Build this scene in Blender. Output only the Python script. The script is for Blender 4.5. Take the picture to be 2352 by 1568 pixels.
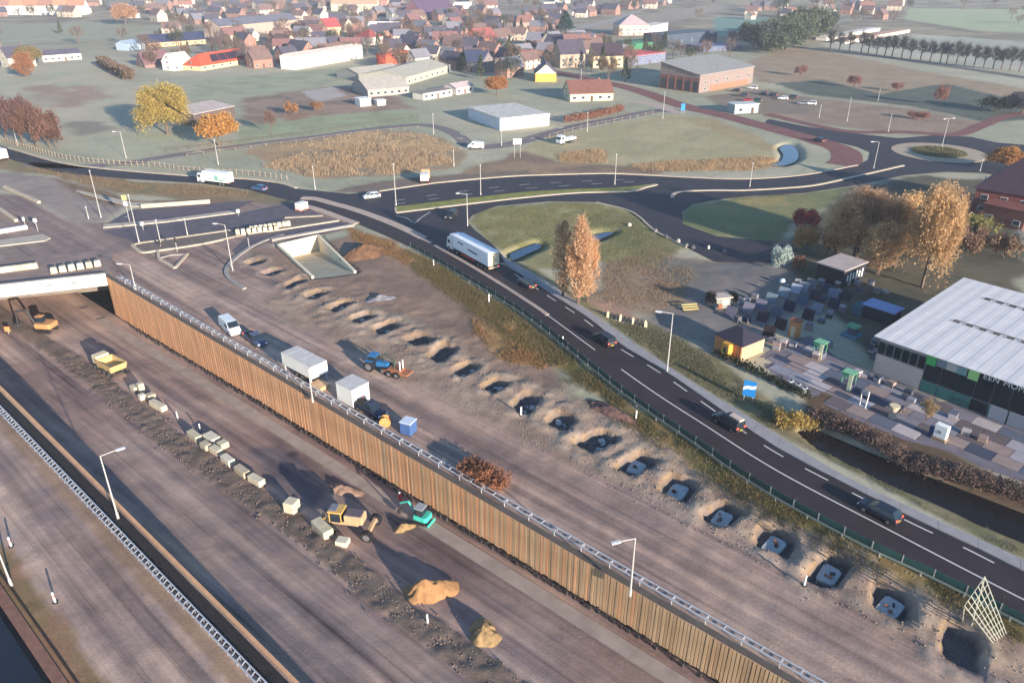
import bpy, bmesh, math, random
import numpy as np
from mathutils import Vector, Matrix
from mathutils.geometry import tessellate_polygon

# ------------------------------------------------------------------ camera, sky, sun, exposure
scene = bpy.context.scene
for o in list(bpy.data.objects): bpy.data.objects.remove(o)
H = 55.0                                  # height of the drone above the site, metres
PITCH = math.radians(26.7)
F, CX, CY = 1753.0, 1176.0, 784.25        # focal length / centre of the survey picture (2352 wide)
cam_d = bpy.data.cameras.new('camera'); cam = bpy.data.objects.new('camera', cam_d)
scene.collection.objects.link(cam); scene.camera = cam
cam_d.sensor_width = 36.0; cam_d.lens = F/2352*36.0
cam_d.clip_start = 0.5; cam_d.clip_end = 6000
cam.location = (0, 0, H); cam.rotation_euler = (math.radians(90)-PITCH, 0, 0)

SUN_EL, SUN_AZ = math.radians(12.8), math.radians(37.0)     # shadows fall 36 degrees left of straight ahead
sun_dir = Vector((-math.sin(SUN_AZ)*math.cos(SUN_EL), math.cos(SUN_AZ)*math.cos(SUN_EL), -math.sin(SUN_EL)))
sl = bpy.data.lights.new('sun', 'SUN'); sl.energy = 5.0; sl.angle = math.radians(0.6); sl.color = (1.0, 0.88, 0.74)
so = bpy.data.objects.new('sun', sl); scene.collection.objects.link(so)
so.rotation_euler = sun_dir.to_track_quat('-Z', 'Y').to_euler()
world = bpy.data.worlds.new('World'); scene.world = world; world.use_nodes = True
wn = world.node_tree.nodes; wn.clear()
sky = wn.new('ShaderNodeTexSky'); sky.sky_type = 'NISHITA'; sky.sun_disc = False
sky.sun_elevation = SUN_EL; sky.sun_rotation = math.pi - SUN_AZ
sky.air_density = 1.0; sky.dust_density = 0.0; sky.ozone_density = 3.5
bg = wn.new('ShaderNodeBackground'); bg.inputs[1].default_value = 0.12
wo = wn.new('ShaderNodeOutputWorld')
world.node_tree.links.new(sky.outputs[0], bg.inputs[0]); world.node_tree.links.new(bg.outputs[0], wo.inputs[0])
vs = scene.view_settings; vs.view_transform = 'Standard'; vs.look = 'None'; vs.gamma = 1.0
vs.exposure = 1.14; vs.use_curve_mapping = False
scene.cycles.max_bounces = 5; scene.cycles.diffuse_bounces = 2; scene.cycles.glossy_bounces = 2
scene.cycles.transparent_max_bounces = 8; scene.cycles.volume_bounces = 0

COL = scene.collection
rnd = random.Random(11)
nrg = np.random.default_rng(7)

# ------------------------------------------------------------------ survey helpers
def at(u, v, z=0.0):
    """world point at height z seen at (u, v) of the 2352 px wide survey picture"""
    x = (u-CX)/F; y = -(v-CY)/F
    d = (x, math.cos(PITCH)+y*math.sin(PITCH), -math.sin(PITCH)+y*math.cos(PITCH))
    t = (z-H)/d[2]
    return Vector((d[0]*t, d[1]*t, z))
def height_at(base, v):
    """height above z=0 of the point over base that is seen at row v"""
    lo, hi = -20.0, 80.0
    for _ in range(50):
        m = (lo+hi)/2; z = m-H
        fw = base[1]*math.cos(PITCH)-z*math.sin(PITCH); up = base[1]*math.sin(PITCH)+z*math.cos(PITCH)
        if CY-F*up/fw > v: lo = m
        else: hi = m
    return lo
K = 0.27344
OX = [0.0, 569.6, 1139.3, 1708.9]; OY = [0.0, 367.5, 735.0, 1102.5]
def T(c, r, x, y):                        # detail sheet column c, row r -> survey picture
    k = 0.29703 if r == 3 else K
    return (OX[c]+x*k, OY[r]+y*k)
def P(c, r, x, y, z=0.0): return at(*T(c, r, x, y), z)
A0 = math.radians(47.83)
US = Vector((-math.sin(A0), math.cos(A0), 0)); UT = Vector((math.cos(A0), math.sin(A0), 0))
def st(s, t, z=0.0):
    v = US*s+UT*t; return Vector((v.x, v.y, z))
def to_st(p): return (p[0]*US.x+p[1]*US.y, p[0]*UT.x+p[1]*UT.y)
RZ = math.atan2(US.y, US.x)               # heading of the cutting
def spline(pts, n=8):
    """Catmull-Rom through points"""
    pts = [Vector(p) for p in pts]
    if len(pts) < 3: return pts
    out = []
    q = [pts[0]*2-pts[1]]+pts+[pts[-1]*2-pts[-2]]
    for i in range(1, len(q)-2):
        for k in range(n):
            t = k/n
            out.append(0.5*((2*q[i])+(q[i+1]-q[i-1])*t+(2*q[i-1]-5*q[i]+4*q[i+1]-q[i+2])*t*t+(3*q[i]-q[i-1]-3*q[i+1]+q[i+2])*t**3))
    out.append(pts[-1]); return out
def resample(pts, step):
    out = [pts[0]]; acc = 0
    L = [0]
    for a, b in zip(pts, pts[1:]): L.append(L[-1]+(b-a).length)
    n = max(1, int(round(L[-1]/step)))
    j = 0; res = []
    for i in range(n+1):
        d = L[-1]*i/n
        while j < len(L)-2 and L[j+1] < d: j += 1
        f = (d-L[j])/max(1e-9, L[j+1]-L[j])
        res.append(pts[j].lerp(pts[j+1], min(1, max(0, f))))
    return res
def lin(c):
    c = c/255.0
    return c/12.92 if c <= 0.04045 else ((c+0.055)/1.055)**2.4
def C(r, g, b): return (lin(r), lin(g), lin(b))

# ------------------------------------------------------------------ materials
MATS = {}
def mat(name, col, rough=0.85, noise=0.0, scale=3.0, metal=0.0, spec=0.3, bump=0.0, stretch=None, trans=0.0, col2=None, emis=None, alpha=None):
    if name in MATS: return MATS[name]
    m = bpy.data.materials.new(name); m.use_nodes = True
    nt = m.node_tree; b = nt.nodes['Principled BSDF']
    b.inputs['Base Color'].default_value = (*col, 1); b.inputs['Roughness'].default_value = rough
    b.inputs['Metallic'].default_value = metal; b.inputs['Specular IOR Level'].default_value = spec
    if trans: b.inputs['Transmission Weight'].default_value = trans
    if alpha is not None: b.inputs['Alpha'].default_value = alpha
    if noise > 0 or col2:
        tc = nt.nodes.new('ShaderNodeNewGeometry') if stretch is None else nt.nodes.new('ShaderNodeTexCoord')
        n = nt.nodes.new('ShaderNodeTexNoise'); n.inputs['Scale'].default_value = scale; n.inputs['Detail'].default_value = 4
        if stretch is None: nt.links.new(tc.outputs['Position'], n.inputs['Vector'])
        else:
            mp = nt.nodes.new('ShaderNodeMapping'); mp.inputs['Scale'].default_value = stretch
            nt.links.new(tc.outputs['Object'], mp.inputs['Vector']); nt.links.new(mp.outputs[0], n.inputs['Vector'])
        r = nt.nodes.new('ShaderNodeMapRange'); r.inputs[1].default_value = 0.3; r.inputs[2].default_value = 0.7
        nt.links.new(n.outputs['Fac'], r.inputs[0])
        mx = nt.nodes.new('ShaderNodeMix'); mx.data_type = 'RGBA'
        c2 = col2 if col2 else tuple(min(1, c*(1+noise)) for c in col)
        c1 = col if col2 else tuple(c*(1-noise) for c in col)
        mx.inputs[6].default_value = (*c1, 1); mx.inputs[7].default_value = (*c2, 1)
        nt.links.new(r.outputs[0], mx.inputs[0]); nt.links.new(mx.outputs[2], b.inputs['Base Color'])
        if bump:
            bp = nt.nodes.new('ShaderNodeBump'); bp.inputs['Strength'].default_value = bump; bp.inputs['Distance'].default_value = 0.05
            nt.links.new(n.outputs['Fac'], bp.inputs['Height']); nt.links.new(bp.outputs[0], b.inputs['Normal'])
    if emis:
        b.inputs['Emission Color'].default_value = (*emis[:3], 1); b.inputs['Emission Strength'].default_value = emis[3]
    MATS[name] = m; return m
def vary(name, col, amt=0.25, rough=0.85, noise=0.15, scale=3.0, hue=0.0):
    """material whose colour shifts a little from object to object"""
    if name in MATS: return MATS[name]
    m = mat(name, col, rough, noise, scale); nt = m.node_tree; b = nt.nodes['Principled BSDF']
    oi = nt.nodes.new('ShaderNodeObjectInfo'); hs = nt.nodes.new('ShaderNodeHueSaturation')
    r = nt.nodes.new('ShaderNodeMapRange'); r.inputs[3].default_value = 1-amt; r.inputs[4].default_value = 1+amt
    nt.links.new(oi.outputs['Random'], r.inputs[0]); nt.links.new(r.outputs[0], hs.inputs['Value'])
    if hue:
        r2 = nt.nodes.new('ShaderNodeMapRange'); r2.inputs[3].default_value = 0.5-hue; r2.inputs[4].default_value = 0.5+hue
        nt.links.new(oi.outputs['Random'], r2.inputs[0]); nt.links.new(r2.outputs[0], hs.inputs['Hue'])
    src = b.inputs['Base Color'].links[0].from_socket if b.inputs['Base Color'].links else None
    if src: nt.links.new(src, hs.inputs['Color'])
    else: hs.inputs['Color'].default_value = (*col, 1)
    nt.links.new(hs.outputs[0], b.inputs['Base Color'])
    return m

# ------------------------------------------------------------------ object helpers
def tag(o, label=None, cat=None, group=None, kind=None):
    if label: o['label'] = label
    if cat: o['category'] = cat
    if group: o['group'] = group
    if kind: o['kind'] = kind
    return o
def thing(name, label, cat, loc=(0, 0, 0), rz=0.0, group=None):
    o = bpy.data.objects.new(name, None); COL.objects.link(o)
    o.empty_display_size = 0.3
    o.location = loc; o.rotation_euler = (0, 0, rz)
    return tag(o, label, cat, group)
def link(name, me, parent=None, loc=None, rz=None):
    o = bpy.data.objects.new(name, me); COL.objects.link(o)
    if parent: o.parent = parent
    if loc is not None: o.location = loc
    if rz is not None: o.rotation_euler = (0, 0, rz)
    return o
KIDS = {}
def copy_tree(o, parent=None):
    if o.name not in KIDS: KIDS[o.name] = list(o.children)
    c = o.copy(); COL.objects.link(c); c.parent = parent
    for ch in KIDS[o.name]: copy_tree(ch, c)
    return c
class MB:
    def __init__(self): self.v = []; self.f = []
    def add(self, vs, fs):
        n = len(self.v); self.v += [tuple(p) for p in vs]; self.f += [tuple(i+n for i in f) for f in fs]; return self
    def box(self, c, s, rz=0.0, taper=1.0):
        x, y, z = s[0]/2, s[1]/2, s[2]/2; cs, sn = math.cos(rz), math.sin(rz); vs = []
        for k, (dx, dy, dz) in enumerate([(-1,-1,-1),(1,-1,-1),(1,1,-1),(-1,1,-1),(-1,-1,1),(1,-1,1),(1,1,1),(-1,1,1)]):
            t = taper if dz > 0 else 1
            px, py = dx*x*t, dy*y*t
            vs.append((c[0]+px*cs-py*sn, c[1]+px*sn+py*cs, c[2]+dz*z))
        return self.add(vs, [(0,3,2,1),(4,5,6,7),(0,1,5,4),(1,2,6,5),(2,3,7,6),(3,0,4,7)])
    def tube(self, p, q, r, n=6, r2=None):
        p = Vector(p); q = Vector(q); d = (q-p)
        if d.length < 1e-6: return self
        d.normalize(); a = d.orthogonal().normalized(); b = d.cross(a); r2 = r if r2 is None else r2
        vs = [p+(a*math.cos(i*2*math.pi/n)+b*math.sin(i*2*math.pi/n))*r for i in range(n)]
        vs += [q+(a*math.cos(i*2*math.pi/n)+b*math.sin(i*2*math.pi/n))*r2 for i in range(n)]
        fs = [(i, (i+1) % n, n+(i+1) % n, n+i) for i in range(n)]+[tuple(range(n-1, -1, -1)), tuple(range(n, 2*n))]
        return self.add(vs, fs)
    def poly(self, pts, z0, z1):
        """prism over a plan outline"""
        pts = [Vector((p[0], p[1])) for p in pts]
        if sum(a.x*b.y-b.x*a.y for a, b in zip(pts, pts[1:]+pts[:1])) < 0: pts.reverse()
        n = len(pts); vs = [(p.x, p.y, z0) for p in pts]+[(p.x, p.y, z1) for p in pts]
        return self.add(vs, [tuple(range(n-1, -1, -1)), tuple(range(n, 2*n))]+[(i, (i+1) % n, n+(i+1) % n, n+i) for i in range(n)])
    def quad(self, a, b, c, d): return self.add([a, b, c, d], [(0, 1, 2, 3)])
    def loft(self, secs):
        """closed sections of equal length, capped"""
        n = len(secs[0]); vs = [p for s in secs for p in s]; fs = []
        for k in range(len(secs)-1):
            for i in range(n): fs.append((k*n+i, k*n+(i+1) % n, (k+1)*n+(i+1) % n, (k+1)*n+i))
        fs.append(tuple(range(n-1, -1, -1))); fs.append(tuple((len(secs)-1)*n+i for i in range(n)))
        return self.add(vs, fs)
    def gable(self, l, w, h0, h1, over=0.0, x0=0.0, y0=0.0):
        """ridge along x"""
        x, y = l/2+over, w/2+over
        e = (h1-h0)*over/(w/2) if w else 0
        return self.add([(x0-x, y0-y, h0-e), (x0+x, y0-y, h0-e), (x0+x, y0+y, h0-e), (x0-x, y0+y, h0-e), (x0-x, y0, h1), (x0+x, y0, h1)],
                        [(0,1,5,4), (2,3,4,5), (1,2,5), (3,0,4), (3,2,1,0)])
    def mesh(self, name, m=None, smooth=False):
        me = bpy.data.meshes.new(name); me.from_pydata(self.v, [], self.f); me.update()
        if m: me.materials.append(m)
        if smooth: me.polygons.foreach_set('use_smooth', [True]*len(me.polygons))
        return me
    def build(self, name, m=None, parent=None, loc=None, rz=None, smooth=False, bevel=0.0):
        o = link(name, self.mesh(name, m, smooth), parent, loc, rz)
        if bevel:
            md = o.modifiers.new('bevel', 'BEVEL'); md.width = bevel; md.segments = 1; md.limit_method = 'ANGLE'
        return o
def np_mesh(name, V, Fq, m=None, smooth=False):
    me = bpy.data.meshes.new(name); V = np.asarray(V, dtype=np.float32); Fq = np.asarray(Fq, dtype=np.int32)
    k = Fq.shape[1]
    me.vertices.add(len(V)); me.vertices.foreach_set('co', V.ravel())
    me.loops.add(Fq.size); me.loops.foreach_set('vertex_index', Fq.ravel())
    me.polygons.add(len(Fq)); me.polygons.foreach_set('loop_start', np.arange(0, Fq.size, k, dtype=np.int32))
    me.polygons.foreach_set('loop_total', np.full(len(Fq), k, dtype=np.int32))
    if smooth: me.polygons.foreach_set('use_smooth', np.ones(len(Fq), dtype=bool))
    me.update(calc_edges=True); me.validate()
    if m: me.materials.append(m)
    return me
def sheet(name, pts, z, m, thick=0.0, parent=None):
    """flat polygon (list of xy), optional thickness"""
    pts = [Vector((p[0], p[1], 0)) for p in pts]
    if sum(a.x*b.y-b.x*a.y for a, b in zip(pts, pts[1:]+pts[:1])) < 0: pts.reverse()
    tris = tessellate_polygon([pts]); n = len(pts)
    zs = z if hasattr(z, '__len__') else [z]*n
    v = [(p.x, p.y, zs[i]) for i, p in enumerate(pts)]; f = []
    for t in tris:
        a, b, c = (pts[i] for i in t)
        f.append(tuple(t) if (b-a).cross(c-a).z > 0 else tuple(reversed(t)))
    if thick:
        v += [(p.x, p.y, zs[i]-thick) for i, p in enumerate(pts)]
        f += [(i, n+i, n+(i+1) % n, (i+1) % n) for i in range(n)]
    me = bpy.data.meshes.new(name); me.from_pydata(v, [], f); me.update(); me.materials.append(m)
    o = link(name, me, parent)
    if not parent: o['kind'] = 'structure'
    return o
def ribbon(name, pts, w, z, m, thick=0.0, kind='structure', parent=None, zs=None):
    """strip of width w (or (left,right) offsets) along a polyline"""
    a, b = (w/2, -w/2) if not hasattr(w, '__len__') else w
    v = []; n = len(pts)
    for i, p in enumerate(pts):
        d = (pts[min(i+1, n-1)]-pts[max(i-1, 0)]); d.z = 0; d.normalize(); nn = Vector((-d.y, d.x, 0))
        zz = zs[i] if zs else z
        v += [(p.x+nn.x*a, p.y+nn.y*a, zz), (p.x+nn.x*b, p.y+nn.y*b, zz)]
    if thick:
        k = len(v); v += [(x, y, zz-thick) for x, y, zz in v]
    f = [(2*i, 2*i+1, 2*i+3, 2*i+2) for i in range(n-1)]
    if thick:
        f += [(k+2*i, 2*i, 2*i+2, k+2*i+2) for i in range(n-1)]+[(2*i+1, k+2*i+1, k+2*i+3, 2*i+3) for i in range(n-1)]
        f += [(1, 0, k, k+1), (2*n-2, 2*n-1, k+2*n-1, k+2*n-2)]
    me = bpy.data.meshes.new(name); me.from_pydata(v, [], f); me.update(); me.materials.append(m)
    o = link(name, me, parent)
    if kind and not parent: o['kind'] = kind
    return o
ORD = ['zero','first','second','third','fourth','fifth','sixth','seventh','eighth','ninth','tenth','eleventh','twelfth','thirteenth','fourteenth','fifteenth','sixteenth','seventeenth','eighteenth','nineteenth','twentieth']
TENS = {2:'twent',3:'thirt',4:'fort',5:'fift',6:'sixt',7:'sevent',8:'eight',9:'ninet'}
def nth(i):
    if i <= 20: return ORD[i]
    if i >= 100: return 'hundred-and-'+nth(i-100) if i > 100 else 'hundredth'
    t, u = divmod(i, 10); return TENS[t]+('ieth' if u == 0 else 'y-'+ORD[u])
def world_loc(o):
    p = o.location
    return p
def order_labels(objs, text, key=None):
    """text has {n}; objects are counted as they stand in the picture from the left"""
    def screen(o):
        p = o.location; z = p.z-H
        return p.x/(p.y*math.cos(PITCH)-z*math.sin(PITCH))
    for i, o in enumerate(sorted(objs, key=key or screen)): o['label'] = text.format(n=nth(i+1))

# numpy value noise
def _hash(ix, iy, seed):
    h = (ix.astype(np.int64)*374761393+iy.astype(np.int64)*668265263+seed*974634777) & 0x7fffffff
    h = ((h ^ (h >> 13))*1274126177) & 0x7fffffff
    return ((h ^ (h >> 16)) & 0xffff)/65535.0
def vnoise(x, y, seed=0):
    ix = np.floor(x); iy = np.floor(y); fx = x-ix; fy = y-iy
    fx = fx*fx*(3-2*fx); fy = fy*fy*(3-2*fy)
    a = _hash(ix, iy, seed); b = _hash(ix+1, iy, seed); c = _hash(ix, iy+1, seed); d = _hash(ix+1, iy+1, seed)
    return a*(1-fx)*(1-fy)+b*fx*(1-fy)+c*(1-fx)*fy+d*fx*fy
def fbm(x, y, seed=0, oct=4):
    s = 0; a = 0.5
    for i in range(oct): s = s+a*vnoise(x*2**i, y*2**i, seed+i*17); a *= 0.5
    return s/(1-0.5**oct)
def poly_dist(X, Y, poly):
    """signed distance to polygon, positive inside"""
    n = len(poly); d2 = np.full(X.shape, 1e18); ins = np.zeros(X.shape, bool)
    for i in range(n):
        ax, ay = poly[i][0], poly[i][1]; bx, by = poly[(i+1) % n][0], poly[(i+1) % n][1]
        ex, ey = bx-ax, by-ay; L = ex*ex+ey*ey+1e-12
        t = np.clip(((X-ax)*ex+(Y-ay)*ey)/L, 0, 1)
        d2 = np.minimum(d2, (X-ax-t*ex)**2+(Y-ay-t*ey)**2)
        c = ((ay > Y) != (by > Y)) & (X < (bx-ax)*(Y-ay)/(by-ay+1e-12)+ax)
        ins ^= c
    d = np.sqrt(d2); return np.where(ins, d, -d)

# ------------------------------------------------------------------ road lines (survey picture -> world)
T_L, T_R, T_C = 21.15, 49.05, 7.95        # cutting: left wall, right wall; canal edge on the far left
S_END = 160.0
def road_z(u): return 0.06+0.44*min(1.0, max(0.0, (u-950)/350.0))
def line(pts, zf=None): return [at(u, v, zf(u) if zf else 0.0) for u, v in pts]
BAR = [(687,469),(750,489),(816,512),(925,559),(1034,619),(1116,668),(1221,735),(1331,822.5),(1448,915.5),(1590.5,1014),(1741,1118),(1976,1248),(2154,1331),(2344.5,1429),(2560,1535)]
KERB = [(700,446),(810,476),(900,512),(980,550),(1060,588),(1120,600),(1166.6,613.6),(1276,682),(1358,735),(1423.7,789.7),(1527.6,852.6),(1659,943),(1779,1025),(1936,1108),(2095,1188.6),(2223,1248),(2341.6,1307.5),(2560,1412)]
OUTER = [(1150,588),(1180,604),(1285,668),(1380,735),(1549.5,852.6),(1660,922),(1782,997.5),(1923,1102.5-17),(2125,1182.7),(2344.5,1283.7),(2560,1385)]
CENTRE = [(999,564),(1100,622),(1213,693),(1273,735),(1467.4,877),(1618,975.6),(1782.5,1079.5),(2044.5,1218),(2344.5,1373),(2560,1478)]
bar = spline(line(BAR, road_z), 6); kerb = spline(line(KERB, road_z), 6)
outer = spline(line(OUTER, road_z), 6); centre = spline(line(CENTRE, road_z), 6)
JUNC = [(0,334),(22,342),(137,374.6),(246,390),(437.5,406),(570,413),(643,422),(680,434),(724,438),(800,446),(870,441),(999,422),(1139,409),(1213,404.5),(1385,400),(1577,408),(1709,412),(1845.6,403),(1968.7,381),(1996,367.5),
        (2000,350),(1968,337),(1900,322),(1830,305),(1757,283),(1766,274),(1850,291),(1955,306),(2064,318),(2150,311),(2230,315),(2290,328),(2352,333),(2450,345),(2450,425),(2352,412),(2260,398),(2174,395),(2078,403),(1955,427.7),(1845.6,444),(1709,452),(1640,460),(1590,469),(1566,488),(1568.6,515),(1645,542.5),(1782,556),(1830,575),(1780,600),(1700,604),(1645,602),
        (1577,567),(1506,531.6),(1486.6,515),(1440,482),(1372,464.6),(1262,463),(1139,474),(1085,495),(1073,509),(1090,528),(1130,560),(1166,600),(1120,606),(1000,568),(900,520),(800,482),(687,466),(640,455),(574,437),(465,422),(301,412),(137,398),(27,368),(0,356)]
junc = line(JUNC)
# ------------------------------------------------------------------ terrain: one sheet with real relief; the land cover is its colour
def grow(a, b, d0, g):
    out = [a]; d = d0
    while out[-1]+d < b: out.append(out[-1]+d); d *= g
    out.append(b); return out
s_lines = [-x for x in grow(5.0, 420.0, 1.2, 1.09)[::-1]]+list(np.arange(-4.6, 125, 0.45))+grow(125.2, 2600, 0.6, 1.0135)
t_lines = [T_C]+list(np.arange(8.5, 21, 0.6))+[T_L]+[T_R]+list(np.arange(49.4, 82, 0.42))+list(np.arange(82.2, 150, 0.7))+grow(150.3, 2600, 0.75, 1.0135)
s_lines = np.unique(np.array(s_lines+[S_END])); t_lines = np.array(t_lines)
SS, TT = np.meshgrid(s_lines, t_lines, indexing='ij')
GX = SS*US.x+TT*UT.x; GY = SS*US.y+TT*UT.y; GZ = np.zeros_like(GX)
GC = np.zeros(GX.shape+(3,)); STR = np.zeros_like(GX); GRA = np.full_like(GX, 0.55)
def smooth01(x): x = np.clip(x, 0, 1); return x*x*(3-2*x)
def sub(poly, pad):
    xs = [p[0] for p in poly]; ys = [p[1] for p in poly]
    m = (GX > min(xs)-pad) & (GX < max(xs)+pad) & (GY > min(ys)-pad) & (GY < max(ys)+pad)
    return np.nonzero(m)
def ov(pts, z=0.0): return [at(u, v, z) for u, v in pts]
def paint(poly, col, feather=2.0, wob=2.0, wscale=0.12, amt=1.0, streak=None, grain=None, col2=None, nscale=0.15):
    I = sub(poly, feather+wob+2)
    if len(I[0]) == 0: return
    X, Y = GX[I], GY[I]
    d = poly_dist(X, Y, poly)+(fbm(X*wscale, Y*wscale, 5, 3)-0.5)*2*wob
    w = smooth01(d/feather+0.5)*amt
    c = np.array(col)[None, :]*np.ones((len(X), 1))
    if col2 is not None:
        k = smooth01((fbm(X*nscale, Y*nscale, 31, 4)-0.35)/0.3)[:, None]; c = c*(1-k)+np.array(col2)[None, :]*k
    GC[I] = GC[I]*(1-w[:, None])+c*w[:, None]
    if streak is not None: STR[I] = STR[I]*(1-w)+streak*w
    if grain is not None: GRA[I] = GRA[I]*(1-w)+grain*w
def lift(poly, z, feather, mode='set'):
    I = sub(poly, feather+2)
    if len(I[0]) == 0: return
    d = poly_dist(GX[I], GY[I], poly); w = smooth01(1+d/feather) if mode == 'set' else smooth01(d/feather)
    GZ[I] = GZ[I]*(1-w)+z*w
def rect_st(s0, s1, t0, t1): return [st(s0, t0), st(s1, t0), st(s1, t1), st(s0, t1)]

# base: frosted grass
k = smooth01((fbm(GX*0.02, GY*0.02, 3, 5)-0.3)/0.4)[..., None]
GC[:] = np.array(C(156,154,130))*(1-k)+np.array(C(174,167,144))*k
far = smooth01((GY-430)/250)[..., None]
kv = smooth01((fbm(GX*0.05, GY*0.05, 8, 4)-0.3)/0.4)[..., None]
GC[:] = GC*(1-far)+far*(np.array(C(122,112,96))*(1-kv)+np.array(C(156,144,120))*kv)
pm = lambda pts, c, f=3, w=3, **k: paint(ov(pts), C(*c), f, w, **k)
# fields on the left and middle
pm([(0,185),(200,138),(290,165),(335,255),(450,300),(640,316),(380,352),(280,362),(0,320)], (164,163,138), 6, 5, col2=C(176,166,142), nscale=0.05)
for pts, c in [([(60,205),(120,190),(200,230),(190,250),(110,235)], (150,120,104)), ([(150,190),(215,200),(240,225),(180,215)], (152,120,108)), ([(165,285),(240,280),(260,305),(180,305)], (118,112,104)),
               ([(30,235),(120,215),(140,235),(60,250)], (158,146,126))]:
    pm(pts, c, 8, 8, amt=0.75, wscale=0.08)
pm([(-80,62),(200,50),(420,66),(330,88),(0,104),(-80,110)], (150,148,124), 10, 10)
pm([(440,190),(660,165),(840,150),(835,178),(700,205),(450,228)], (158,160,132), 5, 4, col2=C(146,148,124))
pm([(540,290),(760,262),(930,248),(985,284),(830,300),(600,318),(545,330)], (154,158,126), 4, 3, col2=C(144,148,118))
pm([(560,228),(740,200),(850,200),(960,250),(800,262),(640,272),(560,292)], (150,128,112), 5, 5, col2=C(130,112,98))
pm([(690,210),(770,200),(795,222),(730,236)], (172,162,156), 2, 2)
pm([(640,262),(700,258),(720,272),(660,280)], (146,118,96), 3, 3)
# reed land
pm([(560,352),(660,320),(830,300),(950,300),(1030,325),(1080,348),(1045,384),(900,404),(700,410)], (166,138,104), 3, 4, col2=C(148,130,106), nscale=0.12, grain=0.7)
pm([(690,352),(830,338),(850,358),(720,372)], (112,112,100), 3, 3, amt=0.8)
pm([(1180,352),(1262,310),(1540,262),(1625,274),(1760,330),(1795,362),(1740,386),(1480,386),(1290,374)], (160,150,116), 4, 4, col2=C(172,158,124), nscale=0.06)
pm([(1560,270),(1640,272),(1760,322),(1800,345),(1770,352),(1700,325)], (160,144,110), 3, 3)
pm([(1270,352),(1385,342),(1395,374),(1285,378)], (170,138,98), 3, 3, grain=0.7)
pm([(1440,378),(1560,368),(1780,360),(1800,376),(1740,392),(1480,396)], (174,140,98), 3, 3, grain=0.7)
pm([(1200,350),(1290,372),(1480,385),(1560,388),(1500,402),(1200,404),(1040,412),(1080,380)], (128,108,92), 3, 3, col2=C(146,124,100), grain=0.6)
pm([(760,440),(880,415),(1060,400),(1210,392),(1210,404),(1000,421),(870,440)], (120,106,96), 3, 3)
# far right fields
pm([(1715,140),(1830,108),(1900,120),(2100,160),(2360,205),(2560,250),(2560,300),(2352,238),(2180,196),(2020,218),(1880,195),(1740,190)], (160,138,114), 4, 3, col2=C(150,132,108))
pm([(1780,192),(1890,184),(2025,216),(2175,192),(2352,236),(2560,300),(2560,320),(2352,275),(2270,282),(2100,246),(1850,218)], (92,98,88), 3, 1.5, col2=C(84,92,84))  # cast shade over this pasture, painted into its darker ground colour
pm([(1700,215),(1850,222),(2100,250),(2270,286),(2200,308),(2050,308),(1760,268)], (150,130,112), 4, 3, col2=C(140,122,104))
pm([(1890,98),(2100,78),(2360,98),(2560,130),(2560,220),(2360,168),(2150,140),(1900,114)], (176,172,154), 4, 3, col2=C(164,164,146), nscale=0.03)
pm([(2085,20),(2560,24),(2560,90),(2352,76),(2240,70),(2080,46)], (160,168,132), 6, 2)
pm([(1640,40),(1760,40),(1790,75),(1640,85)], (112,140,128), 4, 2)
pm([(1430,85),(1640,82),(1700,110),(1560,115),(1420,110)], (138,140,110), 4, 3)
pm([(1300,60),(1640,10),(1680,18),(1420,80)], (152,140,124), 8, 5)
pm([(1610,222),(1760,205),(1900,235),(1870,262),(1700,262)], (132,118,104), 4, 3)
# centre: grass oval, mud, garden yard, verges
pm([(1075,508),(1110,482),(1262,464),(1372,465),(1440,484),(1487,517),(1577,569),(1500,625),(1380,606),(1230,615),(1160,585)], (132,128,88), 2, 2, col2=C(146,138,100), nscale=0.3, grain=0.6)
pm([(1360,500),(1440,490),(1500,530),(1577,570),(1520,600),(1400,570)], (112,114,82), 4, 4, col2=C(128,120,90), grain=0.6)
pm([(1375,605),(1500,565),(1640,605),(1720,640),(1620,735),(1480,722),(1350,705),(1340,640)], (138,116,94), 4, 4, col2=C(152,130,108), nscale=0.3, grain=0.6)
pm([(1490,575),(1640,606),(1760,600),(1800,640),(1700,690),(1520,640)], (112,108,100), 4, 3)
pm([(1640,560),(1830,560),(1900,640),(1880,700),(1640,815),(1480,745),(1600,650),(1700,600)], (112,108,108), 4, 4, col2=C(122,114,110), amt=0.85)
pm([(1190,606),(1380,735),(1550,853),(1782,998),(2344,1284),(2560,1385),(2560,1330),(2344,1235),(1990,1070),(1850,975),(1640,818),(1480,738),(1360,690),(1240,625)], (112,108,78), 1.5, 1, col2=C(132,120,92), nscale=0.4, grain=0.7)
pm([(1360,692),(1420,700),(1560,800),(1550,812),(1420,740)], (160,130,110), 1.5, 1)
pm([(1590,469),(1709,454),(1955,430),(1910,470),(1820,520),(1782,556),(1645,542),(1568,515),(1566,488)], (112,116,80), 2, 2, col2=C(128,126,88), grain=0.6)
pm([(1700,455),(1800,450),(1810,470),(1700,472)], (150,136,92), 2, 2, amt=0.8)
pm([(2080,405),(2352,415),(2352,800),(2000,800),(1820,640),(1830,520),(1960,432)], (82,82,68), 4, 4, col2=C(98,92,76))
pm([(1855,880),(2352,1120),(2560,1220),(2560,1260),(2352,1180),(2100,1060),(1840,960)], (96,78,62), 1.5, 1)
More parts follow.
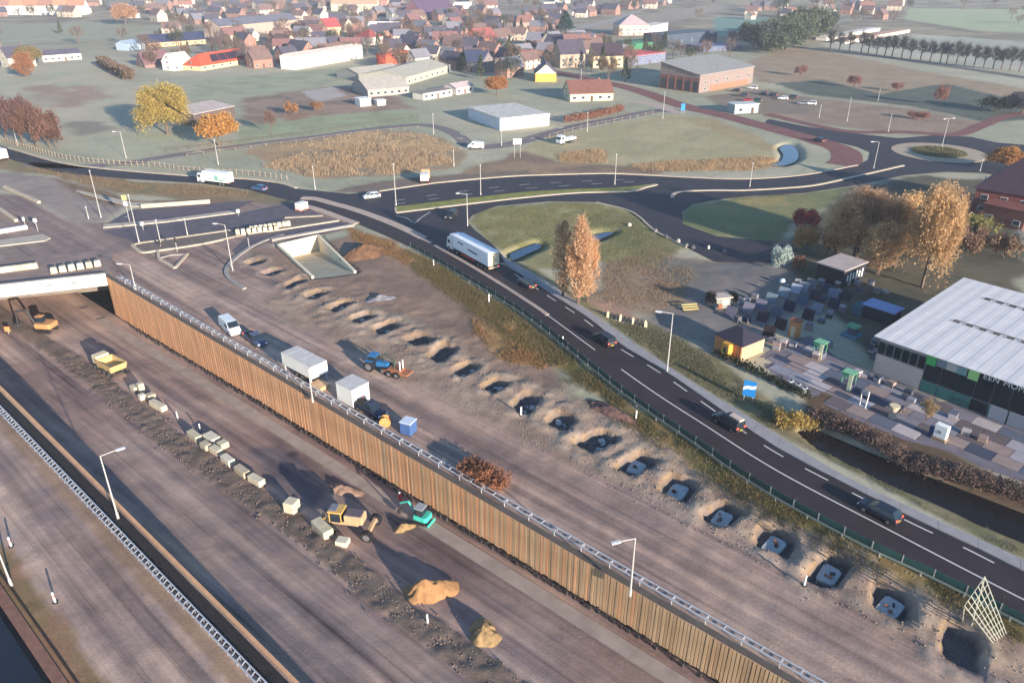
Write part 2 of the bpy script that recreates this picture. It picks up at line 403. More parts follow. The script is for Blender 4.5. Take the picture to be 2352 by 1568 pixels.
# left: verges and the brown junction yard
pm([(-20,360),(30,372),(300,415),(465,425),(575,440),(680,466),(660,475),(500,462),(360,455),(240,440),(130,405),(-20,385)], (124,114,84), 2, 2, col2=C(140,120,92), grain=0.6)
pm([(-60,392),(130,408),(250,440),(300,470),(230,510),(170,515),(60,450),(-60,420)], (150,136,126), 2, 2, col2=C(138,126,118))
pm([(120,410),(200,430),(310,462),(520,455),(530,475),(330,480),(250,470),(170,440)], (128,106,84), 2, 2)
yard = ov([(-200,430),(60,450),(170,515),(250,512),(560,462),(690,470),(820,514),(780,530),(560,575),(520,640),(555,662),(640,730),(260,640),(-200,700)])
paint(yard, C(130,113,108), 2, 1, col2=C(144,125,116), streak=0.5, nscale=0.08)
# the earthworks strip right of the cutting
paint(rect_st(-70, S_END+2, T_R-2, 73.5), C(164,142,128), 2, 2, col2=C(150,128,116), streak=1.0, nscale=0.05)
paint(rect_st(-70, 120, 62, 75), C(158,136,118), 2, 2, col2=C(140,119,104), streak=0.1, grain=0.6, nscale=0.4)
pm([(560,575),(800,545),(960,610),(1120,690),(1240,780),(1300,860),(1420,960),(1300,930),(1100,830),(900,720),(640,640)], (142,118,102), 3, 3, col2=C(126,106,92), nscale=0.25, streak=0.1, grain=0.6)
pm([(900,560),(1000,600),(1110,675),(1215,745),(1330,832),(1440,922),(1590,1022),(1740,1126),(1976,1256),(2150,1338),(2344,1440),(2560,1545),(2560,1590),(2344,1475),(2100,1350),(1900,1240),(1700,1140),(1560,1045),(1400,935),(1280,850),(1150,760),(1050,680),(960,620)], (106,98,58), 1.5, 1.5, col2=C(134,112,72), nscale=0.45, grain=0.8, streak=0)
pm([(1100,730),(1180,760),(1240,840),(1180,830),(1110,780)], (154,122,74), 3, 3, amt=0.8, grain=0.8)
pm([(800,520),(880,548),(960,590),(940,610),(850,570),(805,545)], (136,108,76), 2, 2)
# the strip left of the cutting, beside the canal
paint(rect_st(-70, 200, T_C-3, T_L), C(161,140,128), 2, 0.5, col2=C(148,127,116), streak=1.0, nscale=0.05)
paint(rect_st(-70, 200, T_C-3, 10.2), C(146,112,88), 0.8, 0.6, wscale=0.5, streak=0.1, col2=C(130,108,78), nscale=0.5, grain=0.7)
paint(rect_st(-70, 200, 17.2, 18.6), C(134,108,84), 0.8, 0.5, wscale=0.5, streak=0.1, amt=0.7)
# relief
GZ += (fbm(GX*0.35, GY*0.35, 40, 3)-0.5)*0.16
bank = smooth01((TT-62)/3)*smooth01((S_END-30-SS)/20)*smooth01((84-TT)/6)
GZ += bank*(fbm(GX*0.7, GY*0.7, 51, 4)-0.45)*0.28
I = sub([p for p in bar]+[p for p in outer], 6)
_d = poly_dist(GX[I], GY[I], [p for p in bar]+[p for p in reversed(outer)]+[kerb[30], kerb[18], kerb[6]]); _w = smooth01(1+_d/3.2)
_z = np.interp(GX[I], [p.x for p in bar], [p.z for p in bar])-0.12
GZ[I] = GZ[I]*(1-_w)+_z*_w
lift(junc, -0.1, 2.0)
lift(yard, -0.04, 2.0)
PONDS = {
 'left_pond': [(1172,580),(1205,566),(1236,556),(1240,566),(1210,580),(1178,594)],
 'mid_pond': [(1332,546),(1350,539),(1398,530),(1406,534),(1370,548),(1340,555)],
 'bay_pond': [(1760,375),(1790,370),(1800,355),(1792,338),(1815,330),(1832,345),(1830,365),(1800,378)],
 'right_canal': [(1836,985),(1868,974),(1990,1026),(2150,1090),(2352,1168),(2600,1268),(2600,1345),(2352,1236),(2150,1150),(2000,1084),(1880,1022)],
}
pond_w = {}
for nm, pts in PONDS.items():
    poly = spline(ov(pts)+ov(pts[:1]), 4)[:-1] if nm != 'right_canal' else ov(pts)
    pond_w[nm] = poly
    lift(poly, -0.9 if nm != 'right_canal' else -1.3, 2.5 if nm != 'right_canal' else 0.7)
# foundation pits with spoil between them
PITS = [(676,655),(628,630),(588,606),(725,681),(783,707),(833,735),(888,757),(962,785),(1016,815),(1070,853),(1138,890),(1208,930),(1288,970),(1368,1018),(1462,1070),(1557,1125),(1660,1187),(1778,1248),(1905,1315),(2045,1390),(2205,1490)]
pit_st = [to_st(at(u, v, -0.5)) for u, v in PITS]
bumps = [c for c in pit_st]
for i, (s0, t0) in enumerate(pit_st):
    i0, i1 = np.searchsorted(s_lines, [s0-6, s0+6]); j0, j1 = np.searchsorted(t_lines, [t0-8, t0+8]); W = (slice(i0, i1), slice(j0, j1))
    gx, gy, s_, t_ = GX[W], GY[W], SS[W], TT[W]
    pr = random.Random(i*3+1); a = (1.6 if i > 6 else 1.35)*pr.uniform(0.8, 1.15); b = (2.1 if i > 6 else 1.9)*pr.uniform(0.8, 1.2); sk = pr.uniform(-0.2, 0.35)
    n1 = fbm(gx*0.7, gy*0.7, 60+i, 3)-0.5; n2 = fbm(gx*0.5, gy*0.5, 90+i, 3)
    du, dv = (s_-s0-sk*(t_-t0))/a, (t_-t0)/b
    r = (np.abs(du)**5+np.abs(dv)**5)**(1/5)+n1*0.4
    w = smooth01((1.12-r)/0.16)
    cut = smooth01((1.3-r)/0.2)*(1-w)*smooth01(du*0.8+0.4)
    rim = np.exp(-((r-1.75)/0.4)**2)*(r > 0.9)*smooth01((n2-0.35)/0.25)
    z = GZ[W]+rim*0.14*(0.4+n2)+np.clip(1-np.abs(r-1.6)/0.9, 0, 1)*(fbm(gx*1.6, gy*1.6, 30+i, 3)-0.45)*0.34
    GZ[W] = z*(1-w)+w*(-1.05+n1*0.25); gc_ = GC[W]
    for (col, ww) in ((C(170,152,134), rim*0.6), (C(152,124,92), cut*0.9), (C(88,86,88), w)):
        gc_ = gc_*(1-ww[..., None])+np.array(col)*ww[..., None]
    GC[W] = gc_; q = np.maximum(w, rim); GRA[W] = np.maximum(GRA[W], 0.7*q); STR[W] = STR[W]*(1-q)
# pit for the cycle tunnel mouth
TUN = [P(1,1,250,720), P(1,1,590,640), P(1,1,900,945), P(1,1,545,990)]
lift(TUN, -4.2, 0.6)
paint(TUN, C(120,110,100), 0.6, 0)
GZ[:, 0] = 0; jl = int(np.searchsorted(t_lines, T_L)); GZ[:, jl] = 0; GZ[:, jl+1] = 0
def ground_z(x, y):
    s, t = to_st((x, y)); i = min(max(int(np.searchsorted(s_lines, s))-1, 0), len(s_lines)-2); j = min(max(int(np.searchsorted(t_lines, t))-1, 0), len(t_lines)-2)
    fs = min(1, max(0, (s-s_lines[i])/(s_lines[i+1]-s_lines[i]))); ft = min(1, max(0, (t-t_lines[j])/(t_lines[j+1]-t_lines[j])))
    return float(GZ[i, j]*(1-fs)*(1-ft)+GZ[i+1, j]*fs*(1-ft)+GZ[i, j+1]*(1-fs)*ft+GZ[i+1, j+1]*fs*ft)
def on_ground(u, v):
    z = 0.0
    for _ in range(6):
        p = at(u, v, z); z = ground_z(p.x, p.y)
    return at(u, v, z)

def terrain_material(name):
    m = bpy.data.materials.new(name); m.use_nodes = True; nt = m.node_tree; N = nt.nodes; Lk = nt.links
    b = N['Principled BSDF']; b.inputs['Roughness'].default_value = 0.95; b.inputs['Specular IOR Level'].default_value = 0.15
    ac = N.new('ShaderNodeAttribute'); ac.attribute_name = 'Col'
    as_ = N.new('ShaderNodeAttribute'); as_.attribute_name = 'streak'
    ag = N.new('ShaderNodeAttribute'); ag.attribute_name = 'grain'
    geo = N.new('ShaderNodeNewGeometry')
    def noise(scale, vec, detail=4, rough=0.6):
        n = N.new('ShaderNodeTexNoise'); n.inputs['Scale'].default_value = scale; n.inputs['Detail'].default_value = detail; n.inputs['Roughness'].default_value = rough
        Lk.new(vec, n.inputs['Vector']); return n.outputs['Fac']
    def rng(src, a, b_, c, d):
        r = N.new('ShaderNodeMapRange'); r.inputs[1].default_value = a; r.inputs[2].default_value = b_; r.inputs[3].default_value = c; r.inputs[4].default_value = d
        Lk.new(src, r.inputs[0]); return r.outputs[0]
    def math_(op, a, b_):
        r = N.new('ShaderNodeMath'); r.operation = op
        for i, x in enumerate((a, b_)):
            if isinstance(x, (int, float)): r.inputs[i].default_value = x
            else: Lk.new(x, r.inputs[i])
        return r.outputs[0]
    mp = N.new('ShaderNodeMapping'); mp.inputs['Rotation'].default_value = (0, 0, -RZ)
    Lk.new(geo.outputs['Position'], mp.inputs['Vector'])
    mp2 = N.new('ShaderNodeMapping'); mp2.inputs['Scale'].default_value = (0.035, 1.1, 0.5); Lk.new(mp.outputs[0], mp2.inputs['Vector'])
    mp3 = N.new('ShaderNodeMapping'); mp3.inputs['Scale'].default_value = (0.012, 0.42, 0.5); mp3.inputs['Rotation'].default_value = (0, 0, 0.03); Lk.new(mp.outputs[0], mp3.inputs['Vector'])
    st1 = noise(1.0, mp2.outputs[0], 5, 0.55); st2 = noise(1.0, mp3.outputs[0], 3, 0.5)
    streak = math_('ADD', math_('MULTIPLY', math_('SUBTRACT', st1, 0.5), 0.75), math_('MULTIPLY', math_('SUBTRACT', st2, 0.5), 1.6))
    mp4 = N.new('ShaderNodeMapping'); mp4.inputs['Scale'].default_value = (0.016, 2.6, 0.5); mp4.inputs['Rotation'].default_value = (0, 0, -0.012); Lk.new(mp.outputs[0], mp4.inputs['Vector'])
    rut = rng(noise(1.0, mp4.outputs[0], 3, 0.6), 0.56, 0.68, 0.0, -0.30); rut2 = rng(noise(1.0, mp4.outputs[0], 3, 0.6), 0.30, 0.42, 0.14, 0.0)
    patch = math_('MULTIPLY', math_('SUBTRACT', noise(0.18, geo.outputs['Position'], 5, 0.65), 0.5), 0.7)
    streak = math_('ADD', math_('ADD', math_('ADD', streak, rut), rut2), patch)
    streak = math_('ADD', math_('MULTIPLY', streak, as_.outputs['Fac']), 1.0)
    g0 = noise(0.07, geo.outputs['Position'], 6, 0.65); g1 = noise(0.55, geo.outputs['Position'], 6, 0.7); g2 = noise(3.5, geo.outputs['Position'], 4, 0.7)
    gr = math_('ADD', math_('MULTIPLY', math_('SUBTRACT', g1, 0.5), 1.4), math_('MULTIPLY', math_('SUBTRACT', g2, 0.5), 1.2))
    gr = math_('ADD', gr, math_('MULTIPLY', math_('SUBTRACT', g0, 0.5), 0.9)); gr = math_('ADD', math_('MULTIPLY', gr, ag.outputs['Fac']), 1.0)
    f = math_('MULTIPLY', streak, gr); f = rng(f, 0.3, 1.8, 0.3, 1.8)
    vm = N.new('ShaderNodeVectorMath'); vm.operation = 'SCALE'; Lk.new(ac.outputs['Color'], vm.inputs[0]); Lk.new(f, vm.inputs['Scale'])
    tint = N.new('ShaderNodeMix'); tint.data_type = 'RGBA'; tint.inputs[6].default_value = (0.84, 0.83, 0.90, 1); tint.inputs[7].default_value = (1.14, 1.09, 1.04, 1)
    Lk.new(rng(math_('ADD', st2, math_('MULTIPLY', math_('SUBTRACT', noise(0.11, geo.outputs['Position'], 4, 0.6), 0.5), 0.8)), 0.36, 0.62, 0.0, 1.0), tint.inputs[0])
    tm = N.new('ShaderNodeMix'); tm.data_type = 'RGBA'; tm.inputs[6].default_value = (1, 1, 1, 1); Lk.new(as_.outputs['Fac'], tm.inputs[0]); Lk.new(tint.outputs[2], tm.inputs[7])
    mu = N.new('ShaderNodeVectorMath'); mu.operation = 'MULTIPLY'; Lk.new(vm.outputs[0], mu.inputs[0]); Lk.new(tm.outputs[2], mu.inputs[1])
    Lk.new(mu.outputs[0], b.inputs['Base Color'])
    bp = N.new('ShaderNodeBump'); bp.inputs['Strength'].default_value = 0.35; bp.inputs['Distance'].default_value = 0.08
    Lk.new(math_('ADD', g1, g2), bp.inputs['Height']); Lk.new(bp.outputs[0], b.inputs['Normal'])
    return m
M_TERR = terrain_material('earth and grass')
def terrain(name, X, Y, Z, col, streak, grain, keep):
    ns, nt_ = X.shape; idx = np.arange(ns*nt_).reshape(ns, nt_)
    q = np.stack([idx[:-1, :-1], idx[:-1, 1:], idx[1:, 1:], idx[1:, :-1]], -1)[keep]
    V = np.stack([X.ravel(), Y.ravel(), Z.ravel()], -1); q = q.reshape(-1, 4)
    a, b, c = V[q[0, 0]], V[q[0, 1]], V[q[0, 2]]
    if np.cross(b-a, c-a)[2] < 0: q = q[:, ::-1]
    me = np_mesh(name, V, q, M_TERR, True)
    n = len(me.vertices)
    at1 = me.attributes.new('Col', 'FLOAT_COLOR', 'POINT'); cc = np.concatenate([col.reshape(-1, 3), np.ones((col.size//3, 1))], 1).astype(np.float32); at1.data.foreach_set('color', cc.ravel())
    for nm, arr in (('streak', streak), ('grain', grain)):
        a_ = me.attributes.new(nm, 'FLOAT', 'POINT'); a_.data.foreach_set('value', arr.astype(np.float32).ravel())
    o = link(name, me); o['kind'] = 'structure'; return o
smid = (s_lines[:-1]+s_lines[1:])/2; tmid = (t_lines[:-1]+t_lines[1:])/2
SM, TM = np.meshgrid(smid, tmid, indexing='ij')
keep = ~((TM > T_L) & (TM < T_R) & (SM < S_END))
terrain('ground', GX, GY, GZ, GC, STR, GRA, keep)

# ------------------------------------------------------------------ cutting floor
def floor_z(s, t):
    zr = np.interp(s, [-20, 15, 30, 70, 100, 146, 170], [-4.2, -4.9, -5.2, -6.3, -6.8, -8.3, -8.6])
    zl = np.interp(s, [-20, 20, 43, 60, 80, 133, 170], [-0.2, -0.6, -1.2, -2.2, -3.4, -7.0, -8.0])
    f = np.clip((t-T_L)/(T_R-T_L), 0, 1); f = f**0.75
    return zl*(1-f)+zr*f
def on_floor(u, v):
    z = -5.0
    for _ in range(12):
        p = at(u, v, z); s, t = to_st(p); z = float(floor_z(s, t))
    return at(u, v, z)
fs = np.concatenate([np.arange(-40, 0, 2.0), np.arange(0, 140, 0.4), np.arange(140, 205, 1.5)]); ft = np.linspace(T_L+0.02, T_R-0.02, 90)
FS, FT = np.meshgrid(fs, ft, indexing='ij'); FX = FS*US.x+FT*UT.x; FY = FS*US.y+FT*UT.y
FZ = floor_z(FS, FT); FC = np.zeros(FX.shape+(3,)); 
med = [to_st(on_floor(u, v)) for u, v in [(20,745),(100,790),(210,870),(330,965),(450,1060),(590,1150),(690,1222),(800,1312),(900,1395),(1010,1470),(1100,1540)]]
med.sort(); medt = np.interp(fs, [m[0] for m in med], [m[1] for m in med])[:, None]*np.ones_like(FT)
kk = smooth01((fbm(FX*0.08, FY*0.08, 70, 4)-0.35)/0.3)[..., None]
FC[:] = np.array(C(161,139,126))*(1-kk)+np.array(C(145,122,112))*kk
w = smooth01((1.9-np.abs(FT-medt-0.3)+(fbm(FX*0.5, FY*0.5, 71, 3)-0.5)*1.2)/0.6)
FC[:] = FC*(1-w[..., None])+np.array(C(122,105,92))*w[..., None]
FZ = FZ+w*(0.15+0.4*(fbm(FX*0.9, FY*0.9, 72, 3)-0.35))+(fbm(FX*0.3, FY*0.3, 73, 3)-0.5)*0.12
ruts = smooth01((FT-medt-2)/1.0)*(1-smooth01((FT-44.5)/1))
FSt = np.ones_like(FX)*(1-w); FG = 0.35+0.55*w
wet = [on_floor(u, v) for u, v in [(560,1035),(640,1025),(760,1120),(720,1165),(660,1140)]]
wd = poly_dist(FX, FY, wet)+(fbm(FX*0.4, FY*0.4, 77, 3)-0.5)*2; ww = smooth01(wd/2+0.5)*0.75
FC[:] = FC*(1-ww[..., None])+np.array(C(92,88,94))*ww[..., None]
for (u, v, r) in [(672,1043,1.3),(230,820,1.5),(190,705,1.4)]:
    p = on_floor(u, v); d = np.hypot(FX-p.x, FY-p.y); ww = smooth01((r-d)/1.0)*0.8; FC[:] = FC*(1-ww[..., None])+np.array(C(70,62,66))*ww[..., None]
terrain('excavation_floor', FX, FY, FZ, FC, FSt, FG, np.ones((len(fs)-1, len(ft)-1), bool))

# ------------------------------------------------------------------ water
def water_mat(name, col):
    m = mat(name, col, 0.08, spec=0.5); nt = m.node_tree; b = nt.nodes['Principled BSDF']
    g = nt.nodes.new('ShaderNodeNewGeometry'); n = nt.nodes.new('ShaderNodeTexNoise'); n.inputs['Scale'].default_value = 1.2; n.inputs['Detail'].default_value = 3
    bp = nt.nodes.new('ShaderNodeBump'); bp.inputs['Strength'].default_value = 0.12; bp.inputs['Distance'].default_value = 0.05
    nt.links.new(g.outputs['Position'], n.inputs['Vector']); nt.links.new(n.outputs['Fac'], bp.inputs['Height']); nt.links.new(bp.outputs[0], b.inputs['Normal']); return m
M_WAT = water_mat('dark canal water', (0.010, 0.014, 0.022)); M_POND = water_mat('pond water', (0.02, 0.04, 0.08))
sheet('canal_water', [st(-420, -90), st(700, -90), st(700, T_C+0.5), st(-420, T_C+0.5)], -2.0, M_WAT)
def grown(poly, d):
    c = Vector((sum(p.x for p in poly)/len(poly), sum(p.y for p in poly)/len(poly), 0))
    return [p+(Vector((p.x, p.y, 0))-c).normalized()*d for p in poly]
sheet('canal_bed', [st(-420, -90), st(700, -90), st(700, T_C+0.5), st(-420, T_C+0.5)], -3.5, mat('mud', C(60,50,45)))
for nm, z in (('left_pond', -0.35), ('mid_pond', -0.4), ('bay_pond', -0.35)):
    sheet('pond_water', grown(pond_w[nm], 0.1), z, M_POND)
M_DITCH = water_mat('brown ditch water', (0.012, 0.010, 0.010)); M_DITCH.node_tree.nodes['Principled BSDF'].inputs['Specular IOR Level'].default_value = 0.15
sheet('ditch_water', pond_w['right_canal'], -0.6, M_DITCH)

# ------------------------------------------------------------------ roads, kerbs, markings
M_ASPH = mat('dark asphalt', C(50,46,54), 0.75, 0.18, 0.35, spec=0.35)
M_ASPH2 = mat('brown asphalt', C(52,44,48), 0.8, 0.18, 0.3)
M_OLD = mat('pale worn asphalt', C(118,108,108), 0.9, 0.12, 0.3)
M_RED = mat('red road surface', C(122,80,76), 0.9, 0.14, 0.25)
M_CONC = mat('pale concrete', C(188,172,150), 0.85, 0.12, 0.8)
M_CONC2 = mat('grey concrete', C(150,143,136), 0.85, 0.14, 0.7)
M_PINK = mat('pinkish concrete paving', C(178,158,144), 0.85, 0.12, 0.9)
M_LINE = mat('road paint', C(205,200,195), 0.7, 0.1, 3.0)
M_PAVE = mat('grey path paving', C(150,146,146), 0.85, 0.1, 0.9)

def outline(left, right): return [Vector((p.x, p.y, 0)) for p in left]+[Vector((p.x, p.y, 0)) for p in reversed(right)]
sheet('junction_road', junc, 0.03, M_ASPH)
z_l = [p.z for p in bar]; z_k = [p.z for p in kerb]
def two_edge(name, A, B, dz, m):
    A = resample(A, 1.0); B = resample(B, 0.5); n = len(A)
    B2 = []; j = 0
    for i, a in enumerate(A):
        t = (A[min(i+1, n-1)]-A[max(i-1, 0)]); t.z = 0; t.normalize()
        while j < len(B)-1 and (B[j]-a).dot(t) < 0: j += 1
        B2.append(B[j])
    v = []; 
    for a, b in zip(A, B2): v += [(a.x, a.y, a.z+dz), (b.x, b.y, b.z+dz)]
    f = [(2*i, 2*i+1, 2*i+3, 2*i+2) for i in range(n-1)]
    me = bpy.data.meshes.new(name); me.from_pydata(v, [], f); me.update(); me.materials.append(m)
    o = link(name, me); o['kind'] = 'structure'; return o
two_edge('main_road', bar, kerb, 0.008, M_ASPH2)
kerb_tail = [p for p in kerb if p.x > at(1166, 613).x-0.5]
def offs(pts, d):
    out = []
    for i, p in enumerate(pts):
        t = pts[min(i+1, len(pts)-1)]-pts[max(i-1, 0)]; t.z = 0; t.normalize(); out.append(p+Vector((-t.y, t.x, 0))*d)
    return out
# grey edge strip, made of concrete slabs with joints
edge_l = resample(kerb_tail, 4.0); edge_r = resample(outer, 4.0); n = len(edge_l)
strip = thing('edge_strip', 'long pale grey concrete strip along the right edge of the dark road', 'paving', edge_l[0])
strip.location = (0, 0, 0)
for i in range(n-1):
    j = round(i*(len(edge_r)-1)/(n-1)); j2 = round((i+1)*(len(edge_r)-1)/(n-1))
    a, b, c, d = edge_l[i], edge_l[i+1], edge_r[j2], edge_r[j]
    g = 0.004; z = a.z+0.12
    pts = [a.lerp(b, g), a.lerp(b, 1-g), d.lerp(c, 1-g), d.lerp(c, g)]
    MB().poly(pts, z-0.25, z).build('slab', M_PAVE, strip)
# centre line and edge dashes
ribbon('centre_marking', resample(centre, 2.0), 0.2, 0, M_LINE, zs=[p.z+0.016 for p in resample(centre, 2.0)])
dash_line = resample(offs(kerb_tail, -0.95), 0.5)
for i in range(8, len(dash_line)-8, 12):
    seg = dash_line[i:i+7]
    ribbon('edge_marking', seg, 0.2, 0, M_LINE, zs=[p.z+0.016 for p in seg])
# concrete divider strips near the junction
dA = [P(1,1,x,y,0.1) for x, y in [(450,318),(560,325),(700,362),(900,418),(1150,508),(1350,595),(1470,655)]]
ribbon('divider_strip', resample(spline(dA), 1.5), 2.2, 0.16, M_PINK, 0.2)
dA2 = [P(1,1,x,y,0.1) for x, y in [(1420,632),(1480,668),(1540,696)]]
ribbon('divider_strip', resample(spline(dA2), 1.0), 0.9, 0.14, M_PINK, 0.2)
dA3 = [p for p in centre if p.x < at(1260, 725).x]
ribbon('divider_strip', resample(dA3, 1.5), 0.8, 0, M_PINK, 0.2, zs=[p.z+0.1 for p in resample(dA3, 1.5)])
dB = [P(1,1,x,y,0.1) for x, y in [(470,385),(600,420),(760,480),(910,535)]]
ribbon('divider_strip', resample(spline(dB), 1.5), 1.8, 0.2, M_PINK, 0.25)
# kerb lines of the crossing roads
def kerb_line(name, pts, w, z, m=M_CONC, th=0.18): return ribbon(name, resample(spline([at(u, v) for u, v in pts]), 1.5), w, z, m, th)
kerb_line('kerb', [(870,440),(999,421),(1139,408),(1213,403.5),(1385,399),(1480,402),(1577,407.5),(1709,411.5),(1845.6,402),(1968.7,380)], 0.9, 0.16)
isl = [(908.7,476),(1060,458),(1213,441),(1330,435),(1440,431),(1505,423),(1508,426),(1448,440),(1331,443),(1213,453),(1060,470),(910,488)]
sheet('median_grass', ov(isl), 0.14, mat('median grass', C(128,128,66), 0.95, 0.25, 0.6), 0.2)
kerb_line('kerb', [(909,489.5),(1060,471),(1213,453.5),(1331,443.5),(1448,440.5),(1480,432),(1509,425)], 0.9, 0.2)
kerb_line('kerb', [(1544,455),(1548,446),(1570,440.5),(1640,438),(1709,438),(1800,433),(1873,426),(1955,408.5),(2075,381)], 0.9, 0.2)
kerb_line('kerb', [(908,478),(910,488)], 0.5, 0.2)
kerb_line('kerb', [(1370,465),(1440,483),(1470,500),(1488,517),(1508,533),(1545,552),(1577,568.5)], 0.45, 0.14)
kerb_line('kerb', [(22,341),(137,373.5),(246,388.5),(437.5,404.5),(570,411.5),(643,420.5),(680,432.5)], 1.0, 0.18, M_CONC)
# lane lines on the upper road
for v0 in (0, 1):
    pl = resample(spline([at(u, v) for u, v in [(905,462+v0*8),(1060,440+v0*9),(1213,424+v0*9),(1385,415+v0*7),(1480,412+v0*5)]]), 3.0)
    for i in range(0, len(pl)-1, 3): ribbon('lane_marking', [pl[i], pl[i+1]], 0.22, 0.05, M_LINE)
gl = resample(spline([P(1,1,x,y) for x, y in [(1240,470),(1330,490),(1400,530),(1450,490),(1530,440)]]), 1.0)
ribbon('turn_marking', gl, 0.25, 0.05, M_LINE)
# paths and minor roads
def path(name, pts, w, z, m, n=1.5): return ribbon(name, resample(spline([at(u, v) for u, v in pts]), n), w, z, m)
path('grey_path', [(60,378),(180,383),(300,374),(383,360),(570,333.5),(700,318),(824,301),(900,292),(980,288),(1040,305),(1078,335)], 5.0, 0.03, M_OLD, 2)
path('village_road', [(1075,340),(1120,338),(1180,330),(1257,308),(1331,289),(1420,272),(1495,257),(1560,253)], 6.5, 0.034, M_OLD, 2)
path('red_road', [(1150,140),(1220,154),(1287,169),(1385,189),(1467,209),(1566,243),(1659,265),(1745,288),(1800,303),(1870,322),(1935,345),(1945,368),(1930,380)], 9.0, 0.045, M_RED, 2)
path('red_path', [(1760,262),(1850,284),(1955,303),(2078,304),(2150,309),(2201,309),(2256,288),(2310,268),(2400,255)], 5.0, 0.05, M_RED, 2)
path('far_road', [(1560,0),(1480,22),(1400,48),(1300,72),(1200,95)], 7.0, 0.04, mat('far road', C(150,144,140)), 4)
path('far_lane', [(0,96),(120,90),(300,80),(420,62)], 5.0, 0.04, mat('far lane', C(168,162,142)), 4)
path('pitch_road', [(1880,110),(1960,120),(2110,143),(2250,163),(2400,186)], 9.0, 0.04, mat('dark lane', C(98,96,92), 0.9, 0.1, 0.1), 3)
path('side_lane', [(1440,232),(1500,240),(1560,262)], 5.5, 0.038, M_PINK)
# roundabout
rc = (at(2056, 351)+at(2256, 351))/2; rr = (at(2256, 351)-at(2056, 351)).length/2
def ring(r, n=48): return [(rc.x+r*math.cos(2*math.pi*i/n), rc.y+r*math.sin(2*math.pi*i/n)) for i in range(n)]
sheet('roundabout_apron', ring(rr), 0.16, mat('roundabout paving', C(170,152,132), 0.9, 0.12, 0.8), 0.2)
sheet('roundabout_green', ring(rr*0.58), 0.34, mat('roundabout planting', C(92,92,58), 0.95, 0.4, 0.9), 0.24)

# ------------------------------------------------------------------ crossing islands on the left
isl_h = 0.22
def island(name, pts, z=isl_h, m=M_CONC): return sheet(name, [P(0,1,x,y) for x, y in pts], z, m, 0.3)
M_WALK = mat('light island concrete', C(176,164,150), 0.85, 0.12, 0.7)
island('traffic_island', [(868,574),(868,548),(1400,505),(1975,428),(1985,448),(1400,525)], m=M_WALK)
island('traffic_island', [(640,255),(1120,365),(1340,365),(1340,395),(1110,398),(900,345),(640,270)], m=M_WALK)
island('traffic_island', [(0,680),(360,630),(425,660),(380,685),(0,730)], m=M_WALK)
isl2 = [P(0,1,x,y) for x, y in [(1105,722),(1165,698),(1950,588),(2352,540)]]+[P(1,1,x,y) for x, y in [(300,490),(620,472),(640,486)]]+[P(1,1,765,514)]+[P(1,1,0,632)]+[P(0,1,x,y) for x, y in [(1700,712),(1300,772),(1195,785)]]
sheet('traffic_island', isl2, 0.12, mat('island soil', C(110,98,90), 0.95, 0.2, 0.8), 0.2)
ribbon('island_kerb', resample(spline([P(0,1,x,y) for x, y in [(1110,722),(1190,778),(1300,768)]]+[P(0,1,1700,708), P(1,1,0,626), P(1,1,300,585), P(1,1,765,512)], 6), 1.0), 0.7, 0.24, M_CONC, 0.3)
ribbon('island_kerb', resample([P(0,1,1110,720), P(0,1,1170,703), P(0,1,1950,592)], 1.0), 0.9, 0.24, M_CONC, 0.3)
ribbon('island_kerb', resample([P(1,1,310,490), P(1,1,630,474)], 1.0), 0.9, 0.24, M_CONC, 0.3)
tri = [P(0,1,x,y) for x, y in [(1325,765),(1335,835),(1470,912),(1575,792)]]
ribbon('island_kerb', resample([tri[0], tri[1], tri[2], tri[3]], 0.6), 0.55, 0.25, M_CONC, 0.3)
ribbon('island_kerb', resample([P(0,1,1330,830), P(0,1,1440,800), P(0,1,1575,795)], 0.6), 0.35, 0.2, M_CONC2, 0.25)
ribbon('curved_kerb', resample(spline([P(0,1,x,y) for x, y in [(2055,1085),(1950,1020),(1905,960),(1915,900),(1985,820),(2110,735),(2250,672),(2380,632)]]), 1.0), 0.8, 0.25, M_CONC2, 0.3)
sheet('lane_asphalt', [P(0,1,1120,690), P(0,1,870,600), P(0,1,1400,530), P(0,1,1980,455), P(1,1,420,350), P(1,1,620,470), P(0,1,1950,580)], 0.04, mat('lane asphalt', C(92,84,92), 0.8, 0.15, 0.4))
sheet('lane_asphalt', [P(0,1,900,535), P(0,1,1100,420), P(0,1,1980,350), P(1,1,60,345), P(0,1,1960,425), P(0,1,1400,498)], 0.04, mat('lane asphalt'  , C(92,84,92)))
sheet('lane_asphalt', [P(1,1,0,638), P(1,1,770,518), P(1,1,880,560), P(1,1,600,635), P(1,1,160,690), P(0,1,2000,800), P(0,1,1950,770)], 0.04, mat('lane asphalt', C(92,84,92)))

# ------------------------------------------------------------------ retaining walls of the cutting
M_PLANK = []
for i, c in enumerate([(204,152,110),(196,145,104),(210,160,118)]): M_PLANK.append(mat('orange timber plank %d' % i, C(*c), 0.85, 0.2, 1.0, stretch=(3, 3, 0.25)))
M_PLANK2 = []
for i, c in enumerate([(186,152,114),(174,142,108),(192,160,122)]): M_PLANK2.append(mat('khaki timber plank %d' % i, C(*c), 0.85, 0.2, 1.0, stretch=(3, 3, 0.25)))
M_BEAM = mat('capping beam', C(196,160,122), 0.85, 0.12, 0.9)
M_DARK = mat('dark steel', C(58,54,54), 0.7, 0.15, 1.0)
M_GALV = mat('galvanised steel', C(196,198,202), 0.5, 0.1, 2.0, metal=0.3)
wall = thing('timber_retaining_wall', 'long orange timber plank retaining wall on the right side of the cutting', 'wall', (0, 0, 0))
pw = 0.38; ss_list = [-6.0+i*pw for i in range(int(156.5/pw))]; far_planks = MB()
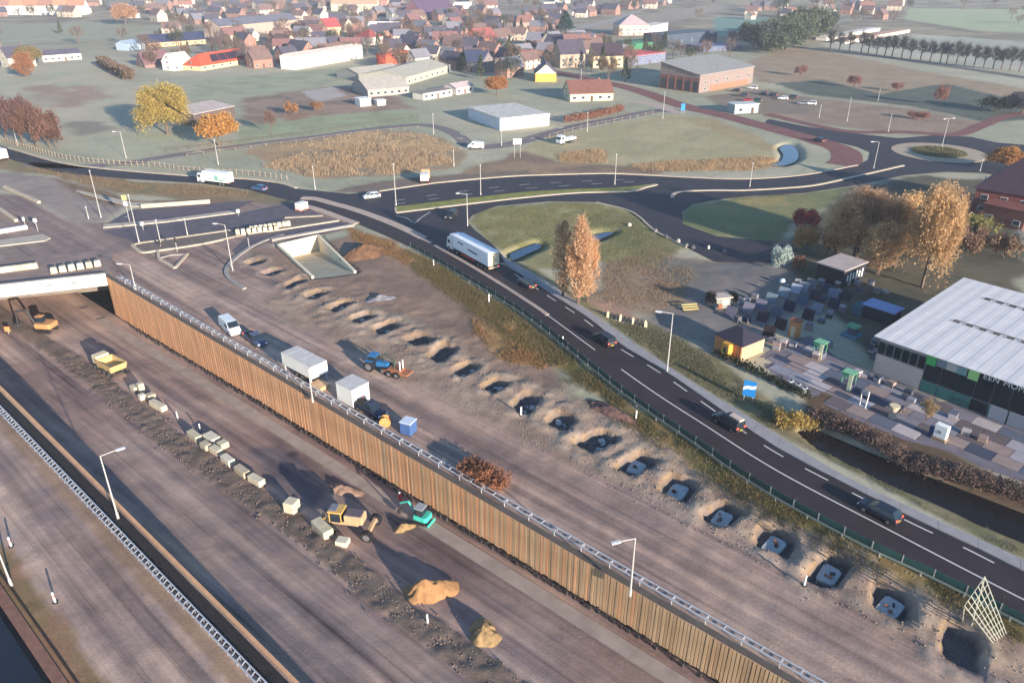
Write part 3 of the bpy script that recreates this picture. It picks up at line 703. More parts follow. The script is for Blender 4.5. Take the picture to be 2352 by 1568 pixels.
for k, s in enumerate(ss_list):
    zb = float(floor_z(s, T_R))+rnd.choice([0.2, 0.26, 0.34, 0.16]); dt = rnd.uniform(0, 0.02)+(0.012 if k % 2 else 0)
    nearf = max(0.0, min(1.0, (75-s)/60)); L_ = pw*(0.97-0.18*nearf); c = st(s+pw/2, T_R+0.1-dt, zb/2-0.02)
    if k < 299:
        o = MB().box((0, 0, 0), (L_, 0.1, -zb-0.02)).build('plank', rnd.choice(M_PLANK2 if rnd.random() < nearf*1.15 else M_PLANK), wall, c, RZ)
        o.rotation_euler = (0, rnd.uniform(-0.01, 0.01)-0.03*nearf*nearf, RZ)
    else: far_planks.box(c, (L_, 0.1, -zb-0.02), RZ)
o = far_planks.build('far_planks', M_PLANK[0], wall); o['kind'] = 'stuff'
MB().box((0, 0, 0), (158, 0.12, 10)).build('backing', M_DARK, wall, st(72, T_R+0.32, -5.05), RZ)
cap = MB(); cap.box((0, 0, 0), (158, 0.55, 0.45)); cap.build('capping_beam', mat('dark capping', C(92,84,78), 0.85, 0.15, 0.8), wall, st(72, T_R+0.35, 0.05), RZ)
# scattered dark toe timbers below the planks
for k in range(150):
    s = -4+k*0.98+rnd.uniform(-0.2, 0.2)
    if rnd.random() < 0.15: continue
    z = float(floor_z(s, T_R-0.4))
    MB().box((0, 0, 0), (rnd.uniform(0.3, 0.6), 0.3, 0.5)).build('toe_block', M_DARK, wall, st(s, T_R-rnd.uniform(0.35, 0.6), z+0.15), RZ+rnd.uniform(-0.2, 0.2))
# left wall
lw = thing('left_retaining_wall', 'dark sheet pile wall with pale orange capping beam on the left side of the cutting', 'wall', (0, 0, 0))
MB().box((0, 0, 0), (200, 0.3, 10)).build('sheet_piles', M_DARK, lw, st(60, T_L-0.2, -5.1), RZ)
for i in range(40):
    MB().box((0, 0, 0), (4.96, 0.3, 0.22)).build('capping_beam', mat('orange capping', C(205,158,118), 0.85, 0.12, 1.0), lw, st(-38+i*5.0, T_L-0.18, 0.1), RZ)
MB().box((0, 0, 0), (200, 1.5, 0.1)).build('gully', mat('gully', C(44,38,38), 0.9, 0.2, 1.0), lw, st(60, T_L-1.35, 0.02), RZ)
# concrete strip in the cutting along the right wall
for i in range(34):
    s0 = -6+i*4.6; z = float(floor_z(s0+2.3, 46.2))
    o = MB().box((0, 0, 0), (4.585, 1.7, 0.5)).build('guide_beam', mat('guide beam concrete', C(160,144,132), 0.9, 0.16, 0.5) , None, st(s0+2.3, 46.3, z+0.0), RZ)
    z2 = float(floor_z(s0+4.6, 46.2)); z1 = float(floor_z(s0, 46.2)); o.rotation_euler = (0, -math.atan2(z2-z1, 4.6), RZ)
    if i == 0: gb = thing('guide_beam_row', 'pale concrete strip lying along the foot of the timber wall', 'concrete strip', (0, 0, 0))
    o.name = 'slab'; o.parent = gb
# canal edge on the left
cq = thing('canal_bank', 'reddish timber canal bank at the bottom left corner', 'canal bank', (0, 0, 0))
MB().box((0, 0, 0), (500, 0.25, 4.0)).build('sheeting', mat('bank sheeting', C(70,52,44), 0.9, 0.2, 1.0), cq, st(100, T_C-0.14, -2.05), RZ)
MB().box((0, 0, 0), (500, 0.9, 0.3)).build('beam', mat('bank beam', C(128,92,78), 0.9, 0.2, 1.2), cq, st(100, T_C-0.45, 0.0), RZ)
MB().box((0, 0, 0), (500, 0.12, 0.16)).build('rail', mat('bank rail', C(60,42,36)), cq, st(100, T_C+0.5, 0.1), RZ)

# guard rails: two rails joined by cross pieces
def guard(name, label, s0, s1, t0, w, pitch, h, sides_post=True, zig=0.0, n_mod=12.0):
    g = thing(name, label, 'guard rail', (0, 0, 0))
    x = s0
    while x < s1:
        L_ = min(n_mod, s1-x)
        for side in (-1, 1):
            MB().box((0, 0, 0), (L_*0.998, 0.09, 0.16)).build('rail', M_GALV, g, st(x+L_/2, t0+side*w/2, h), RZ)
        x += L_
    b = MB(); x = s0; i = 0
    while x < s1:
        c = MB(); c.box((0, 0, h), (0.09, w-0.1, 0.08)); 
        if i % 2 == 0: c.box((0, -w/2+0.05, h/2-0.1), (0.08, 0.08, h-0.1)); c.box((0, w/2-0.05, h/2-0.1), (0.08, 0.08, h-0.1))
        c.build('cross_piece', M_GALV, g, st(x, t0, 0), RZ+zig)
        x += pitch; i += 1
    return g
guard('guard_rail', 'double white steel guard rail along the top of the orange timber wall', -4, 147, T_R+1.15, 0.6, 1.8, 0.7)
guard('guard_rail', 'white ladder-like guard rail beside the left capping beam', -10, 150, T_L-2.35, 0.6, 0.8, 0.5, zig=0.5)

# ------------------------------------------------------------------ bridge over the cutting
pR = P(0,1,880,955,0.9); pL = P(0,1,0,1050,0.9); dB_ = (pL-pR); dB_.z = 0; dB_.normalize()
br = thing('bridge', 'white concrete bridge beam and deck crossing the cutting at the left edge', 'bridge', pR)
rzb = math.atan2(dB_.y, dB_.x); Lb = 48.0
nb = Vector((dB_.y, -dB_.x, 0))
if nb.dot(US) < 0: nb = -nb
side = 1 if Vector((-math.sin(rzb), math.cos(rzb), 0)).dot(nb) > 0 else -1
br.location = (pR.x, pR.y, 0); br.rotation_euler = (0, 0, rzb)
M_WHITE = mat('white painted concrete', C(232,226,214), 0.7, 0.05, 0.5)
eb = MB().box((Lb/2, side*0.25, -0.35), (Lb, 0.5, 2.4)).build('edge_beam', M_WHITE, br, bevel=0.04)
for x in (5.6, 9.8): MB().box((x, -side*0.03, -0.2), (0.9, 0.08, 0.35)).build('vent', mat('vent', C(120,118,116)), eb)
MB().box((Lb/2, side*9.0, -0.35), (Lb, 16.9, 0.8)).build('deck', mat('bridge deck', C(134,116,108), 0.9, 0.2, 0.3), br)
MB().box((Lb/2, side*1.6, 0.2), (Lb, 1.9, 0.35)).build('walkway', mat('walkway', C(128,122,118), 0.9, 0.15, 0.8), br)
MB().box((Lb/2, side*0.3, 0.92), (Lb, 0.7, 0.14)).build('coping', mat('coping', C(150,142,136), 0.9, 0.15, 0.8), br)
MB().box((Lb/2, side*17.5, -4.6), (Lb, 0.6, 8.4)).build('abutment', mat('abutment', C(120,110,100), 0.9, 0.15, 0.5), br)

# ------------------------------------------------------------------ cycle tunnel mouth
tn = thing('tunnel_mouth', 'concrete cycle tunnel mouth with two wing walls beside the embankment', 'tunnel', (0, 0, 0))
M_CREAM = mat('cream concrete', C(220,206,178), 0.85, 0.08, 0.6)
a, b, c, d = [Vector((p.x, p.y, 0)) for p in TUN]
def wallseg(p, q, z0, z1, th, name, m):
    dv = (q-p); dv.z = 0; L_ = dv.length; dv.normalize()
    return MB().box((0, 0, 0), (L_, th, z1-z0)).build(name, m, tn, ((p.x+q.x)/2, (p.y+q.y)/2, (z0+z1)/2), math.atan2(dv.y, dv.x))
wallseg(a, b, -4.3, 0.35, 0.4, 'head_wall', M_CREAM); wallseg(a, d, -4.3, 0.35, 0.5, 'wing_wall', M_CREAM); wallseg(b, c, -4.3, 0.35, 0.5, 'wing_wall', M_CREAM)
MB().add([(a.x,a.y,-3.3),(b.x,b.y,-3.3),(c.x+0.3,c.y-0.6,-0.02),(d.x+0.3,d.y-0.6,-0.02)], [(0,3,2,1)]).build('ramp_slab', mat('ramp concrete', C(196,178,148), 0.9, 0.1, 0.5), tn)
e = P(1,1,180,700); f2 = P(1,1,885,560)
wallseg(e+Vector((0,1.5,0)), f2+Vector((0,0.5,0)), -0.2, 0.5, 1.0, 'parapet', M_CONC2)

# ------------------------------------------------------------------ vehicles
M_GLASS = mat('dark window glass', C(34,44,54), 0.12, spec=0.6)
M_TYRE = mat('tyre rubber', C(34,33,34), 0.9)
M_RIM = mat('wheel rim', C(150,150,152), 0.4, metal=0.6)
M_TAIL = mat('tail light', C(190,40,34), 0.4, emis=(1.0, 0.12, 0.05, 1.2))
M_HEAD = mat('head light', C(220,220,215), 0.2)
M_BLACK = mat('black plastic', C(36,36,38), 0.7)
def paint_mat(name, c): return mat(name, C(*c), 0.35, 0.05, 1.0, spec=0.5)
WH = {}
def wheel(parent, x, y, r=0.33, w=0.24):
    key = (r, w)
    if key not in WH:
        WH[key] = (MB().tube((0, -w/2, 0), (0, w/2, 0), r, 14).mesh('tyre', M_TYRE), MB().tube((0, -w/2-0.015, 0), (0, w/2+0.015, 0), r*0.6, 10).mesh('rim', M_RIM))
    t = link('wheel', WH[key][0], parent, (x, y, r)); link('rim', WH[key][1], t)
    return t
def body_loft(xs, zt, hw, z0=0.24):
    secs = []
    for x, z, h in zip(xs, zt, hw):
        secs.append([(x, -h*0.92, z0), (x, h*0.92, z0), (x, h, 0.5), (x, h*0.97, z-0.1), (x, h*0.84, z), (x, -h*0.84, z), (x, -h*0.97, z-0.1), (x, -h, 0.5)])
    return MB().loft(secs)
def frustum(b, x0, x1, y, z0, X0, X1, Y, z1):
    b.add([(x0,-y,z0),(x1,-y,z0),(x1,y,z0),(x0,y,z0),(X0,-Y,z1),(X1,-Y,z1),(X1,Y,z1),(X0,Y,z1)], [(0,3,2,1),(4,5,6,7),(0,1,5,4),(1,2,6,5),(2,3,7,6),(3,0,4,7)]); return b
def car(label, loc, rz, col, kind='hatch', group=None, lights=True):
    t = thing('car', label, 'car', loc, rz, group); m = paint_mat('car paint %s' % (col,), col)
    k = 1.0 if kind == 'hatch' else 1.1
    body_loft([-2.2,-2.12,-1.6,0.9,1.55,2.08,2.2], [0.72*k,0.92*k,0.96*k,0.97*k,0.9*k,0.76*k,0.62*k], [0.72,0.84,0.9,0.9,0.88,0.82,0.7]).build('body', m, t, smooth=False, bevel=0.03)
    top = 1.42 if kind == 'hatch' else 1.66
    rear = -1.55 if kind == 'hatch' else -1.95
    frustum(MB(), -2.05, 1.15, 0.83, 0.93*k, rear, 0.35, 0.64, top).build('windows', M_GLASS, t)
    r = frustum(MB(), rear-0.03, 0.4, 0.66, top-0.02, rear+0.06, 0.28, 0.6, top+0.05)
    r.build('roof', m, t)
    for sy in (-1, 1):
        for q0, q1, r_ in (((1.15, sy*0.84, 0.93*k), (0.37, sy*0.65, top), 0.045), ((-2.05, sy*0.84, 0.93*k), (rear, sy*0.65, top), 0.06), ((-0.45, sy*0.85, 0.93*k), (-0.5, sy*0.65, top), 0.045)):
            MB().tube(q0, q1, r_, 4).build('pillar', m, t)
    for x in (-1.35, 1.35):
        for y in (-0.8, 0.8): wheel(t, x, y)
    for sy in (-1, 1):
        MB().box((2.13, sy*0.6, 0.62*k), (0.14, 0.36, 0.14)).build('headlight', M_HEAD, t)
        MB().box((-2.16, sy*0.64, 0.78*k), (0.12, 0.3, 0.2)).build('tail_light', M_TAIL, t)
        MB().box((0.85, sy*0.96, 1.0*k), (0.16, 0.16, 0.12)).build('mirror', m, t)
    MB().box((-2.2, 0, 0.5), (0.04, 0.5, 0.12)).build('number_plate', mat('yellow plate', C(210,180,40)), t)
    return t
def along(pts, u, v, z=None):
    """point of a road line nearest to a survey position and the heading there"""
    p = at(u, v, 0.3 if z is None else z); i = min(range(len(pts)), key=lambda k: (pts[k]-p).length)
    d = pts[max(i-2, 0)]-pts[min(i+2, len(pts)-1)]
    return p, math.atan2(d.y, d.x)
def drive(u, v):
    p, h = along(centre, u, v, road_z(u)); return (p.x, p.y, road_z(u)+0.012), h
l, h = drive(1210, 657); car('dark blue car right behind the white articulated lorry', l, h, (40,46,62))
l, h = drive(1388, 787); car('black estate car on the bare middle stretch of the dark road', l, h, (34,36,44), 'suv')
l, h = drive(1672, 977); c3 = car('black car carrying a pale load on its roof near the blue sign', l, h, (30,34,42), 'suv')
MB().box((-1.2, 0, 1.85), (1.9, 0.9, 0.28)).build('roof_load', mat('pale load', C(200,180,165)), c3, bevel=0.06)
l, h = drive(2018, 1182); car('dark blue car with glowing tail lights nearest the bottom right corner', l, h, (32,38,54))
pw_, hw_ = at(854, 455), 0; d = at(760, 462)-at(900, 443); car('white car entering the junction from the upper road', at(854,455,0.04), math.atan2(d.y, d.x), (228,228,226))
d = at(1010, 520)-at(1060, 480); car('black car waiting at the junction in front of the lorry', at(1037,500,0.04), math.atan2(d.y, d.x), (38,42,46), 'suv')
d = at(1840, 318)-at(1910, 333); car('dark car on the road before the roundabout', at(1879,326,0.04), math.atan2(d.y, d.x), (36,44,56))
car('small blue car at the road bend beside the red and white trailer', at(596,437,0.04), math.atan2(*(at(560,430)-at(620,440)).yx), (60,92,130))
park = [(1728,205,(225,225,225)),(1750,218,(44,48,60)),(1772,222,(40,42,54)),(1798,229,(232,232,230)),(1818,227,(50,52,58)),(1843,240,(140,140,148)),(1862,241,(226,226,226)),(1716,233,(170,40,52)),(1737,234,(52,88,78)),(1690,211,(60,62,70)),(1706,222,(70,64,78))]
pk = []
for i, (u, v, c) in enumerate(park):
    t = car('', at(u, v, 0.03), math.radians(155+rnd.uniform(-8, 8)), c, 'hatch' if i % 2 else 'suv', 'cars parked beside the brick hall'); pk.append(t)
order_labels(pk, '{n} from the left of the cars parked right of the brick hall')

def box_truck(name, label, cat, loc, rz, L=9.0, wbox=2.5, hbox=2.6, cabc=(225,225,225), boxc=(232,230,222), cabl=2.0, logo=None):
    t = thing(name, label, cat, loc, rz); m = paint_mat('lorry cab %s' % (cabc,), cabc); mb = mat('lorry box %s' % (boxc,), C(*boxc), 0.5, 0.05, 0.4)
    MB().box((0, 0, 0.75), (L*0.98, 1.0, 0.3)).build('chassis', M_BLACK, t)
    bx = MB().box((-cabl/2-0.1, 0, 1.0+hbox/2), (L-cabl-0.2, wbox, hbox)).build('cargo_box', mb, t, bevel=0.05)
    x1 = L/2
    secs = [[(x1-cabl, -1.2, 0.5), (x1-cabl, 1.2, 0.5), (x1-cabl, 1.2, 2.9), (x1-cabl, -1.2, 2.9)], [(x1-0.45, -1.2, 0.5), (x1-0.45, 1.2, 0.5), (x1-0.45, 1.15, 2.85), (x1-0.45, -1.15, 2.85)], [(x1, -1.15, 0.5), (x1, 1.15, 0.5), (x1-0.05, 1.1, 1.7), (x1-0.05, -1.1, 1.7)]]
    MB().loft(secs).build('cab', m, t, bevel=0.06)
    MB().add([(x1-0.03, -1.05, 1.72), (x1-0.03, 1.05, 1.72), (x1-0.41, 1.05, 2.7), (x1-0.41, -1.05, 2.7)], [(0, 1, 2, 3)]).build('windscreen', M_GLASS, t)
    for sy in (-1, 1): MB().box((x1-1.0, sy*1.2, 2.1), (0.9, 0.04, 0.7)).build('side_window', M_GLASS, t)
    for x in (x1-1.1, -L/2+1.6, -L/2+2.7):
        for y in (-1.05, 1.05): wheel(t, x, y, 0.48, 0.3)
    for sy in (-1, 1): MB().box((-L/2+0.02, sy*0.95, 0.95), (0.08, 0.3, 0.15)).build('tail_light', M_TAIL, t)
    if logo:
        for sy in (-1, 1): MB().tube((-1.5, sy*(wbox/2+0.004), 2.1), (-1.5, sy*(wbox/2+0.02), 2.1), 0.75, 14).build('emblem', mat('teal emblem', C(*logo)), bx); 
        for sy in (-1, 1): MB().box((-3.0, sy*(wbox/2+0.01), 1.5), (1.6, 0.02, 0.5)).build('side_stripe', mat('teal emblem', C(*logo)), bx)
    return t
d = at(560, 428)-at(430, 412)
box_truck('box_lorry', 'white box lorry with a teal emblem on the road at the left', 'lorry', at(496,423,0.04), math.atan2(-d.y, -d.x), 10.5, logo=(120,170,160))
d = at(0, 345)-at(40, 360)
box_truck('box_lorry', 'white lorry cut off by the left edge of the picture', 'lorry', at(-2,366,0.04), math.atan2(d.y, d.x), 9.5)
d = at(980, 398)-at(975, 419)
box_truck('small_truck', 'small white and orange works truck beside the reeds', 'truck', at(977,417,0.03), math.atan2(d.y, d.x), 6.5, 2.2, 1.6, (214,150,90), (222,216,206))
# articulated lorry
pf = at(1022, 562, 0.12); pr_ = at(1152, 632, 0.3); dv = pf-pr_; h = math.atan2(dv.y, dv.x); ctr = (pf+pr_)/2; 
lo = thing('articulated_lorry', 'long white articulated lorry leaving up the dark road', 'lorry', (ctr.x, ctr.y, 0.17), h)
M_TR = mat('white trailer skin', C(238,238,240), 0.5, 0.03, 0.4)
tr = MB().box((-1.4, 0, 2.6), (13.6, 2.55, 2.75)).build('trailer_box', M_TR, lo, bevel=0.05)
MB().box((-8.22, 0, 2.55), (0.06, 2.4, 2.6)).build('rear_doors', mat('cream rear doors', C(214,198,168), 0.6, 0.06, 0.8), tr)
MB().box((-8.26, 0, 2.55), (0.04, 0.05, 2.55)).build('door_joint', M_DARK, tr)
MB().box((-8.2, 0, 0.85), (0.2, 2.4, 0.3)).build('bumper', mat('bumper', C(190,176,150)), lo)
MB().box((-1.4, 0, 1.1), (13.0, 1.2, 0.22)).build('chassis', M_BLACK, lo)
for sy in (-1, 1):
    MB().box((-0.4, sy*1.2, 0.85), (5.2, 0.08, 0.55)).build('side_skirt', mat('red skirt', C(150,36,44), 0.6), lo)
    MB().box((2.2, sy*1.283, 3.0), (2.2, 0.012, 0.3)).build('lettering', mat('grey lettering', C(110,112,124)), tr)
    MB().box((-2.4, sy*1.283, 2.5), (3.6, 0.012, 0.4)).build('lettering', mat('grey lettering', C(110,112,124)), tr)
secs = [[(5.75, -1.22, 0.6), (5.75, 1.22, 0.6), (5.75, 1.22, 3.3), (5.75, -1.22, 3.3)], [(7.7, -1.22, 0.6), (7.7, 1.22, 0.6), (7.5, 1.2, 3.05), (7.5, -1.2, 3.05)], [(8.15, -1.18, 0.6), (8.15, 1.18, 0.6), (8.05, 1.15, 1.8), (8.05, -1.15, 1.8)]]
cab = MB().loft(secs).build('cab', paint_mat('lorry cab (225, 225, 225)', (225,225,225)), lo, bevel=0.06)
MB().add([(8.07,-1.1,1.85),(8.07,1.1,1.85),(7.56,1.1,2.95),(7.56,-1.1,2.95)], [(0,1,2,3)]).build('windscreen', M_GLASS, cab)
for sy in (-1, 1): MB().box((7.0, sy*1.22, 2.1), (0.9, 0.05, 0.7)).build('side_window', M_GLASS, cab)
MB().box((6.2, 0, 3.5), (1.0, 2.2, 0.5)).build('wind_deflector', M_TR, cab)
for x in (7.0, 3.8, -4.4, -5.7, -7.0):
    for y in (-1.05, 1.05): wheel(lo, x, y, 0.5, 0.34)
for sy in (-1, 1): MB().box((-8.3, sy*1.0, 0.95), (0.06, 0.3, 0.14)).build('tail_light', M_TAIL, lo)

def van(label, loc, rz, col=(226,226,224), pick=False, name='van'):
    t = thing(name, label, 'van' if not pick else 'pickup', loc, rz); m = paint_mat('car paint %s' % (col,), col)
    if not pick:
        secs = []
        for x, z, hw in [(-2.6,1.9,0.85),(-2.5,2.1,0.95),(1.2,2.15,0.96),(2.0,1.35,0.95),(2.6,1.05,0.88),(2.75,0.8,0.8)]:
            secs.append([(x,-hw,0.3),(x,hw,0.3),(x,hw,min(z,1.2)-0.1),(x,hw*0.9,z),(x,-hw*0.9,z),(x,-hw,min(z,1.2)-0.1)])
        MB().loft(secs).build('body', m, t, bevel=0.05)
        MB().add([(1.28,-0.82,2.12),(1.28,0.82,2.12),(2.03,0.84,1.36),(2.03,-0.84,1.36)], [(0,3,2,1)]).build('windscreen', M_GLASS, t, loc=(0.02,0,0.02))
        for sy in (-1, 1): MB().box((0.9, sy*0.945, 1.5), (0.9, 0.04, 0.5)).build('side_window', M_GLASS, t)
    else:
        body_loft([-2.6,-2.5,-0.6,1.2,1.8,2.5,2.65], [0.85,0.95,1.0,1.02,1.0,0.85,0.7], [0.8,0.9,0.92,0.92,0.9,0.85,0.75]).build('body', m, t, bevel=0.03)
        frustum(MB(), -0.7, 1.4, 0.85, 0.98, -0.5, 0.7, 0.68, 1.7).build('windows', M_GLASS, t)
        frustum(MB(), -0.52, 0.72, 0.7, 1.68, -0.45, 0.65, 0.66, 1.76).build('roof', m, t)
        MB().box((-1.7, 0, 1.02), (1.6, 1.5, 0.12)).build('load_bed', M_BLACK, t)
    for x in (-1.6, 1.7):
        for y in (-0.85, 0.85): wheel(t, x, y, 0.36, 0.26)
    for sy in (-1, 1):
        MB().box((2.66, sy*0.62, 0.75), (0.12, 0.3, 0.18)).build('headlight', M_HEAD, t)
        MB().box((-2.62, sy*0.78, 0.9), (0.06, 0.16, 0.3)).build('tail_light', M_TAIL, t)
    return t
Z = lambda x, y: (496.1+x*0.20505, 698.3+y*0.20505)
van('white van parked at the top of the row above the timber wall', on_ground(*Z(165,300)), RZ+math.pi-0.15)
van('dark grey pickup parked right behind the white van', on_ground(*Z(445,430)), RZ+math.pi-0.1, (70,78,104), True, 'pickup')
d = at(1050, 340)-at(1110, 343)
van('white camper pickup on the grey path by the white hall', at(1094,341,0.04), math.atan2(d.y, d.x), (232,232,228))
d = at(1270, 338)-at(1330, 325)
box_truck('flatbed_truck', 'white flatbed truck parked on the field edge under the white hall', 'truck', at(1300,329,0.04), math.atan2(d.y, d.x), 7.5, 2.2, 0.8)
van('black pickup parked in front of the white site cabin', on_ground(*Z(1735,1215)), RZ+math.pi, (38,42,62), True, 'pickup')
# site containers above the timber wall
M_CABIN = mat('white cabin panel', C(226,222,214), 0.6, 0.05, 0.6); M_ROOFP = mat('cabin roof panel', C(196,190,184), 0.6, 0.12, 1.0)
g = on_ground(*Z(1010,800))
ct = thing('site_container', 'long white site container raised on a trailer beside the timber wall', 'container', g, RZ+0.02)
bx = MB().box((0, 0, 2.2), (7.2, 2.9, 1.9)).build('box', M_CABIN, ct, bevel=0.04)
for i in range(5): MB().box((-2.9+i*1.45, 0, 3.18), (1.36, 2.9, 0.06)).build('roof_panel', M_ROOFP, bx)
for x in (-3.2, 3.2):
    for y in (-1.3, 1.3): MB().box((x, y, 0.6), (0.16, 0.16, 1.3)).build('leg', M_GALV, ct)
MB().box((0, 0, 1.12), (7.0, 2.2, 0.25)).build('chassis', M_BLACK, ct)
for x in (-0.6, 0.6):
    for y in (-1.0, 1.0): wheel(ct, x, y, 0.45, 0.3)
g = on_ground(*Z(1545,1075))
cb = thing('site_cabin', 'square white site cabin behind the black pickup', 'cabin', g, RZ+0.05)
bx = MB().box((0, 0, 1.45), (3.4, 3.0, 2.7)).build('box', M_CABIN, cb, bevel=0.04)
MB().box((0, 0, 2.85), (3.5, 3.1, 0.1)).build('roof', M_ROOFP, cb); MB().box((-0.6, -1.52, 1.3), (0.95, 0.05, 2.1)).build('door', mat('cabin door', C(200,196,188)), bx)
MB().box((0, 0, 0.08), (3.2, 2.8, 0.16)).build('skid', M_DARK, cb)
g = on_ground(*Z(2160,1440))
bl = thing('portable_toilet', 'blue box cabin with a pale roof at the end of the parked row', 'cabin', g, RZ+0.3)
MB().box((0, 0, 0.95), (1.6, 1.6, 1.7)).build('body', mat('blue cabin', C(70,98,146), 0.5, 0.08, 1.0), bl, bevel=0.05)
MB().box((0, 0, 1.86), (1.72, 1.72, 0.14)).build('roof', mat('pale blue roof', C(200,208,222), 0.5), bl, bevel=0.04); MB().box((-0.2, -0.82, 0.9), (0.7, 0.05, 1.4)).build('door', mat('light blue door', C(120,156,205)), bl); MB().box((0, 0, 0.05), (1.5, 1.5, 0.1)).build('skid', M_DARK, bl)
def crate(name, label, cat, p, size, rz, m, group=None, z=0.0):
    o = MB().box((0, 0, size[2]/2), size).build(name, m, None, (p.x, p.y, p.z+z), rz, bevel=min(size)*0.06); return tag(o, label, cat, group)
g = on_ground(*Z(1165,930)); pl = thing('timber_stack', 'pale timber stack lying between the white container and the white cabin', 'timber', g, RZ+0.1)
for i in range(6):
    for j in range(3): MB().box((0, -0.75+i*0.3, 0.12+j*0.2), (2.4, 0.26, 0.17)).build('plank', mat('pale timber', C(206,170,130), 0.85, 0.15, 2.0), pl)
g = on_ground(*Z(1900,1365)); cr = thing('cable_drum', 'orange wooden cable drum beside the blue box cabin', 'cable drum', g, RZ+0.8)
for y in (-0.4, 0.4): MB().tube((0, y-0.05, 0.75), (0, y+0.05, 0.75), 0.75, 16).build('flange', mat('orange wood', C(196,140,84), 0.85, 0.15, 2.0), cr)
MB().tube((0, -0.36, 0.75), (0, 0.36, 0.75), 0.42, 12).build('core', mat('brown cable', C(90,64,46)), cr)
# blue tractor with implements
g = on_ground(*Z(1815,735)); M_BLUE = paint_mat('tractor blue', (48,108,158)); M_RUST = mat('rusty steel', C(150,100,72), 0.85, 0.2, 1.5)
tt = thing('tractor', 'bright blue tractor standing at the edge of the pits', 'tractor', g, RZ+math.pi+0.35)
MB().box((0.9, 0, 1.15), (2.1, 0.9, 0.8)).build('bonnet', M_BLUE, tt, bevel=0.08)
frustum(MB(), -1.2, 0.1, 0.8, 1.2, -1.05, 0.0, 0.7, 2.4).build('cab_glass', M_GLASS, tt); MB().box((-0.55, 0, 2.47), (1.4, 1.6, 0.16)).build('cab_roof', M_BLUE, tt, bevel=0.05)
for y in (-0.95, 0.95): wheel(tt, -0.9, y, 0.85, 0.5); wheel(tt, 1.5, y*0.9, 0.55, 0.36)
for y in (-0.95, 0.95): MB().box((-0.9, y, 1.75), (1.2, 0.5, 0.1)).build('mudguard', M_BLUE, tt)
MB().tube((0.6, 0.45, 1.5), (0.6, 0.45, 2.6), 0.05, 6).build('exhaust', M_BLACK, tt)
g = on_ground(*Z(2045,800)); im = thing('crane_trailer', 'rusty crane trailer with two white posts hitched to the blue tractor', 'trailer', g, RZ+math.pi+0.3)
MB().box((0, 0, 0.8), (4.2, 1.8, 0.25)).build('bed', M_RUST, im, bevel=0.03)
for x in (-1.0, 0.3):
    for y in (-0.95, 0.95): wheel(im, x, y, 0.5, 0.36)
for y in (-0.4, 0.4): MB().tube((0.6, y, 0.9), (0.6, y, 2.6), 0.1, 6).build('white_post', mat('white post', C(220,220,216)), im)
cr2 = MB(); cr2.tube((-0.6, 0, 0.9), (-0.6, 0, 2.3), 0.14, 6); cr2.tube((-0.6, 0, 2.3), (-2.4, 0.3, 3.0), 0.12, 6); cr2.tube((-2.4, 0.3, 3.0), (-2.7, 0.4, 1.6), 0.09, 6); cr2.build('crane_arm', mat('dark green arm', C(62,76,66)), im)
for i in range(5): MB().box((-1.2+i*0.45, 0, 1.05), (0.35, 1.5, 0.3)).build('load_block', M_RUST, im)

# ------------------------------------------------------------------ machines in the cutting
M_YEL = paint_mat('machine yellow', (200,160,84)); M_TAN = mat('dusty machine tan', C(184,154,118), 0.7, 0.12, 1.5)
Q = lambda x, y: (643.1+x*0.16406, 1084.1+y*0.16406)
g = on_floor(*Q(960,800)); ld = thing('grader', 'yellow and tan grader working in the cutting beside the small teal digger', 'grader', g, RZ+math.pi+0.55)
MB().box((-0.3, 0, 1.25), (3.6, 1.0, 0.5)).build('frame', M_TAN, ld, bevel=0.06)
eng = MB().box((1.0, 0, 2.0), (2.3, 1.6, 1.1)).build('engine_cover', M_TAN, ld, bevel=0.12)
MB().box((1.0, 0, 2.6), (1.9, 1.3, 0.12)).build('grille', mat('dark grille', C(96,86,92)), eng)
frustum(MB(), -1.9, -0.4, 0.75, 1.5, -1.8, -0.5, 0.68, 2.75).build('cab_glass', M_GLASS, ld)
rf = MB().box((-1.15, 0, 2.85), (1.8, 1.7, 0.2)).build('cab_roof', M_YEL, ld, bevel=0.05); MB().box((-1.5, 0, 3.0), (0.9, 1.2, 0.08)).build('roof_hatch', mat('grey hatch', C(120,120,130)), rf)
for p_ in [(-1.85,0.75),(-1.85,-0.75),(-0.45,0.75),(-0.45,-0.75)]: MB().box((p_[0], p_[1], 2.1), (0.1, 0.1, 1.4)).build('cab_post', M_YEL, ld)
MB().box((2.9, 0, 0.9), (0.5, 3.0, 0.45)).build('front_beam', M_TAN, ld, bevel=0.08)
for y in (-1.55, 1.55): wheel(ld, 2.9, y, 0.7, 0.6); wheel(ld, -1.7, y*0.8, 0.75, 0.5)
MB().tube((-2.0, 0, 1.4), (-3.4, 0, 1.0), 0.14, 8).build('arm', M_YEL, ld); MB().box((-3.5, 0, 0.6), (0.3, 2.4, 0.8)).build('blade', M_TAN, ld)
g = on_floor(*Q(1985,705)); M_TEAL = paint_mat('digger teal', (70,190,170))
ex = thing('mini_excavator', 'small teal mini excavator at the foot of the timber wall', 'excavator', g, RZ+0.3)
for y in (-0.65, 0.65): MB().box((0, y, 0.28), (1.9, 0.35, 0.5)).build('track', M_BLACK, ex, bevel=0.15)
MB().box((0, 0, 0.62), (1.2, 1.1, 0.2)).build('undercarriage', M_DARK, ex)
MB().poly([(-1.15,-0.6),(-0.9,-0.85),(0.7,-0.8),(0.7,0.8),(-0.9,0.85),(-1.15,0.6)], 0.75, 1.4).build('housing', M_TEAL, ex, bevel=0.08)
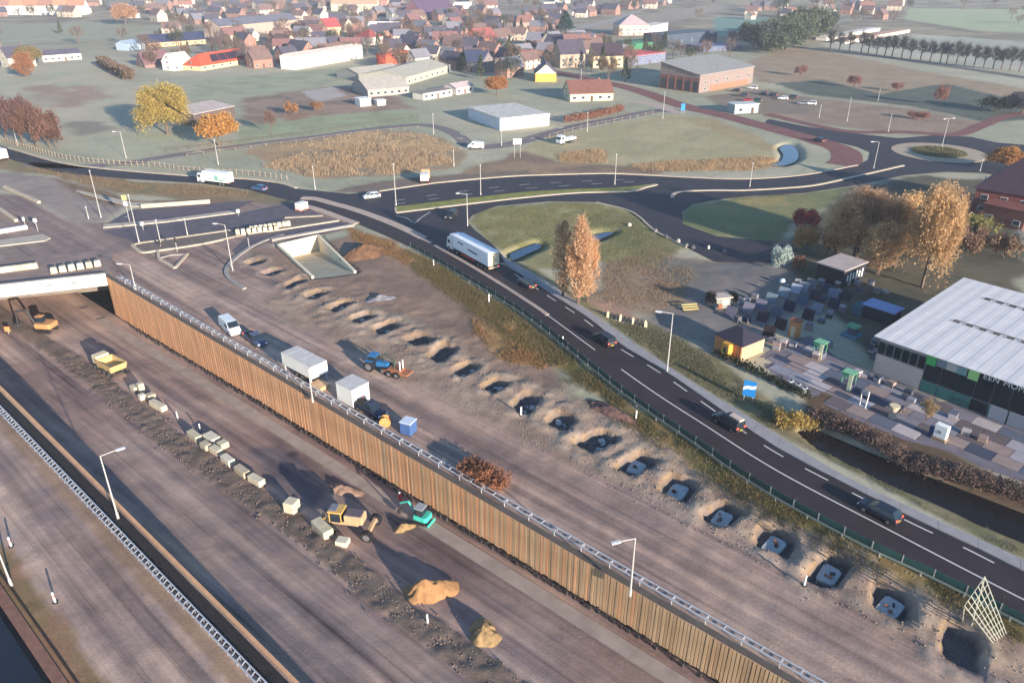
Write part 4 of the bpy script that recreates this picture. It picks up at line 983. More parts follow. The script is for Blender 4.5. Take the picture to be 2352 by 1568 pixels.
frustum(MB(), -0.45, 0.65, 0.62, 1.4, -0.4, 0.5, 0.56, 2.3).build('cab_glass', M_GLASS, ex); MB().box((0.05, 0, 2.36), (1.15, 1.25, 0.12)).build('cab_roof', mat('grey cab roof', C(150,156,160)), ex)
bm = MB(); bm.tube((0.7, 0, 1.0), (1.7, 0, 2.6), 0.14, 6); bm.tube((1.7, 0, 2.6), (2.9, 0, 2.0), 0.12, 6); bm.build('boom', M_TEAL, ex); st_ = MB().tube((2.9, 0, 2.0), (3.1, 0, 0.9), 0.1, 6).build('dipper', M_DARK, ex)
MB().box((3.05, 0, 0.7), (0.5, 0.6, 0.5)).build('bucket', M_DARK, ex, bevel=0.08); MB().box((-1.35, 0, 0.4), (0.12, 1.7, 0.4)).build('dozer_blade', M_TEAL, ex)
g = on_floor(*T(0,2,930,430)); dp = thing('dump_truck', 'dusty yellow dump truck in the cutting below the bridge', 'dump truck', g, RZ+0.1)
MB().add([(-3.0,-1.3,1.1),(1.0,-1.3,1.1),(1.0,1.3,1.1),(-3.0,1.3,1.1),(-3.4,-1.5,2.3),(1.3,-1.5,2.3),(1.3,1.5,2.3),(-3.4,1.5,2.3),(-3.2,-1.3,2.3),(1.1,-1.3,2.3),(1.1,1.3,2.3),(-3.2,1.3,2.3),(-2.9,-1.1,1.35),(0.9,-1.1,1.35),(0.9,1.1,1.35),(-2.9,1.1,1.35)],
  [(0,3,2,1),(0,1,5,4),(1,2,6,5),(2,3,7,6),(3,0,4,7),(4,5,9,8),(5,6,10,9),(6,7,11,10),(7,4,8,11),(8,9,13,12),(9,10,14,13),(10,11,15,14),(11,8,12,15),(12,13,14,15)]).build('tipper_body', mat('sandy yellow', C(196,166,112), 0.7, 0.1, 1.2), dp)
MB().box((2.3, 0, 1.7), (1.6, 2.3, 1.9)).build('cab', mat('cream cab', C(214,196,160), 0.6), dp, bevel=0.1); MB().box((3.12, 0, 2.05), (0.05, 2.0, 0.8)).build('windscreen', M_GLASS, dp); MB().box((0, 0, 0.8), (6.2, 1.0, 0.3)).build('chassis', M_BLACK, dp)
for x in (-2.2, -0.7, 2.2):
    for y in (-1.15, 1.15): wheel(dp, x, y, 0.65, 0.45)
g = on_floor(*T(0,2,395,95)); e2 = thing('excavator', 'orange excavator with a dark raised arm under the bridge', 'excavator', g, RZ+0.6)
for y in (-1.0, 1.0): MB().box((0, y, 0.4), (3.4, 0.55, 0.75)).build('track', M_BLACK, e2, bevel=0.2)
M_ORG = paint_mat('machine orange', (190,140,92)); MB().poly([(-1.9,-1.1),(-1.5,-1.3),(1.3,-1.3),(1.3,1.3),(-1.5,1.3),(-1.9,1.1)], 1.0, 2.0).build('housing', M_ORG, e2, bevel=0.1)
frustum(MB(), 0.0, 1.4, 0.5, 2.0, 0.1, 1.2, 0.45, 3.1).build('cab_glass', M_GLASS, e2); MB().box((0.65, 0, 3.15), (1.3, 1.1, 0.12)).build('cab_roof', M_ORG, e2)
bm = MB(); bm.tube((1.2, 0.8, 1.6), (2.4, 0.8, 4.6), 0.25, 6); bm.tube((2.4, 0.8, 4.6), (4.6, 0.8, 4.2), 0.2, 6); bm.tube((4.6, 0.8, 4.2), (4.9, 0.8, 1.8), 0.16, 6); bm.build('boom', M_DARK, e2); MB().box((4.9, 0.8, 1.4), (0.8, 0.9, 0.8)).build('bucket', M_DARK, e2, bevel=0.1)
# worker in red
def person(label, p, top, legs, rz=0.0):
    t = thing('person', label, 'person', p, rz)
    import bmesh as _b
    me = bpy.data.meshes.new('body'); bm_ = _b.new(); 
    J = {'pel':(0,0,0.95),'ch':(0.03,0,1.3),'nk':(0.05,0,1.5),'hd':(0.08,0,1.66),'ht':(0.08,0,1.8),'hl':(0,0.11,0.9),'kl':(0.06,0.13,0.5),'al':(0,0.14,0.08),'tl':(0.16,0.14,0.05),'hr':(0,-0.11,0.9),'kr':(0.02,-0.13,0.5),'ar':(-0.08,-0.14,0.08),'tr':(0.08,-0.14,0.05),'sl':(0.03,0.2,1.43),'el':(0.08,0.29,1.17),'wl':(0.25,0.25,0.98),'sr':(0.03,-0.2,1.43),'er':(0.08,-0.29,1.17),'wr':(0.25,-0.25,0.98)}
    R = {'pel':.16,'ch':.17,'nk':.065,'hd':.1,'ht':.06,'hl':.1,'kl':.07,'al':.05,'tl':.05,'hr':.1,'kr':.07,'ar':.05,'tr':.05,'sl':.08,'el':.055,'wl':.045,'sr':.08,'er':.055,'wr':.045}
    E_ = [('pel','ch'),('ch','nk'),('nk','hd'),('hd','ht'),('pel','hl'),('hl','kl'),('kl','al'),('al','tl'),('pel','hr'),('hr','kr'),('kr','ar'),('ar','tr'),('ch','sl'),('sl','el'),('el','wl'),('ch','sr'),('sr','er'),('er','wr')]
    keys = list(J); me.from_pydata([J[k] for k in keys], [(keys.index(a), keys.index(b)) for a, b in E_], []); bm_.free()
    o = link('body', me, t); me.materials.append(mat('worker clothes %s' % (top,), C(*top), 0.9)); sk = o.modifiers.new('skin', 'SKIN')
    for i, k in enumerate(keys): me.skin_vertices[0].data[i].radius = (R[k], R[k])
    me.skin_vertices[0].data[0].use_root = True; o.modifiers.new('sub', 'SUBSURF').levels = 1
    MB().tube((0.08, 0, 1.72), (0.08, 0, 1.84), 0.13, 10, 0.08).build('helmet', mat('helmet', C(225,225,220)), t)
    MB().tube((0.02, 0, 0.62), (0.02, 0, 1.0), 0.2, 8, 0.19).build('trousers', mat('trousers %s' % (legs,), C(*legs)), t)
    return t
person('worker in red clothes standing beside the small teal digger', on_floor(*Q(1690,450)), (206,74,76), (170,60,70), RZ)
# concrete blocks on the rubble median
M_BLK = [mat('concrete block %d' % i, C(*c), 0.9, 0.12, 1.2) for i, c in enumerate([(200,188,162),(190,178,152),(206,196,174),(180,166,142)])]
bd = [(1140,600,(1.6,1.0,0.9)),(1195,615,(0.9,0.9,1.7)),(1200,672,(0.9,0.9,0.9)),(1275,672,(1.1,1.2,1.0)),(1335,745,(3.4,1.0,0.9)),(1640,1000,(2.6,1.0,0.9)),(1785,1020,(2.4,1.4,0.9)),(1735,1085,(1.6,1.0,0.9)),(1825,1125,(1.9,1.0,0.9)),(1880,1075,(1.2,1.2,0.9)),(1920,1205,(2.2,1.0,0.9)),(2040,1300,(2.4,1.0,0.9)),(2160,1375,(2.4,1.0,0.9))]
blk = []
for i, (x, y, sz) in enumerate(bd):
    p = on_floor(*T(0,2,x,y)); blk.append(crate('concrete_block', '', 'block', p, sz, RZ+rnd.uniform(-0.12, 0.12), M_BLK[i % 4], 'concrete blocks on the rubble strip', 0.15))
for x, y, sz, r in [(345,240,(1.5,1.5,1.5),0.4),(580,410,(3.0,1.3,1.2),-0.1),(735,500,(1.4,1.1,0.7),0.5)]:
    p = on_floor(*T(1,3,x,y)); blk.append(crate('concrete_block', '', 'block', p, sz, RZ+r, M_BLK[i % 4], 'concrete blocks on the rubble strip', 0.1)); i += 1
order_labels(blk, '{n} from the left of the pale concrete blocks along the rubble strip')
# heaps
def heap(label, p, a, b, h, m, rz=0.0, seed=1, bite=False):
    n, rings = 64, 26; V = [(0, 0, h)]; Fc = []
    for r in range(1, rings+1):
        q = r/rings
        for i in range(n):
            th = 2*math.pi*i/n; k = 1+0.22*math.sin(th*2+seed)+0.12*math.sin(th*3+seed*2)+0.06*math.sin(th*7+seed)
            x, y = q*k*a*math.cos(th), q*k*b*math.sin(th)
            zz = h*(1-q)**0.9*(0.8+0.4*float(fbm(np.array([x*0.9+seed*9]), np.array([y*0.9]), seed, 3)[0]))+0.35*(float(fbm(np.array([x*2.2+seed*5]), np.array([y*2.2]), seed+3, 3)[0])-0.5)*min(1, 3*(1-q))-0.12*q
            if bite: zz *= 1-0.75*max(0, min(1, (math.cos(th+0.9)-0.2)*3))*max(0, min(1, (q-0.3)*4))
            V.append((x, y, zz))
    for i in range(n): Fc.append((0, 1+i, 1+(i+1) % n))
    for r in range(rings-1):
        for i in range(n): Fc.append((1+r*n+i, 1+(r+1)*n+i, 1+(r+1)*n+(i+1) % n, 1+r*n+(i+1) % n))
    o = MB().add(V, Fc).build('sand_heap', m, None, p, rz, smooth=True); return tag(o, label, 'sand heap')
M_SAND = mat('orange sand', C(158,118,80), 0.95, 0.2, 1.5, bump=0.6); M_SAND2 = mat('tan sand', C(146,120,84), 0.95, 0.2, 1.5, bump=0.6)
heap('big orange sand heap at the bottom of the cutting', on_floor(*T(1,3,1370,880)), 3.0, 2.0, 2.0, M_SAND, RZ+1.1, 2, True)
heap('tan sand heap nearest the bottom edge of the picture', on_floor(*T(1,3,1820,1200)), 1.9, 1.7, 1.5, M_SAND2, 0.4, 5)
heap('small tan sand heap beside the teal digger', on_floor(*T(1,3,1195,375)), 1.3, 1.0, 0.8, M_SAND2, 0.4, 7)
heap('low gravel heap behind the yellow grader', on_floor(*T(1,3,720,80)), 2.8, 1.4, 0.9, mat('brown gravel', C(140,112,96), 0.95, 0.3, 1.5, bump=0.8), RZ+0.6, 9)
# rubble stones along the median and in the pits
def stones(name, label, pts, m, smin, smax, seed):
    r = np.random.default_rng(seed); n = len(pts)
    base = np.array([[-1,-1,-1],[1,-1,-1],[1,1,-1],[-1,1,-1],[-1,-1,1],[1,-1,1],[1,1,1],[-1,1,1]], float)*0.5
    fc = np.array([[0,3,2,1],[4,5,6,7],[0,1,5,4],[1,2,6,5],[2,3,7,6],[3,0,4,7]])
    sz = r.uniform(smin, smax, (n, 1, 3)); V = base[None]*sz+r.uniform(-0.12, 0.12, (n, 8, 3))*sz
    a = r.uniform(0, 6.28, n); ca, sa = np.cos(a)[:, None], np.sin(a)[:, None]
    X = V[..., 0]*ca-V[..., 1]*sa; Y = V[..., 0]*sa+V[..., 1]*ca
    W = np.stack([X, Y, V[..., 2]], -1)+np.array(pts)[:, None, :]
    Fq = (fc[None]+(np.arange(n)*8)[:, None, None]).reshape(-1, 4)
    o = link(name, np_mesh(name, W.reshape(-1, 3), Fq, m)); tag(o, label, 'rubble', None, 'stuff'); return o
pts = []
for i in range(2400):
    s = rnd.uniform(8, 140); mt = float(np.interp(s, fs, medt[:, 0])); t = mt+0.3+rnd.gauss(0, 0.95); pts.append(tuple(st(s, t, float(floor_z(s, t))+0.12+rnd.uniform(-0.1, 0.1))))
stones('rubble', 'strip of brown rubble along the middle of the cutting', pts, mat('brown rubble', C(128,110,98), 0.95, 0.25, 1.0), 0.05, 0.17, 3)
pts = []
for i, (s0, t0) in enumerate(pit_st):
    for k in range(36):
        s = s0+rnd.gauss(0, 1.7); t = t0+rnd.gauss(0, 2.3); p = st(s, t); pts.append((p.x, p.y, ground_z(p.x, p.y)+0.04))
for k in range(2200):
    s = rnd.uniform(-4, 118); t = rnd.uniform(60.5, 74.5); p = st(s, t); pts.append((p.x, p.y, ground_z(p.x, p.y)+0.01))
stones('pit_rubble', 'broken rubble scattered around the row of pits', pts, mat('grey rubble', C(146,130,114), 0.95, 0.25, 1.0), 0.04, 0.15, 4)
# concrete pads lying in the pits
pads = []; M_PAD = mat('blue grey concrete', C(176,178,176), 0.8, 0.15, 1.2)
for i, (s0, t0) in enumerate(pit_st):
    if i in (7, 8, 20): continue
    p = st(s0, t0); big = i > 13
    a, b = (0.95, 1.35) if big else (0.5, 0.85)
    pd = thing('concrete_pad', '', 'concrete pad', (p.x, p.y, -1.12), RZ+rnd.uniform(-0.15, 0.3), 'concrete pads in the pits')
    if big:
        cr_ = 0.3; outl = [(sx*(a-dx)+rnd.uniform(-0.1, 0.1), sy*(b-dy)+rnd.uniform(-0.12, 0.12)) for sx, sy, dx, dy in ((1,1,cr_,0),(-1,1,cr_,0),(-1,1,0,cr_),(-1,-1,0,cr_),(-1,-1,cr_,0),(1,-1,cr_,0),(1,-1,0,cr_),(1,1,0,cr_))]
        MB().poly(outl, 0, 0.42).build('slab', M_PAD, pd, bevel=0.05)
        for k in range(3): MB().box((rnd.uniform(-0.5, 0.5)*a, rnd.uniform(-0.5, 0.5)*b, 0.5), (rnd.uniform(0.2, 0.5), rnd.uniform(0.15, 0.4), 0.2), rnd.uniform(0, 3)).build('debris', M_DARK if k % 2 else M_RUST, pd)
    else:
        for k in range(6):
            MB().box((rnd.uniform(-1.1, 1.1), rnd.uniform(-1.5, 1.5), rnd.uniform(0.15, 0.4)), (rnd.uniform(0.4, 1.0), rnd.uniform(0.3, 0.7), 0.22), rnd.uniform(0, 3)).build('slab_piece', M_PAD if k % 3 else mat('dark wet slab', C(84,90,96), 0.7), pd)
    pads.append(pd)
order_labels(pads, '{n} from the left of the grey concrete pads in the row of pits')

# ------------------------------------------------------------------ vegetation
def quads(cen, size, rng, up=0.0):
    n = len(cen); a = rng.normal(size=(n, 3)); a /= np.linalg.norm(a, axis=1)[:, None]+1e-9
    b = rng.normal(size=(n, 3)); b[:, 2] += up; b -= a*(a*b).sum(1)[:, None]; b /= np.linalg.norm(b, axis=1)[:, None]+1e-9
    s = size*rng.uniform(0.6, 1.3, n)[:, None]; a = a*s*0.5; b = b*s*0.5
    V = np.stack([cen-a-b, cen+a-b, cen+a+b, cen-a+b], 1).reshape(-1, 3)
    return V, np.arange(4*n).reshape(n, 4)
def blades(base, tip, w, rng):
    n = len(base); d = tip-base; o = np.cross(d, rng.normal(size=(n, 3))); o /= np.linalg.norm(o, axis=1)[:, None]+1e-9
    o *= w*rng.uniform(0.6, 1.3, n)[:, None]/2
    V = np.stack([base-o, base+o, tip+o*0.3, tip-o*0.3], 1).reshape(-1, 3)
    return V, np.arange(4*n).reshape(n, 4)
def merge(parts):
    Vs, Fs, k = [], [], 0
    for V, F_ in parts: Vs.append(V); Fs.append(F_+k); k += len(V)
    return np.concatenate(Vs), np.concatenate(Fs)
def ball(n, rng): 
    p = rng.normal(size=(n, 3)); p /= np.linalg.norm(p, axis=1)[:, None]; return p*rng.uniform(0.35, 1.0, n)[:, None]**0.5
def limbs_of(kind, rng):
    """branch segments of a tree ten metres tall"""
    segs = []
    if kind == 'conifer': segs.append(((0,0,0),(0,0,9.5),0.22,0.03)); return segs
    top = {'birch':9.2,'round':5.5,'bare':7.0,'weep':7.0,'bush':2.0,'row':8.5}[kind]
    z0 = {'birch':1.6,'round':1.8,'bare':2.0,'weep':2.0,'bush':0.2,'row':2.5}[kind]
    segs.append(((0,0,0),(rng.uniform(-.2,.2),rng.uniform(-.2,.2),top),0.24 if kind != 'bush' else 0.1,0.04))
    n = 11 if kind != 'bush' else 7
    for i in range(n):
        z = z0+(top-z0)*i/n*0.85; a = i*2.4+rng.uniform(-.4,.4); L_ = {'birch':1.7,'round':3.0,'bare':3.2,'weep':3.0,'bush':2.6,'row':1.6}[kind]*(1-0.35*i/n)
        up = {'birch':1.5,'round':0.8,'bare':1.1,'weep':0.9,'bush':1.0,'row':1.8}[kind]
        v = Vector((math.cos(a), math.sin(a), up)).normalized()*L_
        p = Vector((0,0,z)); q = p+v; segs.append((tuple(p), tuple(q), 0.09, 0.03))
        for k in range(2):
            b_ = a+rng.uniform(-1,1); v2 = Vector((math.cos(b_), math.sin(b_), rng.uniform(0.2,1.4))).normalized()*L_*0.55
            m_ = p.lerp(q, rng.uniform(0.4,0.9)); segs.append((tuple(m_), tuple(m_+v2), 0.045, 0.015))
    return segs
TREE = {}
def tree_mesh(kind, seed, dens):
    key = (kind, seed, dens)
    if key in TREE: return TREE[key]
    rng = np.random.default_rng(seed*7+hash(kind) % 1 + len(kind)); rr_ = random.Random(seed)
    segs = limbs_of(kind, rr_)
    tb = MB()
    for p, q, r0, r1 in segs: tb.tube(p, q, r0, 5, r1)
    parts = []
    ends = [np.array(q) for p, q, a, b in segs[1:]]
    if kind == 'conifer':
        n = int(900*dens); z = rng.uniform(0.05, 1, n)**0.8; a = rng.uniform(0, 6.28, n); r = (1-z)*2.3*rng.uniform(0.5, 1.05, n)+0.1
        lay = 0.12*np.sin(z*40); c = np.stack([np.cos(a)*r*(1+lay), np.sin(a)*r*(1+lay), 0.6+z*9.2], 1); parts.append(quads(c, 0.55, rng))
    else:
        cl = {'birch':0.95,'round':1.5,'bare':1.2,'weep':1.4,'bush':1.3,'row':0.9}[kind]
        if kind in ('bare', 'row'):
            n = int(1500*dens); e = np.array(ends)[rng.integers(0, len(ends), n)]; b0 = e+ball(n, rng)*0.5
            d = b0-np.array([0, 0, 3.0]); d /= np.linalg.norm(d, axis=1)[:, None]; d[:, 2] += 0.35; tip = b0+(d+rng.normal(size=(n, 3))*0.45)*rng.uniform(0.5, 1.5, n)[:, None]
            parts.append(blades(b0, tip, 0.06, rng))
            n2 = int(260*dens); e = np.array(ends)[rng.integers(0, len(ends), n2)]; parts.append(quads(e+ball(n2, rng)*1.6, 0.22, rng))
        else:
            n = int(3200*dens); w = rng.uniform(0.4, 1, len(ends)); w /= w.sum(); e = np.array(ends)[rng.choice(len(ends), n, p=w)]
            c = e+ball(n, rng)*cl*rng.uniform(0.6, 1.15, n)[:, None]
            if kind == 'round': c = np.concatenate([c, ball(n//2, rng)*np.array([3.0, 3.0, 2.6])+np.array([0, 0, 5.0])])
            if kind == 'weep':
                c[:, 2] -= rng.uniform(0, 1, len(c))**2*3.0*np.clip(np.hypot(c[:, 0], c[:, 1])/3, 0, 1.2)
                c = np.concatenate([c, ball(n//2, rng)*np.array([3.3, 3.3, 3.4])*rng.uniform(0.8, 1.1, (n//2, 1))+np.array([0, 0, 5.6])])
            if kind == 'birch':
                z = rng.uniform(0, 1, n); a = rng.uniform(0, 6.28, n); r = 2.0*np.sin(np.clip(z, 0.02, 1)**0.75*math.pi)**0.7*rng.uniform(0.3, 1.0, n)**0.6; lob = 1+0.25*np.sin(a*3+z*7)
                c = np.concatenate([c, np.stack([np.cos(a)*r*lob, np.sin(a)*r*lob, 1.0+z*9.0], 1)])
            if kind == 'bush': c[:, 2] = np.abs(c[:, 2])*0.9+0.1
            c = c[fbm(c[:, 0]*0.9+c[:, 2]*0.7, c[:, 1]*0.9-c[:, 2]*0.5, seed, 3) > 0.40]
            parts.append(quads(c[::2] if kind == 'birch' else c, 0.17 if kind in ('birch', 'weep') else 0.24, rng, 0.6))
            if kind in ('birch', 'weep'):
                o_ = c[1::2]; ax = o_.copy(); ax[:, 2] = 0; ax /= np.linalg.norm(ax, axis=1)[:, None]+1e-6; ax[:, 2] = 0.9 if kind == 'birch' else -0.6
                parts.append(blades(o_, o_+(ax+rng.normal(size=o_.shape)*0.5)*rng.uniform(0.2, 0.55, (len(o_), 1)), 0.035, rng))
            n3 = n//4; e = np.array(ends)[rng.integers(0, len(ends), n3)]; parts.append(blades(e, e+ball(n3, rng)*1.3+np.array([0, 0, 0.3]), 0.03, rng))
    V, F_ = merge(parts)
    TREE[key] = (tb.mesh('trunk', None), V, F_, {}); return TREE[key]
def leaf_mat(name, c, amt=0.35):
    if name in MATS: return MATS[name]
    l_ = C(*c); g_ = 0.3*l_[0]+0.5*l_[1]+0.2*l_[2]; c2 = tuple((x*0.78+g_*0.22)*1.2 for x in l_)
    m = mat(name, c2, 0.9, amt, 2.2, spec=0.1); b = m.node_tree.nodes['Principled BSDF']
    nt = m.node_tree; nt.nodes['Noise Texture'].inputs['Detail'].default_value = 6
    tr = nt.nodes.new('ShaderNodeBsdfTranslucent'); mx = nt.nodes.new('ShaderNodeMixShader'); mx.inputs[0].default_value = 0.45
    nt.links.new(b.inputs['Base Color'].links[0].from_socket, tr.inputs['Color']); nt.links.new(b.outputs[0], mx.inputs[1]); nt.links.new(tr.outputs[0], mx.inputs[2])
    nt.links.new(mx.outputs[0], nt.nodes['Material Output'].inputs['Surface'])
    return m
M_BARK = mat('bark', C(104,88,76), 0.95, 0.25, 2.0)
def tree(name, label, base, h, w, kind, col, seed=1, dens=1.0, group=None, cat='tree', rz=None):
    tm, V, F_, cache = tree_mesh(kind, seed, dens)
    mk = 'foliage %d %d %d' % col
    if mk not in cache:
        cache[mk] = np_mesh('crown', V, F_, leaf_mat(mk, col))
    if not tm.materials: tm.materials.append(M_BARK)
    t = thing(name, label, cat, base, rnd.uniform(0, 6.28) if rz is None else rz, group)
    full = {'birch':10.0,'round':7.6,'bare':9.0,'weep':9.0,'bush':3.4,'conifer':9.8,'row':10.5}[kind]; wid = {'birch':4.2,'round':6.4,'bare':7.0,'weep':7.0,'bush':5.0,'conifer':4.4,'row':4.2}[kind]
    t.scale = (w/wid, w/wid, h/full)
    link('trunk', tm, t); link('crown', cache[mk], t)
    return t
def tree_px(name, label, b, top_v, w_px, kind, col, **k):
    p = on_ground(*b); h = height_at(p, top_v)-p.z; dist = math.hypot(p.y, H-p.z)*1.02
    return tree(name, label, p, max(h, 0.8), w_px/F*dist, kind, col, **k)
c8 = lambda x, y: T(3,1,x,y); c7 = lambda x, y: T(2,1,x,y); c1 = lambda x, y: T(0,0,x,y); c4 = lambda x, y: T(3,0,x,y)
tp = tree_px
# grove by the garden yard
tp('birch_tree', 'tall orange birch at the right end of the grove by the white-roofed hall', c8(1490,1070), c8(0,180)[1], 112, 'weep', (186,146,92), seed=1, dens=2.6)
tp('birch_tree', 'golden birch in the middle of the grove behind the black kiosk', c8(1270,900), c8(0,260)[1], 112, 'weep', (206,164,102), seed=2, dens=2)
tp('birch_tree', 'brown orange tree with a spreading crown at the left of the grove', c8(930,830), c8(0,210)[1], 125, 'birch', (198,156,112), seed=3, dens=1.8)
tp('birch_tree', 'reddish birch at the back right of the grove', c8(1600,880), c8(0,170)[1], 80, 'weep', (186,144,94), seed=4, dens=2)
tp('bare_tree', 'grey brown half-bare tree between the left birches of the grove', c8(1080,900), c8(0,330)[1], 90, 'bare', (158,124,92), seed=5, dens=2)
tp('shrub', 'yellow shrub at the left foot of the grove', c8(510,770), c8(0,590)[1], 45, 'bush', (176,130,60), seed=6, dens=1, cat='shrub')
tp('shrub', 'orange shrub in front of the left birch of the grove', c8(700,780), c8(0,620)[1], 32, 'bush', (176,112,52), seed=7, dens=1, cat='shrub')
tp('shrub', 'red-leaved shrub at the left edge of the grove', c8(510,580), c8(0,440)[1], 52, 'bush', (164,64,60), seed=8, dens=1, cat='shrub')
tp('shrub', 'yellow-green shrub in front of the dark red brick house', c8(1880,700), c8(0,495)[1], 85, 'bush', (134,126,54), seed=9, dens=1.5, cat='shrub')
tp('shrub', 'brownish shrub right of the grove', c8(1870,790), c8(0,590)[1], 62, 'bush', (138,106,80), seed=10, dens=1, cat='shrub')
tp('shrub', 'pale brown shrub by the right edge above the white roof', c8(2180,830), c8(0,640)[1], 60, 'bush', (140,112,84), seed=11, dens=1, cat='shrub')
tp('bare_tree', 'grey bare tree at the right edge below the brick house', c8(2300,840), c8(0,600)[1], 50, 'bare', (150,146,140), seed=12, dens=1.5)
tp('birch_tree', 'golden brown tree filling the left middle of the grove', c8(760,800), c8(0,330)[1], 70, 'birch', (200,160,108), seed=95, dens=1.5)
tp('birch_tree', 'low golden tree in the front middle of the grove', c8(1120,960), c8(0,480)[1], 80, 'birch', (206,166,112), seed=96, dens=1.5)
# two trees by the oval
tp('birch_tree', 'orange drooping tree beside the dark road and the grass oval', c7(690,1215), c7(0,480)[1], 64, 'birch', (202,158,112), seed=13, dens=2)
tp('birch_tree', 'pale brown left stem of the tree clump beside the dark road', c7(560,1150), c7(0,510)[1], 60, 'birch', (196,160,116), seed=14, dens=1.5)
tp('birch_tree', 'short orange right stem of the tree clump beside the dark road', c7(770,1190), c7(0,640)[1], 48, 'birch', (206,156,104), seed=97, dens=1.5)
# left fields
tp('yellow_tree', 'big yellow tree in the middle of the left field', c1(1410,1130), c1(0,690)[1], 108, 'weep', (178,152,56), seed=15, dens=4)
tp('round_tree', 'round orange tree in front of the pale-roofed shed', c1(1840,1225), c1(0,960)[1], 80, 'round', (196,138,46), seed=16, dens=3)
tp('orange_tree', 'pale orange tree at the far left of the field', c1(220,650), c1(0,430)[1], 42, 'birch', (184,122,66), seed=17, dens=2)
tp('olive_tree', 'olive tree behind the pale orange tree at the far left', c1(270,560), c1(0,385)[1], 45, 'round', (142,122,64), seed=18, dens=2)
tp('orange_tree', 'pale orange tree at the top left beside the row houses', c1(1060,215), c1(0,30)[1], 42, 'round', (190,140,94), seed=19, dens=2)
for i, (x, y, tv, w) in enumerate([(60,1190,900,60),(190,1210,880,62),(310,1230,900,60),(420,1245,960,52),(60,1020,830,60),(170,1060,860,52),(480,1250,1080,36)]):
    tp('brown_thicket', 'thicket bush', c1(x,y), c1(0,tv)[1], w, 'bush' if i % 2 else 'bare', [(124,86,72),(112,80,76),(134,94,74)][i % 3], seed=20+i, dens=1.6, cat='bush', group='brown bushes at the left edge')
order_labels([o for o in bpy.data.objects if o.get('label') == 'thicket bush'], '{n} from the left of the purplish brown bushes at the left edge')
tp('orange_tree', 'orange columnar tree behind the big white hall', T(1,0,2090,805), T(1,0,0,640)[1], 45, 'round', (180,118,52), seed=30, dens=2)
tp('shrub', 'orange shrub on the brown allotment, left one of two', T(1,0,380,970), T(1,0,0,875)[1], 26, 'bush', (170,116,62), seed=31, dens=0.7, cat='shrub')
tp('shrub', 'orange shrub on the brown allotment, right one of two', T(1,0,580,940), T(1,0,0,860)[1], 24, 'bush', (160,112,66), seed=32, dens=0.7, cat='shrub')
tp('bare_tree', 'bare tree on the grey path side below the allotment', T(1,0,200,1130), T(1,0,0,930)[1], 26, 'bare', (138,104,84), seed=33, dens=1)
tp('conifer', 'dark green conifer left of the white-gabled house', T(1,0,1810,600), T(1,0,0,450)[1], 30, 'conifer', (42,62,50), seed=34, dens=1)
tp('conifer', 'broad dark green conifer far behind the houses', T(2,0,580,270), T(2,0,0,100)[1], 42, 'conifer', (50,82,72), seed=35, dens=1)
tp('autumn_tree', 'bare tree in front of the dark-roofed house pair', T(2,0,940,700), T(2,0,0,480)[1], 42, 'bare', (128,104,78), seed=36, dens=1.2)
tp('autumn_tree', 'golden tree at the right edge before the brick house', c4(2200,1440), c4(0,1240)[1], 78, 'round', (182,124,38), seed=37, dens=2)
# green wood by the sports fields and the row of bare trees
wood = []
for i in range(14):
    x = 120+i*38+rnd.uniform(-15, 15); y = 470-i*9+rnd.uniform(-60, 20)
    wood.append(tp('dense_tree', '', c4(x, y), c4(0, y-225+rnd.uniform(-30, 50))[1], 70, 'bush', [(86,96,72),(78,90,72),(98,102,74)][i % 3], seed=40+i % 5, dens=1.2, group='grey-green trees behind the brick hall'))
order_labels(wood, '{n} from the left of the grey-green trees behind the brick hall')
row = []
for i, x in enumerate([720,800,880,980,1040,1110,1180,1240,1320,1395,1480,1560,1645,1700,1780,1850,1930,2010,2090,2160,2230,2310]):
    yb = 420+(x-700)*0.115; row.append(tp('row_tree', '', c4(x, yb), c4(0, yb-170-0.02*x+rnd.uniform(-25, 15))[1], 26, 'row', (92,84,74), seed=50+i % 4, dens=0.55, group='bare trees along the sports field'))
order_labels(row, '{n} from the left of the thin bare trees along the sports field')
for i, (x, y, tv) in enumerate([(1640,890,730),(920,735,640),(470,640,560),(1280,770,700),(1420,1000,945),(1500,1010,950)]):
    tp('red_shrub', 'reddish shrub', c4(x,y), c4(0,tv)[1], 24, 'bush', (146,98,84), seed=60+i, dens=0.6, cat='shrub', group='reddish shrubs on the right-hand fields')
order_labels([o for o in bpy.data.objects if o.get('label') == 'reddish shrub'], '{n} from the left of the reddish shrubs on the right-hand fields')
tp('shrub', 'dark green shrub at the right end of the red path', c4(2130,940), c4(0,830)[1], 60, 'bush', (58,72,62), seed=66, dens=1, cat='shrub')
tp('shrub', 'dark bushy tree at the right edge above the red path', c4(2330,960), c4(0,770)[1], 60, 'round', (88,84,92), seed=67, dens=1, cat='shrub')

